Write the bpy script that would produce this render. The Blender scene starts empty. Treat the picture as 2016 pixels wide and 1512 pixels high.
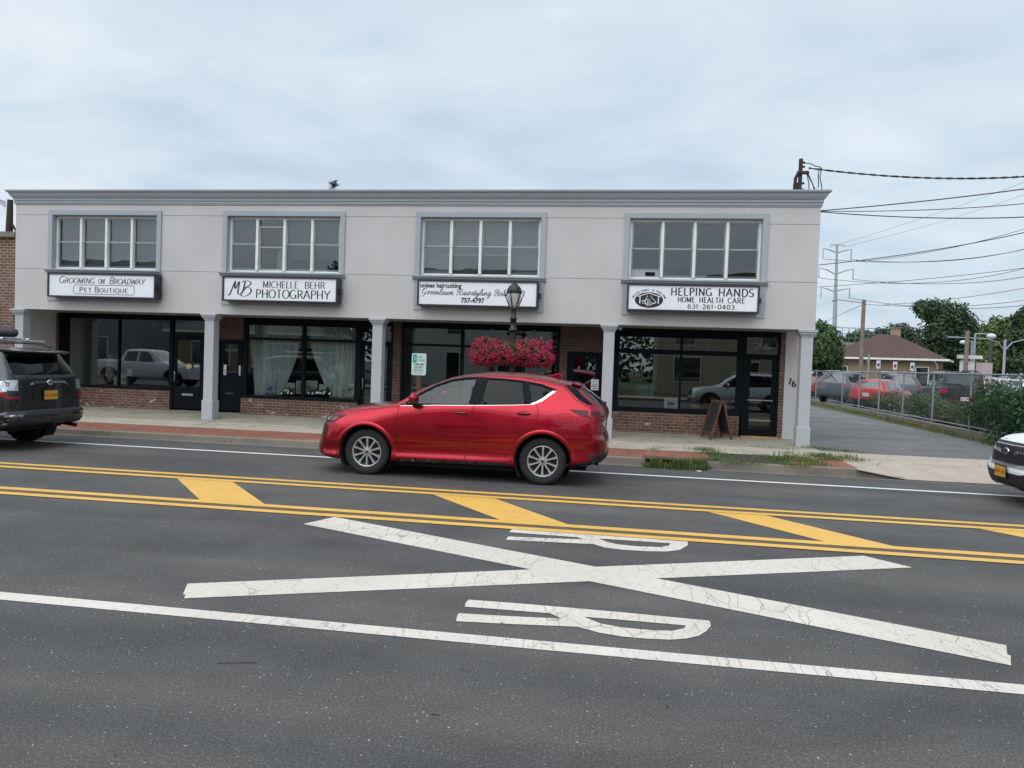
import bpy, bmesh, math, random
from mathutils import Vector, Matrix
from mathutils.geometry import delaunay_2d_cdt
from mathutils.bvhtree import BVHTree
rad = math.radians
SC = bpy.context.scene
COL = SC.collection
# ------------------------------------------------------------------ camera
F_PX, YAW, PITCH, ROLL, CH = 1480.0, 0.150902, -0.028597, 0.035029, 1.82
_cy, _sy = math.cos(YAW), math.sin(YAW)
_f = Vector((-_sy*math.cos(PITCH), _cy*math.cos(PITCH), math.sin(PITCH)))
_r0 = Vector((_cy, _sy, 0)); _u0 = _r0.cross(_f)
_r = _r0*math.cos(ROLL) + _u0*math.sin(ROLL)
_u = -_r0*math.sin(ROLL) + _u0*math.cos(ROLL)
cd = bpy.data.cameras.new('camera'); cam = bpy.data.objects.new('camera', cd); COL.objects.link(cam)
cd.sensor_fit = 'HORIZONTAL'; cd.sensor_width = 36; cd.lens = 36*F_PX/2016; cd.clip_end = 3000; cd.clip_start = 0.05
M = Matrix((( _r.x, _u.x, -_f.x), (_r.y, _u.y, -_f.y), (_r.z, _u.z, -_f.z))).to_4x4()
cam.matrix_world = Matrix.Translation((0, 0, CH)) @ M
SC.camera = cam
def _ray(u, v):
    return _r*((u-1008)/F_PX) - _u*((v-756)/F_PX) + _f
def onY(u, v, Y):
    d = _ray(u, v); t = Y/d.y; return Vector((d.x*t, Y, CH+d.z*t))
def onZ(u, v, Z=0.0):
    d = _ray(u, v); t = (Z-CH)/d.z; return Vector((d.x*t, d.y*t, Z))
# ------------------------------------------------------------------ world and sun (thin overcast)
SUN_EL, SUN_AZ = 58, 205      # azimuth measured clockwise from +Y
W = bpy.data.worlds.new('World'); SC.world = W; W.use_nodes = True
nt = W.node_tree; nt.nodes.clear()
def N(nt, t, **k):
    n = nt.nodes.new(t)
    for a, b in k.items(): setattr(n, a, b)
    return n
out = N(nt, 'ShaderNodeOutputWorld'); bg = N(nt, 'ShaderNodeBackground'); bg.inputs[1].default_value = 0.12
sky = N(nt, 'ShaderNodeTexSky'); sky.sky_type = 'NISHITA'; sky.sun_disc = False
sky.sun_elevation = rad(SUN_EL); sky.sun_rotation = rad(SUN_AZ); sky.air_density = 1.2; sky.dust_density = 2.5; sky.ozone_density = 1.5
tc = N(nt, 'ShaderNodeTexCoord')
sep = N(nt, 'ShaderNodeSeparateXYZ'); nt.links.new(tc.outputs['Generated'], sep.inputs[0])
# clouds on a high flat layer: direction / (height + k)
ad = N(nt, 'ShaderNodeMath', operation='ADD'); ad.inputs[1].default_value = 0.16; nt.links.new(sep.outputs['Z'], ad.inputs[0])
mx = N(nt, 'ShaderNodeMath', operation='MAXIMUM'); mx.inputs[1].default_value = 0.05; nt.links.new(ad.outputs[0], mx.inputs[0])
dx = N(nt, 'ShaderNodeMath', operation='DIVIDE'); dy = N(nt, 'ShaderNodeMath', operation='DIVIDE')
nt.links.new(sep.outputs['X'], dx.inputs[0]); nt.links.new(mx.outputs[0], dx.inputs[1])
nt.links.new(sep.outputs['Y'], dy.inputs[0]); nt.links.new(mx.outputs[0], dy.inputs[1])
cmb = N(nt, 'ShaderNodeCombineXYZ'); nt.links.new(dx.outputs[0], cmb.inputs[0]); nt.links.new(dy.outputs[0], cmb.inputs[1])
def noise_w(scale, detail, dist, sx=1, sy=1, off=(0,0,0), rot=0):
    mp = N(nt, 'ShaderNodeMapping'); mp.inputs['Scale'].default_value = (sx, sy, 1); mp.inputs['Location'].default_value = off
    mp.inputs['Rotation'].default_value = (0, 0, rot)
    nt.links.new(cmb.outputs[0], mp.inputs[0])
    n = N(nt, 'ShaderNodeTexNoise'); n.inputs['Scale'].default_value = scale; n.inputs['Detail'].default_value = detail
    n.inputs['Roughness'].default_value = 0.55; n.inputs['Distortion'].default_value = dist
    nt.links.new(mp.outputs[0], n.inputs['Vector']); return n
def ramp(nt, pts):
    r = N(nt, 'ShaderNodeValToRGB'); e = r.color_ramp.elements
    while len(e) < len(pts): e.new(0.5)
    for i, (p, c) in enumerate(pts):
        e[i].position = p; e[i].color = (*c, 1) if len(c) == 3 else c
    return r
n1 = noise_w(1.5, 10, 0.35, 1.0, 1.25, (3.1, 1.7, 0), 0.75)
n2 = noise_w(0.5, 4, 0.3, 1, 1, (9.1, 2.2, 0))
sm = N(nt, 'ShaderNodeMath', operation='ADD'); nt.links.new(n1.outputs['Fac'], sm.inputs[0]); nt.links.new(n2.outputs['Fac'], sm.inputs[1])
# cloud brightness levels (radiance before the 0.12 strength)
rc = ramp(nt, [(0.38, (4.8, 5.85, 6.95)), (0.49, (5.9, 6.85, 7.7)), (0.61, (7.2, 7.8, 8.3))])
hf = N(nt, 'ShaderNodeMath', operation='MULTIPLY'); hf.inputs[1].default_value = 0.5; nt.links.new(sm.outputs[0], hf.inputs[0]); nt.links.new(hf.outputs[0], rc.inputs[0])
mixc = N(nt, 'ShaderNodeMix', data_type='RGBA'); mixc.inputs[0].default_value = 0.88
nt.links.new(sky.outputs[0], mixc.inputs[6]); nt.links.new(rc.outputs[0], mixc.inputs[7])
# bright veil round the sun, up and behind the photographer
nrm = N(nt, 'ShaderNodeVectorMath', operation='NORMALIZE'); nt.links.new(tc.outputs['Generated'], nrm.inputs[0])
dt = N(nt, 'ShaderNodeVectorMath', operation='DOT_PRODUCT'); nt.links.new(nrm.outputs[0], dt.inputs[0])
sdir = Vector((math.sin(rad(SUN_AZ))*math.cos(rad(SUN_EL)), math.cos(rad(SUN_AZ))*math.cos(rad(SUN_EL)), math.sin(rad(SUN_EL))))
dt.inputs[1].default_value = sdir
mr = N(nt, 'ShaderNodeMapRange'); mr.inputs[1].default_value = 0.2; mr.inputs[2].default_value = 1.0; mr.inputs[3].default_value = 1.0; mr.inputs[4].default_value = 1.75
nt.links.new(dt.outputs['Value'], mr.inputs[0])
vm = N(nt, 'ShaderNodeVectorMath', operation='SCALE'); nt.links.new(mixc.outputs[2], vm.inputs[0]); nt.links.new(mr.outputs[0], vm.inputs['Scale'])
nt.links.new(vm.outputs[0], bg.inputs[0]); nt.links.new(bg.outputs[0], out.inputs[0])
sl = bpy.data.lights.new('sun', 'SUN'); sl.energy = 1.7; sl.angle = rad(75); sl.color = (1, 0.94, 0.87)
so = bpy.data.objects.new('sun', sl); COL.objects.link(so)
so.rotation_euler = sdir.to_track_quat('Z', 'Y').to_euler()
SC.view_settings.view_transform = 'Standard'; SC.view_settings.look = 'None'; SC.view_settings.exposure = 0.0; SC.view_settings.gamma = 1
SC.cycles.max_bounces = 8; SC.cycles.transparent_max_bounces = 24; SC.cycles.glossy_bounces = 4; SC.cycles.transmission_bounces = 6
SC.cycles.use_denoising = True
# ------------------------------------------------------------------ materials
def srgb(r, g, b):
    f = lambda c: (c/12.92 if c <= 0.04045 else ((c+0.055)/1.055)**2.4)
    return (f(r/255), f(g/255), f(b/255))
MATS = {}
class MT:
    """small node helper"""
    def __init__(s, name, rough=0.6, color=(0.5,)*3, metal=0, spec=0.5):
        s.m = bpy.data.materials.new(name); s.m.use_nodes = True; s.nt = s.m.node_tree
        s.b = s.nt.nodes['Principled BSDF']; s.b.inputs['Roughness'].default_value = rough
        s.b.inputs['Base Color'].default_value = (*color, 1); s.b.inputs['Metallic'].default_value = metal
        s.b.inputs['Specular IOR Level'].default_value = spec
        s.tc = N(s.nt, 'ShaderNodeTexCoord'); MATS[name] = s.m
    def vec(s, scale=(1,1,1), rot=(0,0,0), loc=(0,0,0), src='Object'):
        mp = N(s.nt, 'ShaderNodeMapping'); mp.inputs['Scale'].default_value = scale; mp.inputs['Rotation'].default_value = rot; mp.inputs['Location'].default_value = loc
        s.nt.links.new(s.tc.outputs[src], mp.inputs[0]); return mp.outputs[0]
    def noise(s, scale, detail=4, rough=0.55, v=None, dist=0):
        n = N(s.nt, 'ShaderNodeTexNoise'); n.inputs['Scale'].default_value = scale; n.inputs['Detail'].default_value = detail
        n.inputs['Roughness'].default_value = rough; n.inputs['Distortion'].default_value = dist
        s.nt.links.new(v if v is not None else s.tc.outputs['Object'], n.inputs['Vector']); return n.outputs['Fac']
    def voro(s, scale, feature='F1', v=None, out='Distance', rnd=1.0):
        n = N(s.nt, 'ShaderNodeTexVoronoi', feature=feature); n.inputs['Scale'].default_value = scale; n.inputs['Randomness'].default_value = rnd
        s.nt.links.new(v if v is not None else s.tc.outputs['Object'], n.inputs['Vector']); return n.outputs[out]
    def ramp(s, fac, pts):
        r = ramp(s.nt, pts); s.nt.links.new(fac, r.inputs[0]); return r.outputs[0]
    def mix(s, fac, a, b, mode='MIX'):
        m = N(s.nt, 'ShaderNodeMix', data_type='RGBA', blend_type=mode)
        for i, x in ((0, fac), (6, a), (7, b)):
            if isinstance(x, (int, float)): m.inputs[i].default_value = x
            elif isinstance(x, tuple): m.inputs[i].default_value = (*x, 1)
            else: s.nt.links.new(x, m.inputs[i])
        return m.outputs[2]
    def math(s, op, a, b=None):
        m = N(s.nt, 'ShaderNodeMath', operation=op)
        for i, x in ((0, a), (1, b)):
            if x is None: continue
            if isinstance(x, (int, float)): m.inputs[i].default_value = x
            else: s.nt.links.new(x, m.inputs[i])
        return m.outputs[0]
    def col(s, o): s.nt.links.new(o, s.b.inputs['Base Color'])
    def rgh(s, o): s.nt.links.new(o, s.b.inputs['Roughness'])
    def bump(s, h, strength=0.3, dist=0.01):
        b = N(s.nt, 'ShaderNodeBump'); b.inputs['Strength'].default_value = strength; b.inputs['Distance'].default_value = dist
        s.nt.links.new(h, b.inputs['Height']); s.nt.links.new(b.outputs[0], s.b.inputs['Normal'])
def simple(name, color, rough=0.5, metal=0, var=0.12, scale=6, spec=0.5, coat=0, bump=0):
    t = MT(name, rough, color, metal, spec)
    n = t.noise(scale, 5)
    d = tuple(c*(1-var) for c in color); l = tuple(min(1, c*(1+var)) for c in color)
    t.col(t.ramp(n, [(0.3, d), (0.7, l)]))
    if coat: t.b.inputs['Coat Weight'].default_value = coat; t.b.inputs['Coat Roughness'].default_value = 0.04
    if bump: t.bump(t.noise(scale*8, 4), bump, 0.01)
    return t.m
# asphalt
def asphalt(name, base, tint=(1,1,1), streak=True):
    t = MT(name, 0.85)
    fine = t.noise(70, 3, 0.8); mid = t.noise(1.3, 6, 0.6); big = t.noise(0.25, 3, 0.5, t.vec((0.35, 1.6, 1)))
    g = lambda k: tuple(base*k*x for x in tint)
    c = t.ramp(fine, [(0.30, g(0.42)), (0.5, g(0.93)), (0.70, g(1.75))])
    c = t.mix(1.0, c, t.ramp(mid, [(0.3, (0.86,)*3), (0.7, (1.12,)*3)]), 'MULTIPLY')
    c = t.mix(1.0, c, t.ramp(big, [(0.35, (0.88, 0.88, 0.90)), (0.65, (1.1, 1.09, 1.07))]), 'MULTIPLY')
    pt_ = t.noise(0.45, 5, 0.65, t.vec((0.6, 1, 1), loc=(4.2, 1.3, 0)), 1.2)
    c = t.mix(1.0, c, t.ramp(pt_, [(0.40, (0.80, 0.80, 0.81)), (0.52, (1.0,)*3), (0.66, (1.14, 1.13, 1.11))]), 'MULTIPLY')
    oil = t.ramp(t.noise(1.7, 4, 0.6, t.vec((1, 1.4, 1), loc=(2, 7, 0))), [(0.68, (0,0,0)), (0.76, (1,1,1))])
    c = t.mix(t.math('MULTIPLY', oil, 0.35), c, g(0.45))
    sp = t.voro(30, 'F1'); spc = t.voro(30, 'F1', out='Color')
    sepc = N(t.nt, 'ShaderNodeSeparateColor'); t.nt.links.new(spc, sepc.inputs[0])
    gate = t.math('GREATER_THAN', sepc.outputs[0], 0.62)
    sz = t.math('MULTIPLY', sepc.outputs[1], 0.19)
    dot = t.math('LESS_THAN', sp, sz)
    f = t.math('MULTIPLY', gate, dot)
    c = t.mix(t.math('MULTIPLY', f, 0.75), c, (0.42, 0.42, 0.40))
    sp2 = t.voro(62, 'F1'); spc2 = t.voro(62, 'F1', out='Color')
    se2 = N(t.nt, 'ShaderNodeSeparateColor'); t.nt.links.new(spc2, se2.inputs[0])
    f2 = t.math('MULTIPLY', t.math('GREATER_THAN', se2.outputs[0], 0.72), t.math('LESS_THAN', sp2, 0.24))
    c = t.mix(t.math('MULTIPLY', f2, 0.6), c, (0.24, 0.24, 0.235))
    if streak:   # worn wheel tracks along the road
        w = t.noise(1.0, 3, 0.5, t.vec((0.05, 1.3, 1)))
        c = t.mix(1.0, c, t.ramp(w, [(0.38, (0.84, 0.85, 0.88)), (0.6, (1.08, 1.07, 1.05))]), 'MULTIPLY')
    t.col(c); t.bump(t.noise(80, 3, 0.7), 0.35, 0.006); return t.m
M_ASPH = asphalt('asphalt_road', 0.076, (1.05, 1.0, 0.95))
M_DRIVE = asphalt('asphalt_drive', 0.150, (1.0, 0.99, 0.98), False)
def paint(name, color, dirt, along=(1, 1), crack=1.0):
    t = MT(name, 0.6)
    wob = t.noise(1.6, 3); v0 = t.vec((along[0], along[1], 1))
    add = N(t.nt, 'ShaderNodeVectorMath', operation='ADD'); t.nt.links.new(v0, add.inputs[0])
    sc = N(t.nt, 'ShaderNodeVectorMath', operation='SCALE'); sc.inputs['Scale'].default_value = 0.35
    nn = N(t.nt, 'ShaderNodeTexNoise'); nn.inputs['Scale'].default_value = 5; t.nt.links.new(t.tc.outputs['Object'], nn.inputs['Vector'])
    t.nt.links.new(nn.outputs['Color'], sc.inputs[0]); t.nt.links.new(sc.outputs[0], add.inputs[1])
    e = t.voro(1.0, 'DISTANCE_TO_EDGE', add.outputs[0])
    cr = t.ramp(e, [(0.0, (1,1,1)), (0.006*crack, (0.7,)*3), (0.022*crack, (0,0,0))])
    msk = t.ramp(t.noise(0.9, 3), [(0.42, (0,0,0)), (0.58, (1,1,1))])
    crf = t.math('MULTIPLY', cr, t.math('ADD', t.math('MULTIPLY', msk, 0.7), 0.12))
    c = t.ramp(t.noise(2.2, 6, 0.6), [(0.3, tuple(x*0.86 for x in color)), (0.65, color)])
    c = t.mix(t.math('MULTIPLY', t.ramp(t.noise(0.55, 3), [(0.45, (0,0,0)), (0.7, (1,1,1))]), 0.35), c, dirt)
    add2 = N(t.nt, 'ShaderNodeVectorMath', operation='MULTIPLY'); add2.inputs[1].default_value = (2.1, 2.6, 1); t.nt.links.new(add.outputs[0], add2.inputs[0])
    e2 = t.voro(1.0, 'DISTANCE_TO_EDGE', add2.outputs[0]); cr2 = t.ramp(e2, [(0.0, (1,1,1)), (0.03*crack, (0,0,0))])
    c = t.mix(t.math('MULTIPLY', cr2, t.math('MULTIPLY', t.ramp(t.noise(1.7, 3), [(.45, (0,0,0)), (.6, (1,1,1))]), .55)), c, (0.2, 0.19, 0.17))
    c = t.mix(crf, c, (0.10, 0.095, 0.09))
    chips = t.ramp(t.noise(26, 4, 0.7), [(0.60, (0,0,0)), (0.66, (1,1,1))])
    chips = t.math('MULTIPLY', chips, t.ramp(t.noise(0.8, 2), [(0.42, (0,0,0)), (0.55, (1,1,1))]))
    c = t.mix(t.math('MULTIPLY', chips, 0.8), c, (0.08, 0.08, 0.08))
    t.col(c); t.bump(e, 0.15, 0.004); return t.m
M_WHITE = paint('white_road_paint', (0.66, 0.605, 0.53), (0.43, 0.39, 0.325), (6.0, 2.0))
M_WHITEL = paint('white_line_paint', (0.68, 0.63, 0.56), (0.45, 0.42, 0.365), (9.0, .8))
M_WHITEF = simple('fresh_white_line', (0.72, 0.72, 0.72), 0.6, var=0.06, scale=3)
M_YEL = paint('yellow_road_paint', (0.76, 0.44, 0.085), (0.5, 0.3, 0.075), (7, 4), 0.35)
M_YELG = simple('worn_yellow_ghost', (0.105, 0.078, 0.052), 0.85, var=0.2, scale=9)
def concrete(name, base, joints=True, jx=1.5, jy=1.6, stain=0.25):
    t = MT(name, 0.85)
    c = t.ramp(t.noise(1.6, 7, 0.65), [(0.28, tuple(b*(1-stain) for b in base)), (0.5, base), (0.75, tuple(min(1, b*1.12) for b in base))])
    c = t.mix(1.0, c, t.ramp(t.noise(60, 3, 0.7), [(0.3, (0.80,)*3), (0.7, (1.14,)*3)]), 'MULTIPLY')
    blot = t.ramp(t.noise(0.9, 5, 0.7, dist=1.5), [(0.55, (0,0,0)), (0.68, (1,1,1))])
    c = t.mix(t.math('MULTIPLY', blot, 0.35), c, tuple(b*0.5 for b in base))
    if joints:
        cr = t.voro(0.7, 'DISTANCE_TO_EDGE', t.vec((1, 1, 1), loc=(0.3, 0.2, 0)))
        wv = t.ramp(cr, [(0.0, (1,1,1)), (0.008, (0,0,0))])
        c = t.mix(t.math('MULTIPLY', wv, 0.6), c, (0.06, 0.06, 0.045))
    t.col(c); t.bump(t.noise(45, 4), 0.3, 0.006); return t.m
M_CONC = concrete('sidewalk_concrete', (0.38, 0.345, 0.28))
M_FLAG = concrete('flagstone_concrete', (0.30, 0.275, 0.215), True, stain=0.35)
M_CURB = concrete('curb_concrete', (0.205, 0.18, 0.145), False, stain=0.4)
M_APRON = concrete('apron_concrete', (0.42, 0.355, 0.29), True, stain=0.12)
def brickmat(name, c1, c2, mortar, bw=0.2, bh=0.075, ms=0.012, axes='XZ', pale=0.0):
    t = MT(name, 0.85)
    sp = N(t.nt, 'ShaderNodeSeparateXYZ'); t.nt.links.new(t.tc.outputs['Object'], sp.inputs[0])
    cb = N(t.nt, 'ShaderNodeCombineXYZ')
    if axes == 'XZ':   # walls: x+y runs along any vertical face
        t.nt.links.new(t.math('ADD', sp.outputs[0], sp.outputs[1]), cb.inputs[0]); t.nt.links.new(sp.outputs[2], cb.inputs[1])
    else:
        t.nt.links.new(sp.outputs[0], cb.inputs[0]); t.nt.links.new(sp.outputs[1], cb.inputs[1])
    b = N(t.nt, 'ShaderNodeTexBrick'); t.nt.links.new(cb.outputs[0], b.inputs['Vector'])
    b.inputs['Color1'].default_value = (*c1, 1); b.inputs['Color2'].default_value = (*c2, 1); b.inputs['Mortar'].default_value = (*mortar, 1)
    b.inputs['Scale'].default_value = 1; b.inputs['Brick Width'].default_value = bw; b.inputs['Row Height'].default_value = bh
    b.inputs['Mortar Size'].default_value = ms; b.inputs['Mortar Smooth'].default_value = 0.2; b.inputs['Bias'].default_value = -0.1
    c = t.mix(1.0, b.outputs['Color'], t.ramp(t.noise(7, 5), [(0.25, (0.62,)*3), (0.7, (1.22,)*3)]), 'MULTIPLY')
    c = t.mix(1.0, c, t.ramp(t.noise(0.9, 3), [(0.3, (0.8,)*3), (0.7, (1.12,)*3)]), 'MULTIPLY')
    if pale:
        pm = t.ramp(t.noise(2.6, 5, 0.6, t.vec((1, 1, 2.6))), [(0.63, (0,0,0)), (0.68, (1,1,1))])
        c = t.mix(t.math('MULTIPLY', pm, pale), c, (0.5, 0.44, 0.38))
    t.col(c); t.bump(b.outputs['Fac'], -0.4 if False else 0.3, -0.006); return t.m
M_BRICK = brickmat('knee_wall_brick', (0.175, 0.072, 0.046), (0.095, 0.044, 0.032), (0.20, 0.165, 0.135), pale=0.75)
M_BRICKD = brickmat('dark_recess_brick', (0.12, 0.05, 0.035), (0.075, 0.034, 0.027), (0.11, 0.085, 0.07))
M_BRICKN = brickmat('neighbour_brick', (0.19, 0.085, 0.055), (0.11, 0.05, 0.036), (0.27, 0.22, 0.18), ms=0.014)
M_PAVER = brickmat('red_paver', (0.30, 0.105, 0.068), (0.215, 0.075, 0.05), (0.10, 0.06, 0.045), 0.2, 0.1, 0.008, 'XY')
def stucco(name, base, scale=1.0, stains=0.08):
    t = MT(name, 0.9)
    c = t.ramp(t.noise(0.8, 6, 0.6), [(0.3, tuple(b*(1-stains) for b in base)), (0.7, tuple(b*(1+stains*0.4) for b in base))])
    c = t.mix(1.0, c, t.ramp(t.noise(28, 4, 0.7), [(0.3, (0.93,)*3), (0.7, (1.05,)*3)]), 'MULTIPLY')
    # faint rain runs, stretched down the wall
    rn = t.ramp(t.noise(3.4, 6, 0.65, t.vec((3.2, 3.2, 0.22))), [(0.56, (0,0,0)), (0.72, (1,1,1))])
    c = t.mix(t.math('MULTIPLY', rn, 0.20), c, tuple(b*0.62 for b in base))
    t.col(c); t.bump(t.noise(70, 4, 0.7), 0.25, 0.004); return t.m
M_STUC = stucco('grey_beige_stucco', (0.53, 0.515, 0.51), stains=0.09)
M_TRIM = stucco('blue_grey_trim', (0.355, 0.39, 0.42), stains=0.06)
M_TRIMD = simple('trim_shadow_joint', (0.10, 0.11, 0.13), 0.9)
M_COLM = stucco('column_grey', (0.42, 0.44, 0.455), stains=0.06)
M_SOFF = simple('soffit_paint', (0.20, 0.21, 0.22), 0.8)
M_BLKF = simple('black_aluminium', (0.004, 0.007, 0.011), 0.6, 0.0, 0.2, spec=.10)
M_BLKD = simple('black_door_paint', (0.004, 0.006, 0.010), 0.6, spec=.10)
M_VINYL = simple('white_vinyl', (0.74, 0.73, 0.70), 0.5, var=0.08)
M_SIGNW = simple('sign_acrylic', (0.78, 0.80, 0.84), 0.3, var=0.03, scale=1.2)
M_SIGNK = simple('sign_cabinet', (0.022, 0.02, 0.028), 0.45)
M_INK = simple('lettering_black', (0.012, 0.012, 0.014), 0.5)
M_INKR = simple('lettering_brown', (0.05, 0.022, 0.018), 0.5)
M_INKG = simple('lettering_blue', (0.02, 0.04, 0.06), 0.5)
M_ROOF = simple('roof_membrane', (0.12, 0.12, 0.12), 0.9)
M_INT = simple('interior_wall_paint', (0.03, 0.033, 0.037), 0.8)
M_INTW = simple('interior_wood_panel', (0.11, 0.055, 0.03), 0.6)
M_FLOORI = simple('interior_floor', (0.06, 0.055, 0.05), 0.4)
def glass(name, refl=0.10, tint=(0.80, 0.86, 0.86), wav=0.0, rough=0.0):
    m = bpy.data.materials.new(name); m.use_nodes = True; nt = m.node_tree; nt.nodes.clear()
    o = N(nt, 'ShaderNodeOutputMaterial'); mx = N(nt, 'ShaderNodeMixShader'); tr = N(nt, 'ShaderNodeBsdfTransparent'); gl = N(nt, 'ShaderNodeBsdfGlossy')
    tr.inputs[0].default_value = (*tint, 1); gl.inputs['Roughness'].default_value = rough; gl.inputs[0].default_value = (0.95, 1, 1, 1)
    fw = N(nt, 'ShaderNodeLayerWeight'); fw.inputs[0].default_value = .5; lw = N(nt, 'ShaderNodeMath', operation='POWER'); lw.inputs[1].default_value = 4.0; nt.links.new(fw.outputs['Facing'], lw.inputs[0])
    a = N(nt, 'ShaderNodeMath', operation='MULTIPLY_ADD'); a.inputs[1].default_value = .85; a.inputs[2].default_value = refl+.05; a.use_clamp = True
    nt.links.new(lw.outputs[0], a.inputs[0]); nt.links.new(a.outputs[0], mx.inputs[0])
    if wav:
        tcx = N(nt, 'ShaderNodeTexCoord'); nz = N(nt, 'ShaderNodeTexNoise'); nz.inputs['Scale'].default_value = 1.4; nz.inputs['Detail'].default_value = 1
        nt.links.new(tcx.outputs['Object'], nz.inputs['Vector'])
        bp = N(nt, 'ShaderNodeBump'); bp.inputs['Strength'].default_value = wav; bp.inputs['Distance'].default_value = 0.05
        nt.links.new(nz.outputs['Fac'], bp.inputs['Height']); nt.links.new(bp.outputs[0], gl.inputs['Normal'])
    nt.links.new(tr.outputs[0], mx.inputs[1]); nt.links.new(gl.outputs[0], mx.inputs[2]); nt.links.new(mx.outputs[0], o.inputs[0])
    MATS[name] = m; return m
M_GLS = glass('shop_glass', 0.10, (0.52, 0.57, 0.58), 0.0)
M_GLU = glass('upstairs_glass', 0.06, (0.50, 0.56, 0.58), 0.03)
M_GLC = glass('car_glass_clear', 0.0, (0.62, 0.72, 0.70))
M_GLT = glass('car_glass_tinted', -0.03, (0.05, 0.055, 0.06))
M_GLL = glass('lamp_lens', 0.10, (0.75, 0.8, 0.85))
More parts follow.
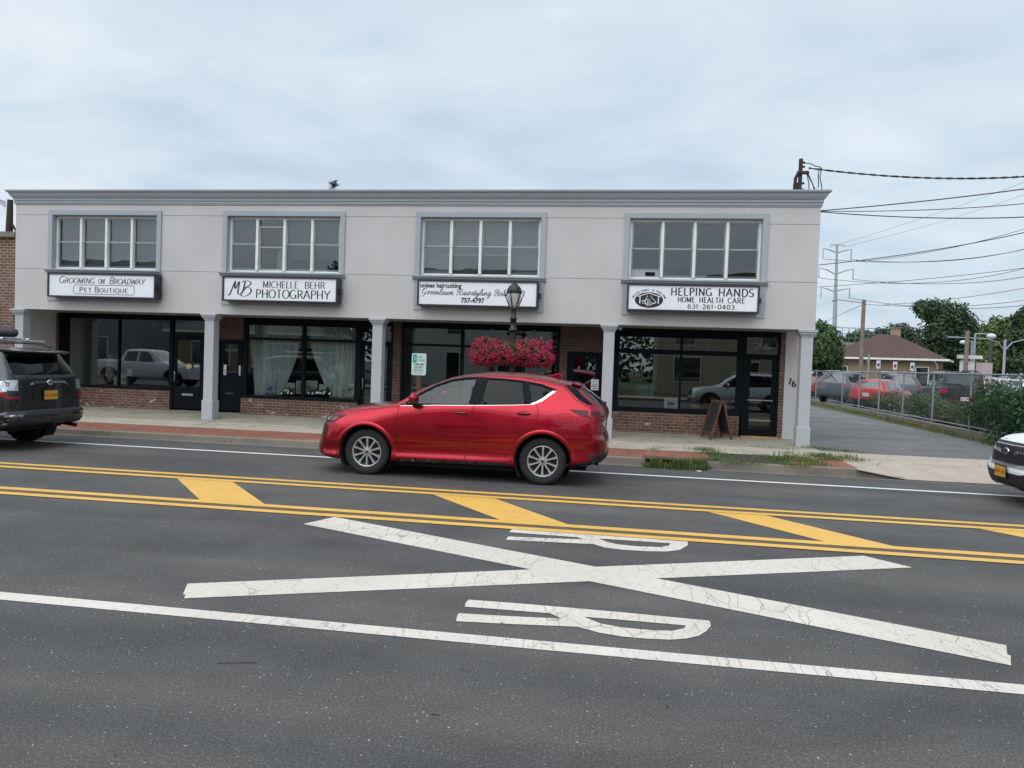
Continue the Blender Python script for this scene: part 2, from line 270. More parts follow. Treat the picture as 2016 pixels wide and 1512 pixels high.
# ------------------------------------------------------------------ mesh helpers
def tag(o, label=None, cat=None, group=None, kind=None):
    if label: o['label'] = label
    if cat: o['category'] = cat
    if group: o['group'] = group
    if kind: o['kind'] = kind
    return o
def empty(name, loc, label, cat, group=None, rz=0):
    o = bpy.data.objects.new(name, None); COL.objects.link(o); o.location = loc; o.rotation_euler = (0, 0, rz); o.empty_display_size = 0.2
    return tag(o, label, cat, group)
class MB:
    def __init__(s): s.v = []; s.f = []; s.sm = []
    def add(s, vs, fs, smooth=False):
        n = len(s.v); s.v += [tuple(v) for v in vs]; s.f += [tuple(i+n for i in f) for f in fs]; s.sm += [smooth]*len(fs); return s
    def box(s, x0, x1, y0, y1, z0, z1):
        if x0 > x1: x0, x1 = x1, x0
        if y0 > y1: y0, y1 = y1, y0
        if z0 > z1: z0, z1 = z1, z0
        return s.add([(x0,y0,z0),(x1,y0,z0),(x1,y1,z0),(x0,y1,z0),(x0,y0,z1),(x1,y0,z1),(x1,y1,z1),(x0,y1,z1)],
              [(0,3,2,1),(4,5,6,7),(0,1,5,4),(1,2,6,5),(2,3,7,6),(3,0,4,7)])
    def frame(s, x0, x1, z0, z1, t, y0, y1, tb=None):
        tb = t if tb is None else tb
        s.box(x0, x1, y0, y1, z1-t, z1); s.box(x0, x1, y0, y1, z0, z0+tb); s.box(x0, x0+t, y0, y1, z0+tb, z1-t); return s.box(x1-t, x1, y0, y1, z0+tb, z1-t)
    def quad(s, a, b, c, d): return s.add([a, b, c, d], [(0, 1, 2, 3)])
    def cyl(s, a, b, r0, r1=None, n=12, cap=True):
        r1 = r0 if r1 is None else r1
        a = Vector(a); b = Vector(b); d = (b-a)
        if d.length < 1e-9: return s
        d.normalize(); t = Vector((0,0,1)) if abs(d.z) < 0.9 else Vector((1,0,0)); x = d.cross(t).normalized(); y = d.cross(x)
        vs = []
        for i in range(n):
            an = 2*math.pi*i/n; q = x*math.cos(an)+y*math.sin(an); vs += [a+q*r0, b+q*r1]
        fs = [(2*i, 2*((i+1) % n), 2*((i+1) % n)+1, 2*i+1) for i in range(n)]
        s.add(vs, fs, n > 5)
        if cap:
            s.add([vs[2*i] for i in range(n)], [tuple(range(n))]); s.add([vs[2*i+1] for i in range(n)], [tuple(reversed(range(n)))])
        return s
    def tube(s, pts, r, n=6, closed=False):
        pts = [Vector(p) for p in pts]; k = len(pts); rr = r if isinstance(r, (list, tuple)) else [r]*k
        vs = []; up = None
        for i, p in enumerate(pts):
            d = (pts[(i+1) % k if closed else min(i+1, k-1)]-pts[(i-1) % k if closed else max(i-1, 0)]).normalized()
            if up is None: up = Vector((0,0,1)) if abs(d.z) < 0.9 else Vector((1,0,0))
            x = d.cross(up).normalized(); y = x.cross(d).normalized(); up = y
            for j in range(n):
                an = 2*math.pi*j/n; vs.append(p+(x*math.cos(an)+y*math.sin(an))*rr[i])
        fs = []
        for i in range(k if closed else k-1):
            for j in range(n):
                a = i*n+j; b = i*n+(j+1) % n; c = ((i+1) % k)*n+(j+1) % n; d = ((i+1) % k)*n+j; fs.append((a, b, c, d))
        s.add(vs, fs, n > 4)
        if not closed: s.add(vs[:n], [tuple(range(n))]); s.add(vs[-n:], [tuple(reversed(range(n)))])
        return s
    def lathe(s, prof, n=24, c=(0,0,0), axis='z', smooth=True):
        vs = []
        for r, h in prof:
            for i in range(n):
                a = 2*math.pi*i/n
                if axis == 'z': vs.append((c[0]+r*math.cos(a), c[1]+r*math.sin(a), c[2]+h))
                else: vs.append((c[0]+r*math.cos(a), c[1]+h, c[2]+r*math.sin(a)))
        fs = []
        for k in range(len(prof)-1):
            for i in range(n):
                a = k*n+i; b = k*n+(i+1) % n; fs.append((a, b, b+n, a+n))
        return s.add(vs, fs, smooth)
    def prism(s, poly, a, b, axis='y', smooth=False):
        """poly in the plane across axis, extruded from a to b"""
        n = len(poly); mk = {'y': lambda p, h: (p[0], h, p[1]), 'z': lambda p, h: (p[0], p[1], h), 'x': lambda p, h: (h, p[0], p[1])}[axis]
        vs = [mk(p, a) for p in poly]+[mk(p, b) for p in poly]
        return s.add(vs, [tuple(range(n)), tuple(reversed(range(n, 2*n)))]+[(i, (i+1) % n, (i+1) % n+n, i+n) for i in range(n)], smooth)
    def ball(s, c, rx, ry, rz, nu=12, nv=8):
        vs = [(c[0], c[1], c[2]+rz)]
        for j in range(1, nv):
            t = math.pi*j/nv
            for i in range(nu):
                a = 2*math.pi*i/nu; vs.append((c[0]+rx*math.sin(t)*math.cos(a), c[1]+ry*math.sin(t)*math.sin(a), c[2]+rz*math.cos(t)))
        vs.append((c[0], c[1], c[2]-rz)); fs = [(0, 1+i, 1+(i+1) % nu) for i in range(nu)]
        for j in range(nv-2):
            for i in range(nu):
                a = 1+j*nu+i; b = 1+j*nu+(i+1) % nu; fs.append((a, a+nu, b+nu, b))
        L = len(vs)-1; fs += [(L, 1+(nv-2)*nu+(i+1) % nu, 1+(nv-2)*nu+i) for i in range(nu)]
        return s.add(vs, fs, True)
    def build(s, name, mat, parent=None, bevel=0, fix=True):
        me = bpy.data.meshes.new(name); me.from_pydata(s.v, [], s.f)
        me.polygons.foreach_set('use_smooth', s.sm)
        if fix and len(s.f) < 60000:
            bm = bmesh.new(); bm.from_mesh(me); bmesh.ops.recalc_face_normals(bm, faces=bm.faces); bm.to_mesh(me); bm.free()
        me.update()
        o = bpy.data.objects.new(name, me); COL.objects.link(o)
        if mat: me.materials.append(mat)
        if parent: o.parent = parent
        if bevel:
            md = o.modifiers.new('bevel', 'BEVEL'); md.width = bevel; md.segments = 2; md.limit_method = 'ANGLE'; md.angle_limit = rad(40)
        return o
def struct(mb, name, mat, **k):
    o = mb.build(name, mat, **k); o['kind'] = 'structure'; return o
def lerp(a, b, t): return a+(b-a)*t
def cdt(polys, step=None):
    """triangulate polygons (list of loops of 2-D points); inside any loop counts"""
    vs = []; faces = []
    for p in polys:
        n = len(vs); vs += [Vector(q) for q in p]; faces.append(list(range(n, n+len(p))))
    r = delaunay_2d_cdt(vs, [], faces, 1, 1e-6)
    return r[0], r[2]
# ------------------------------------------------------------------ lettering
def text_mesh(txt, x, y, z, h, w=None, font_scale=1.0, bold=0.0, align='L', shear=0.0):
    """builtin sans text as flat mesh on an XZ plane facing -Y; returns MB content placed so that the cap height is h and the width w"""
    cu = bpy.data.curves.new('t', 'FONT'); cu.body = txt; cu.size = 1; cu.offset = bold; cu.shear = shear; cu.resolution_u = 3
    ob = bpy.data.objects.new('t', cu); me = bpy.data.meshes.new_from_object(ob)
    bpy.data.objects.remove(ob); bpy.data.curves.remove(cu)
    vs = [v.co.copy() for v in me.vertices]; fs = [tuple(p.vertices) for p in me.polygons]; bpy.data.meshes.remove(me)
    if not vs: return [], []
    x0 = min(v.x for v in vs); x1 = max(v.x for v in vs)
    sy = h/0.70; sx = (w/(x1-x0)) if w else sy
    if align == 'C': ox = x-(x0+x1)/2*sx
    else: ox = x-x0*sx
    return [(ox+v.x*sx, y, z+v.y*sy) for v in vs], fs
def add_text(mb, *a, **k):
    vs, fs = text_mesh(*a, **k); mb.add(vs, fs); return mb
# serif capitals drawn with a flat nib: strokes in a unit box (x to width, y 0..1)
def _arc(cx, cy, rx, ry, a0, a1, n=12):
    return [(cx+rx*math.cos(rad(a0+(a1-a0)*i/n)), cy+ry*math.sin(rad(a0+(a1-a0)*i/n))) for i in range(n+1)]
SG = {
 'A': (.74, [[(.02,0),(.37,1)],[(.37,1),(.72,0)],[(.14,.35),(.6,.35)]]), 'B': (.64, [[(.12,0),(.12,1)],[(.12,1)]+_arc(.32,.75,.24,.25,90,-90)+[(.12,.5)],[(.12,.5)]+_arc(.33,.25,.28,.25,90,-90)+[(.12,0)]]),
 'C': (.72, [_arc(.4,.5,.36,.5,50,310,20)]), 'D': (.74, [[(.12,0),(.12,1)],[(.12,1)]+_arc(.32,.5,.38,.5,90,-90,16)+[(.12,0)]]),
 'E': (.62, [[(.12,0),(.12,1)],[(.12,1),(.56,1)],[(.12,.52),(.46,.52)],[(.12,0),(.58,0)]]), 'F': (.58, [[(.12,0),(.12,1)],[(.12,1),(.56,1)],[(.12,.52),(.46,.52)]]),
 'G': (.78, [_arc(.4,.5,.36,.5,50,330,20),[(.68,.42),(.68,.05)],[(.48,.42),(.74,.42)]]), 'H': (.78, [[(.12,0),(.12,1)],[(.66,0),(.66,1)],[(.12,.5),(.66,.5)]]),
 'I': (.30, [[(.15,0),(.15,1)]]), 'J': (.42, [[(.28,1),(.28,.15)]+_arc(.14,.12,.14,.14,0,-120,6)]), 'L': (.60, [[(.12,0),(.12,1)],[(.12,0),(.56,0)]]),
 'M': (.92, [[(.12,0),(.12,1)],[(.12,1),(.46,.1)],[(.46,.1),(.80,1)],[(.80,1),(.80,0)]]), 'N': (.80, [[(.12,0),(.12,1)],[(.12,1),(.68,0)],[(.68,0),(.68,1)]]),
 'O': (.80, [_arc(.4,.5,.37,.5,0,360,24)]), 'P': (.62, [[(.12,0),(.12,1)],[(.12,1)]+_arc(.32,.74,.26,.26,90,-90)+[(.12,.48)]]),
 'Q': (.80, [_arc(.4,.5,.37,.5,0,360,24),[(.42,.12),(.72,-.2)]]), 'R': (.68, [[(.12,0),(.12,1)],[(.12,1)]+_arc(.32,.75,.25,.25,90,-90)+[(.12,.5)],[(.34,.5),(.64,0)]]),
 'S': (.56, [_arc(.28,.75,.22,.25,40,270,12)+_arc(.28,.25,.24,.25,90,-150,12)]), 'T': (.66, [[(.33,0),(.33,1)],[(.03,1),(.63,1)]]),
 'U': (.76, [[(.12,1),(.12,.3)]+_arc(.38,.3,.26,.3,180,360,12)+[(.64,1)]]), 'W': (1.0, [[(.02,1),(.27,0)],[(.27,0),(.5,.9)],[(.5,.9),(.74,0)],[(.74,0),(.98,1)]]),
 'V': (.72, [[(.02,1),(.36,0)],[(.36,0),(.7,1)]]), 'Y': (.72, [[(.02,1),(.36,.48)],[(.70,1),(.36,.48)],[(.36,.48),(.36,0)]]), '-': (.44, [[(.08,.42),(.36,.42)]]),
 '0': (.62, [_arc(.31,.5,.26,.5,0,360,20)]), '1': (.36, [[(.18,0),(.18,1)],[(.18,1),(.04,.8)]]), '2': (.58, [_arc(.28,.72,.22,.28,160,-40,10)+[(.06,.02)],[(.06,0),(.54,0)]]),
 '3': (.56, [_arc(.26,.76,.2,.24,140,-90,10),_arc(.26,.27,.24,.27,90,-140,12)]), '4': (.62, [[(.44,0),(.44,1)],[(.44,1),(.04,.28)],[(.04,.28),(.6,.28)]]),
 '6': (.6, [_arc(.3,.3,.24,.3,0,360,18),[(.5,.98)]+_arc(.42,.4,.36,.56,110,170,6)]), '7': (.56, [[(.04,1),(.54,1)],[(.54,1),(.2,0)]]),
 '9': (.6, [_arc(.3,.7,.24,.3,0,360,18),_arc(.18,.6,.36,.56,-10,-70,6)+[(.1,.02)]]),
}
def ribbon(mb, pts, y, thick, thin, closed=None):
    pts = [Vector(p) for p in pts]
    if closed is None: closed = (pts[0]-pts[-1]).length < 1e-4 and len(pts) > 3
    if closed: pts = pts[:-1]
    n = len(pts); vs = []
    for i, p in enumerate(pts):
        a = pts[(i-1) % n] if (closed or i > 0) else p; b = pts[(i+1) % n] if (closed or i < n-1) else p
        d = (b-a)
        if d.length < 1e-9: d = Vector((1, 0))
        d.normalize(); w = (thin+(thick-thin)*abs(d.y)**1.5)/2
        q = Vector((-d.y, d.x))*w
        vs += [(p.x+q.x, y, p.y+q.y), (p.x-q.x, y, p.y-q.y)]
    fs = [(2*i, 2*i+1, 2*((i+1) % n)+1, 2*((i+1) % n)) for i in range(n if closed else n-1)]
    return mb.add(vs, fs)
def serif_text(mb, txt, x, y, z, h, w, thick=0.15, thin=0.05, serif=0.11, slant=0.0, gap=0.10, small=0.78, fit=True):
    """capitals; lower-case letters in txt become small capitals"""
    run = 0; items = []
    for ch in txt:
        if ch == ' ': run += 0.42; continue
        s = small if ch.islower() else 1.0; g = SG.get(ch.upper())
        if not g: continue
        items.append((g, run, s)); run += (g[0]+gap)*s
    sx = w/(run-gap) if fit else h
    k = 0
    for (gw, st), ox, s in items:
        for line in st:
            pts = [(x+(ox+px*s)*sx+slant*py*s*h, z+py*s*h) for px, py in line]
            ribbon(mb, pts, y-0.0004*k, thick*h*s, thin*1.6*h*s); k += 1
            if serif and len(line) <= 2:
                for px, py in line:
                    if py in (0, 1, .0, 1.0) and abs(line[0][1]-line[-1][1]) > 0.5:
                        cx = x+(ox+px*s)*sx+slant*py*s*h; cz = z+py*s*h
                        ribbon(mb, [(cx-serif*h*s, cz), (cx+serif*h*s, cz)], y-0.0004*k, thin*h, thin*h); k += 1
        k = k % 6
    return mb
# ------------------------------------------------------------------ ground, road, pavements
YC, YF, YG, YB = 14.05, 17.6, 19.0, 30.0        # kerb, facade, shopfront, back
def zs(x, y):
    b = 0.15+0.0036*max(-20, min(4, x)) if y > 15 else 0.135+0.002*max(-20, min(4, x))
    if y >= YF: b = lerp(0.15+0.0036*max(-20, min(4, x)), 0.205, min(1, (y-YF)/(YG-YF)))
    return b
struct(MB().quad((-400,-300,-.03),(400,-300,-.03),(400,900,-.03),(-400,900,-.03)), 'ground', simple('far_ground', (0.10, 0.10, 0.075), 0.95, scale=0.5))
struct(MB().quad((-200,-3.2,0),(200,-3.2,0),(200,YC+.05,0),(-200,YC+.05,0)), 'road', M_ASPH)
def strip(x0, x1, y0, y1, z=0.004): return [(x0,y0,z),(x1,y0,z),(x1,y1,z),(x0,y1,z)]
mb = MB(); mb.quad(*strip(-60, 60, 4.71, 4.86)); struct(mb, 'white_lane_line', M_WHITEL)
mb = MB(); mb.quad(*strip(-60, 60, 12.76, 12.87)); struct(mb, 'white_edge_line', M_WHITEF)
mb = MB()
for a, b in ((8.06, 8.20), (8.34, 8.49), (9.82, 9.96), (10.12, 10.25)): mb.quad(*strip(-60, 60, a, b, .008))
struct(mb, 'yellow_centre_lines', M_YEL)
mb = MB(); mb.quad(*strip(-60, 60, 8.18, 8.36)); mb.quad(*strip(-60, 60, 9.94, 10.14)); struct(mb, 'yellow_line_gap', M_YELG)
mb = MB()
for k in range(-5, 8):
    if k in (-1,): continue
    o = 3.62*k
    if k >= 0 or k < -1:
        mb.quad((-2.40+o+(-3.62), 9.83, .0045), (-1.08+o-3.62+.0, 8.48, .0045), (-.32+o-3.62, 8.48, .0045), (-1.5+o-3.62, 9.83, .0045)) if False else None
for xa, xb, xc, xd in ((-6.27, -5.10, -4.25, -5.42), (-2.52, -1.36, -.58, -1.68), (1.09, 2.20, 2.90, 1.80), (4.30, 5.45, 6.2, 5.1), (8.0, 9.1, 9.85, 8.8), (-17.2, -16.1, -15.3, -16.4), (-13.6, -12.5, -11.7, -12.8)):
    mb.quad((xa, 9.83, .0045), (xb, 8.485, .0045), (xc, 8.485, .0045), (xd, 9.83, .0045))
struct(mb, 'yellow_hatch_bars', M_YEL)
vs, fs = cdt([[(-3.38,7.63),(2.49,5.17),(2.575,5.36),(2.56,5.37),(2.64,5.56),(-3.20,8.07)], [(-3.15,5.06),(-3.19,5.14),(-3.21,5.14),(-3.33,5.39),(2.42,7.96),(2.76,7.61)]])
mb = MB(); mb.add([(v.x, v.y, .0042) for v in vs], [tuple(f) for f in fs]); struct(mb, 'railroad_crossing_mark', M_WHITE)
def letterR(name, org, outer, hole):
    f = lambda L: [tuple(onZ(org[0]+x/3.2, org[1]+y/3.2, 0)[:2]) for x, y in L]
    Ro, Rh = f(outer), f(hole); vs = [Vector(p) for p in Ro+Rh]; n = len(Ro)
    ed = [(i, (i+1) % n) for i in range(n)]+[(n+i, n+(i+1) % len(Rh)) for i in range(len(Rh))]
    r = delaunay_2d_cdt(vs, ed, [], 0, 1e-6)
    def inside(p, poly):
        c = False; j = len(poly)-1
        for i in range(len(poly)):
            if (poly[i][1] > p[1]) != (poly[j][1] > p[1]) and p[0] < (poly[j][0]-poly[i][0])*(p[1]-poly[i][1])/(poly[j][1]-poly[i][1])+poly[i][0]: c = not c
            j = i
        return c
    fs = []
    for t_ in r[2]:
        c = (sum(r[0][i].x for i in t_)/len(t_), sum(r[0][i].y for i in t_)/len(t_))
        if inside(c, Ro) and not inside(c, Rh): fs.append(tuple(t_))
    struct(MB().add([(v.x, v.y, .0042) for v in r[0]], fs), name, M_WHITE)
letterR('railroad_letter_near', (788, 984), [(430,632),(412,650),(405,676),(700,699),(945,718),(1015,752),(700,737),(370,718),(358,735),(352,768),(700,786),(1120,803),(1180,820),(1250,840),(1400,865),(1550,878),(1700,885),(1800,878),(1880,860),(1930,830),(1958,795),(1948,765),(1700,741),(1400,712),(1000,677),(700,652)],
    [(1155,740),(1400,760),(1800,795),(1790,812),(1720,828),(1600,826),(1400,808),(1260,782)])
letterR('railroad_letter_far', (788, 984), [(705,185),(686,206),(900,222),(1115,238),(1155,252),(900,243),(680,233),(666,254),(900,266),(1215,281),(1290,303),(1400,317),(1550,326),(1680,328),(1760,318),(1810,290),(1812,266),(1600,250),(1400,232),(1100,208),(900,196)],
    [(1250,246),(1500,262),(1705,277),(1690,291),(1640,300),(1500,296),(1370,283),(1300,267)])
# far pavement -------------------------------------------------------
def sheet(name, xs, ys, zf, mat):
    vs = [(x, y, zf(x, y)) for y in ys for x in xs]; n = len(xs)
    fs = [(j*n+i, j*n+i+1, (j+1)*n+i+1, (j+1)*n+i) for j in range(len(ys)-1) for i in range(n-1)]
    return struct(MB().add(vs, fs), name, mat)
XS = [-120, -40, -20, -16, -12, -8, -4, 0, 4.15]
sheet('sidewalk_concrete', XS, [15.45, 16, 17.02], zs, M_CONC)
sheet('flagstone_walk', XS, [17.035, YF, 18.3, YG+.3], zs, M_FLAG)
sheet('paver_strip', [-120,-40,-20,-16,-8,-4,0,1.62], [YC+.17, 15.45], lambda x, y: zs(x, 14.2)+(y-14.2)*0.012, M_PAVER)
sheet('paver_patch', [3.05, 4.15], [YC+.17, 15.45], lambda x, y: zs(x, 14.2)+(y-14.2)*0.012, M_PAVER)
M_SOIL = simple('dark_mulch', (0.045, 0.036, 0.028), 0.95, var=0.5, scale=30, bump=0.6)
sheet('planting_soil', [1.62, 2.3, 3.05], [YC+.17, 14.6, 15.0, 15.45], lambda x, y: zs(x, 14.2)+(y-14.2)*0.012+.002, M_SOIL)
mb = MB()
def kerb(mb, x0, x1, n=8, top=lambda x: zs(x, 14.2)):
    for i in range(n):
        a = lerp(x0, x1, i/n)+.004; b = lerp(x0, x1, (i+1)/n)-.004
        mb.add([(a,YC,-.02),(b,YC,-.02),(b,YC+.02,top(b)-.012),(a,YC+.02,top(a)-.012),(b,YC+.035,top(b)),(a,YC+.035,top(a)),(b,YC+.17,top(b)),(a,YC+.17,top(a)),(a,YC+.17,-.02),(b,YC+.17,-.02)],
               [(0,1,2,3),(3,2,4,5),(5,4,6,7),(0,3,5,7,8),(1,9,6,4,2)])
kerb(mb, -120, -16, 30); kerb(mb, -16, .40, 6); kerb(mb, 1.50, 4.1, 1)
# dropped kerb at the drive
mb.add([(4.1,YC,-.02),(4.9,YC,-.02),(4.9,YC+.02,.03),(4.1,YC+.02,.13),(4.1,YC+.17,.14),(4.9,YC+.17,.035)], [(0,1,2,3),(3,2,5,4)])
struct(mb, 'kerb', M_CURB)
mb = MB(); mb.box(-120, .35, YC-.16, YC+.01, -.02, .006); mb.box(1.55, 120, YC-.16, YC+.01, -.02, .006); struct(mb, 'gutter', concrete('gutter_concrete', (0.16, 0.15, 0.135), False, stain=.35))
def zap(x, y):
    t = min(1, max(0, (y-YC)/1.2)); z = lerp(.018, .125, t)
    if x < 4.9: z = max(z, lerp(.14, z, max(0, (x-4.1)/.8)))
    return z
sheet('driveway_apron', [4.1, 4.5, 4.9, 8, 12, 16], [YC-.06, YC+.3, 15.25, 16.0, 17.1], zap, M_APRON)
sheet('driveway', [4.1, 7, 9.65], [17.1, 25, 35, 50, 62], lambda x, y: .10, M_DRIVE)
sheet('sidewalk_right', [16, 30, 120], [YC, 15.2, 17.1], lambda x, y: .13, M_CONC)
sheet('verge', [9.6, 10.3, 12, 120], [17.1, 25, 35, 50, 62], lambda x, y: .11, simple('verge_earth', (0.075, 0.085, 0.03), 0.95, var=0.4, scale=3, bump=.5))
sheet('parking_lot', [10.9, 14, 40, 120], [22.5, 30, 50, 80, 140], lambda x, y: .25, asphalt('lot_asphalt', 0.11, (1, 1, 1), False))
# near side pavement, behind the photographer
struct(MB().box(-120, 120, -3.4, -3.2, -.02, .14), 'near_kerb', M_CURB)
struct(MB().box(-120, 120, -6.2, -3.4, -.02, .135), 'near_sidewalk', M_CONC)
struct(MB().box(-120, 120, -60, -6.2, -.02, .12), 'front_lawn', simple('lawn_green', (0.05, 0.085, 0.025), 0.95, var=.4, scale=2))
# storm drain
d = empty('storm_drain', (.95, YC+.1, 0), 'storm drain opening in the kerb overgrown with weeds', 'drain')
m = MB(); m.box(-.56, .56, -.05, .35, -.30, -.24); m.box(-.56, .56, .33, .37, -.24, .10); m.box(-.58, -.54, -.05, .35, -.24, .09); m.box(.54, .58, -.05, .35, -.24, .09); m.build('drain_pit', simple('drain_dark', (0.02, 0.017, 0.014), 0.9), d)
m = MB(); m.box(-.60, .60, .045, .42, .105, .14); m.build('drain_hood', simple('rusty_iron', (0.09, 0.05, 0.035), 0.85, var=.4), d, bevel=.008)
m = MB()
for i in range(12): m.box(-.52+i*.09, -.49+i*.09, -.28, .03, -.01, .012)
m.box(-.55, .55, -.30, -.27, -.01, .014); m.build('drain_grate', M_BLKF, d)
# ------------------------------------------------------------------ the two-storey building
B = empty('commercial_building', (-5.93, YF, 0), 'long two storey grey stucco building with four shopfronts under a columned overhang', 'building')
def part(mb, name, mat, parent=None, **k):
    o = mb.build(name, mat, **k); p = parent or B; o.parent = p
    q = p; off = Vector((0, 0, 0))
    while q is not None: off += Vector(q.location); q = q.parent
    o.data.transform(Matrix.Translation(-off)); return o
XL, XR, ZS, ZT = -15.97, 4.11, 2.78, 5.52
TR = [(-14.99, -11.80), (-10.12, -6.92), (-5.14, -1.99), (-.18, 3.01)]
OP = [(a+.12, b-.12) for a, b in TR]; OZ0, OZ1 = 3.85, 5.23
wall = MB(); c0 = YF+.014; c1 = YF+.30
wall.box(XL, XR, c0, c1, ZS, OZ0); wall.box(XL, XR, c0, c1, OZ1, ZT)
xx = [XL]+[q for o in OP for q in o]+[XR]
for i in range(0, len(xx), 2): wall.box(xx[i], xx[i+1], c0, c1, OZ0, OZ1)
wall.box(XL, XL+.3, c1, YB, ZS, ZT); wall.box(XR-.3, XR, c1, YB, 0.0, ZT) if False else wall.box(XR-.3, XR, c1, YG, ZS, ZT)
wall.box(XR-.3, XR, YG+.02, YB, 0, ZT); wall.box(XL, XL+.3, YG+.02, YB, 0, ZS); wall.box(XL, XR, YB-.3, YB, 0, ZT)
part(wall, 'wall_core', M_STUC)
pan = MB(); g = .006
def pbox(x0, x1, z0, z1): pan.box(x0, x1, YF, c0, z0, z1)
bays = [(XL, -10.12), (-10.12, -5.14), (-5.14, -.18), (-.18, XR)]
for k, (a, b) in enumerate(bays):
    zg2 = 5.232 if k < 3 else 5.118
    pbox(a, b, ZS, 3.83-g)
    pbox(a, b, zg2+g, ZT) if k < 3 else None
    if k == 3: pbox(3.01-.05, b, zg2+g, ZT); pbox(a, 3.01-.05, 5.232+g, ZT)
for i in range(0, len(xx), 2):
    a, b = xx[i], xx[i+1]; zt = 5.118-g if i == 8 else 5.232-g
    pbox(a, b, 3.83+g, zt)
part(pan, 'stucco_panels', M_STUC)
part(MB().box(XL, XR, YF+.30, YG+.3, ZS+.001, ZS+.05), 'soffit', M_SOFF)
part(MB().box(XL+.31, XR-.31, YF+.31, YB-.31, 5.3, 5.4), 'roof_slab', M_ROOF)
# cornice swept round three sides
prof = [(0, 5.50), (.035, 5.50), (.035, 5.525), (.065, 5.53), (.07, 5.565), (.05, 5.57), (.05, 5.585), (.09, 5.59), (.10, 5.625), (.08, 5.63), (.08, 5.64), (.13, 5.66), (.19, 5.70), (.245, 5.755), (.25, 5.77), (.29, 5.772), (.32, 5.785), (.335, 5.80), (.335, 5.825), (-.3, 5.83)]
prof = [(o_*.54, 5.50+(z-5.50)*1.075) for o_, z in prof]
cm = MB(); vs = []
for o_, z in prof: vs += [(XL-o_, YB, z), (XL-o_, YF-o_, z), (XR+o_, YF-o_, z), (XR+o_, YB, z)]
fs = []
for i in range(len(prof)-1):
    for j in range(3): a = i*4+j; fs.append((a, a+1, a+5, a+4))
cm.add(vs, fs); part(cm, 'cornice', M_TRIM)
part(MB().box(XL+.3, XR-.3, YF+.3, YB-.3, 5.45, 5.80).build('roof_top_tmp', M_ROOF) and MB().box(XL+.3, XR-.3, YF+.29, YB-.3, 5.72, 5.82), 'roof_deck', M_ROOF)
bpy.data.objects.remove(bpy.data.objects['roof_top_tmp'])
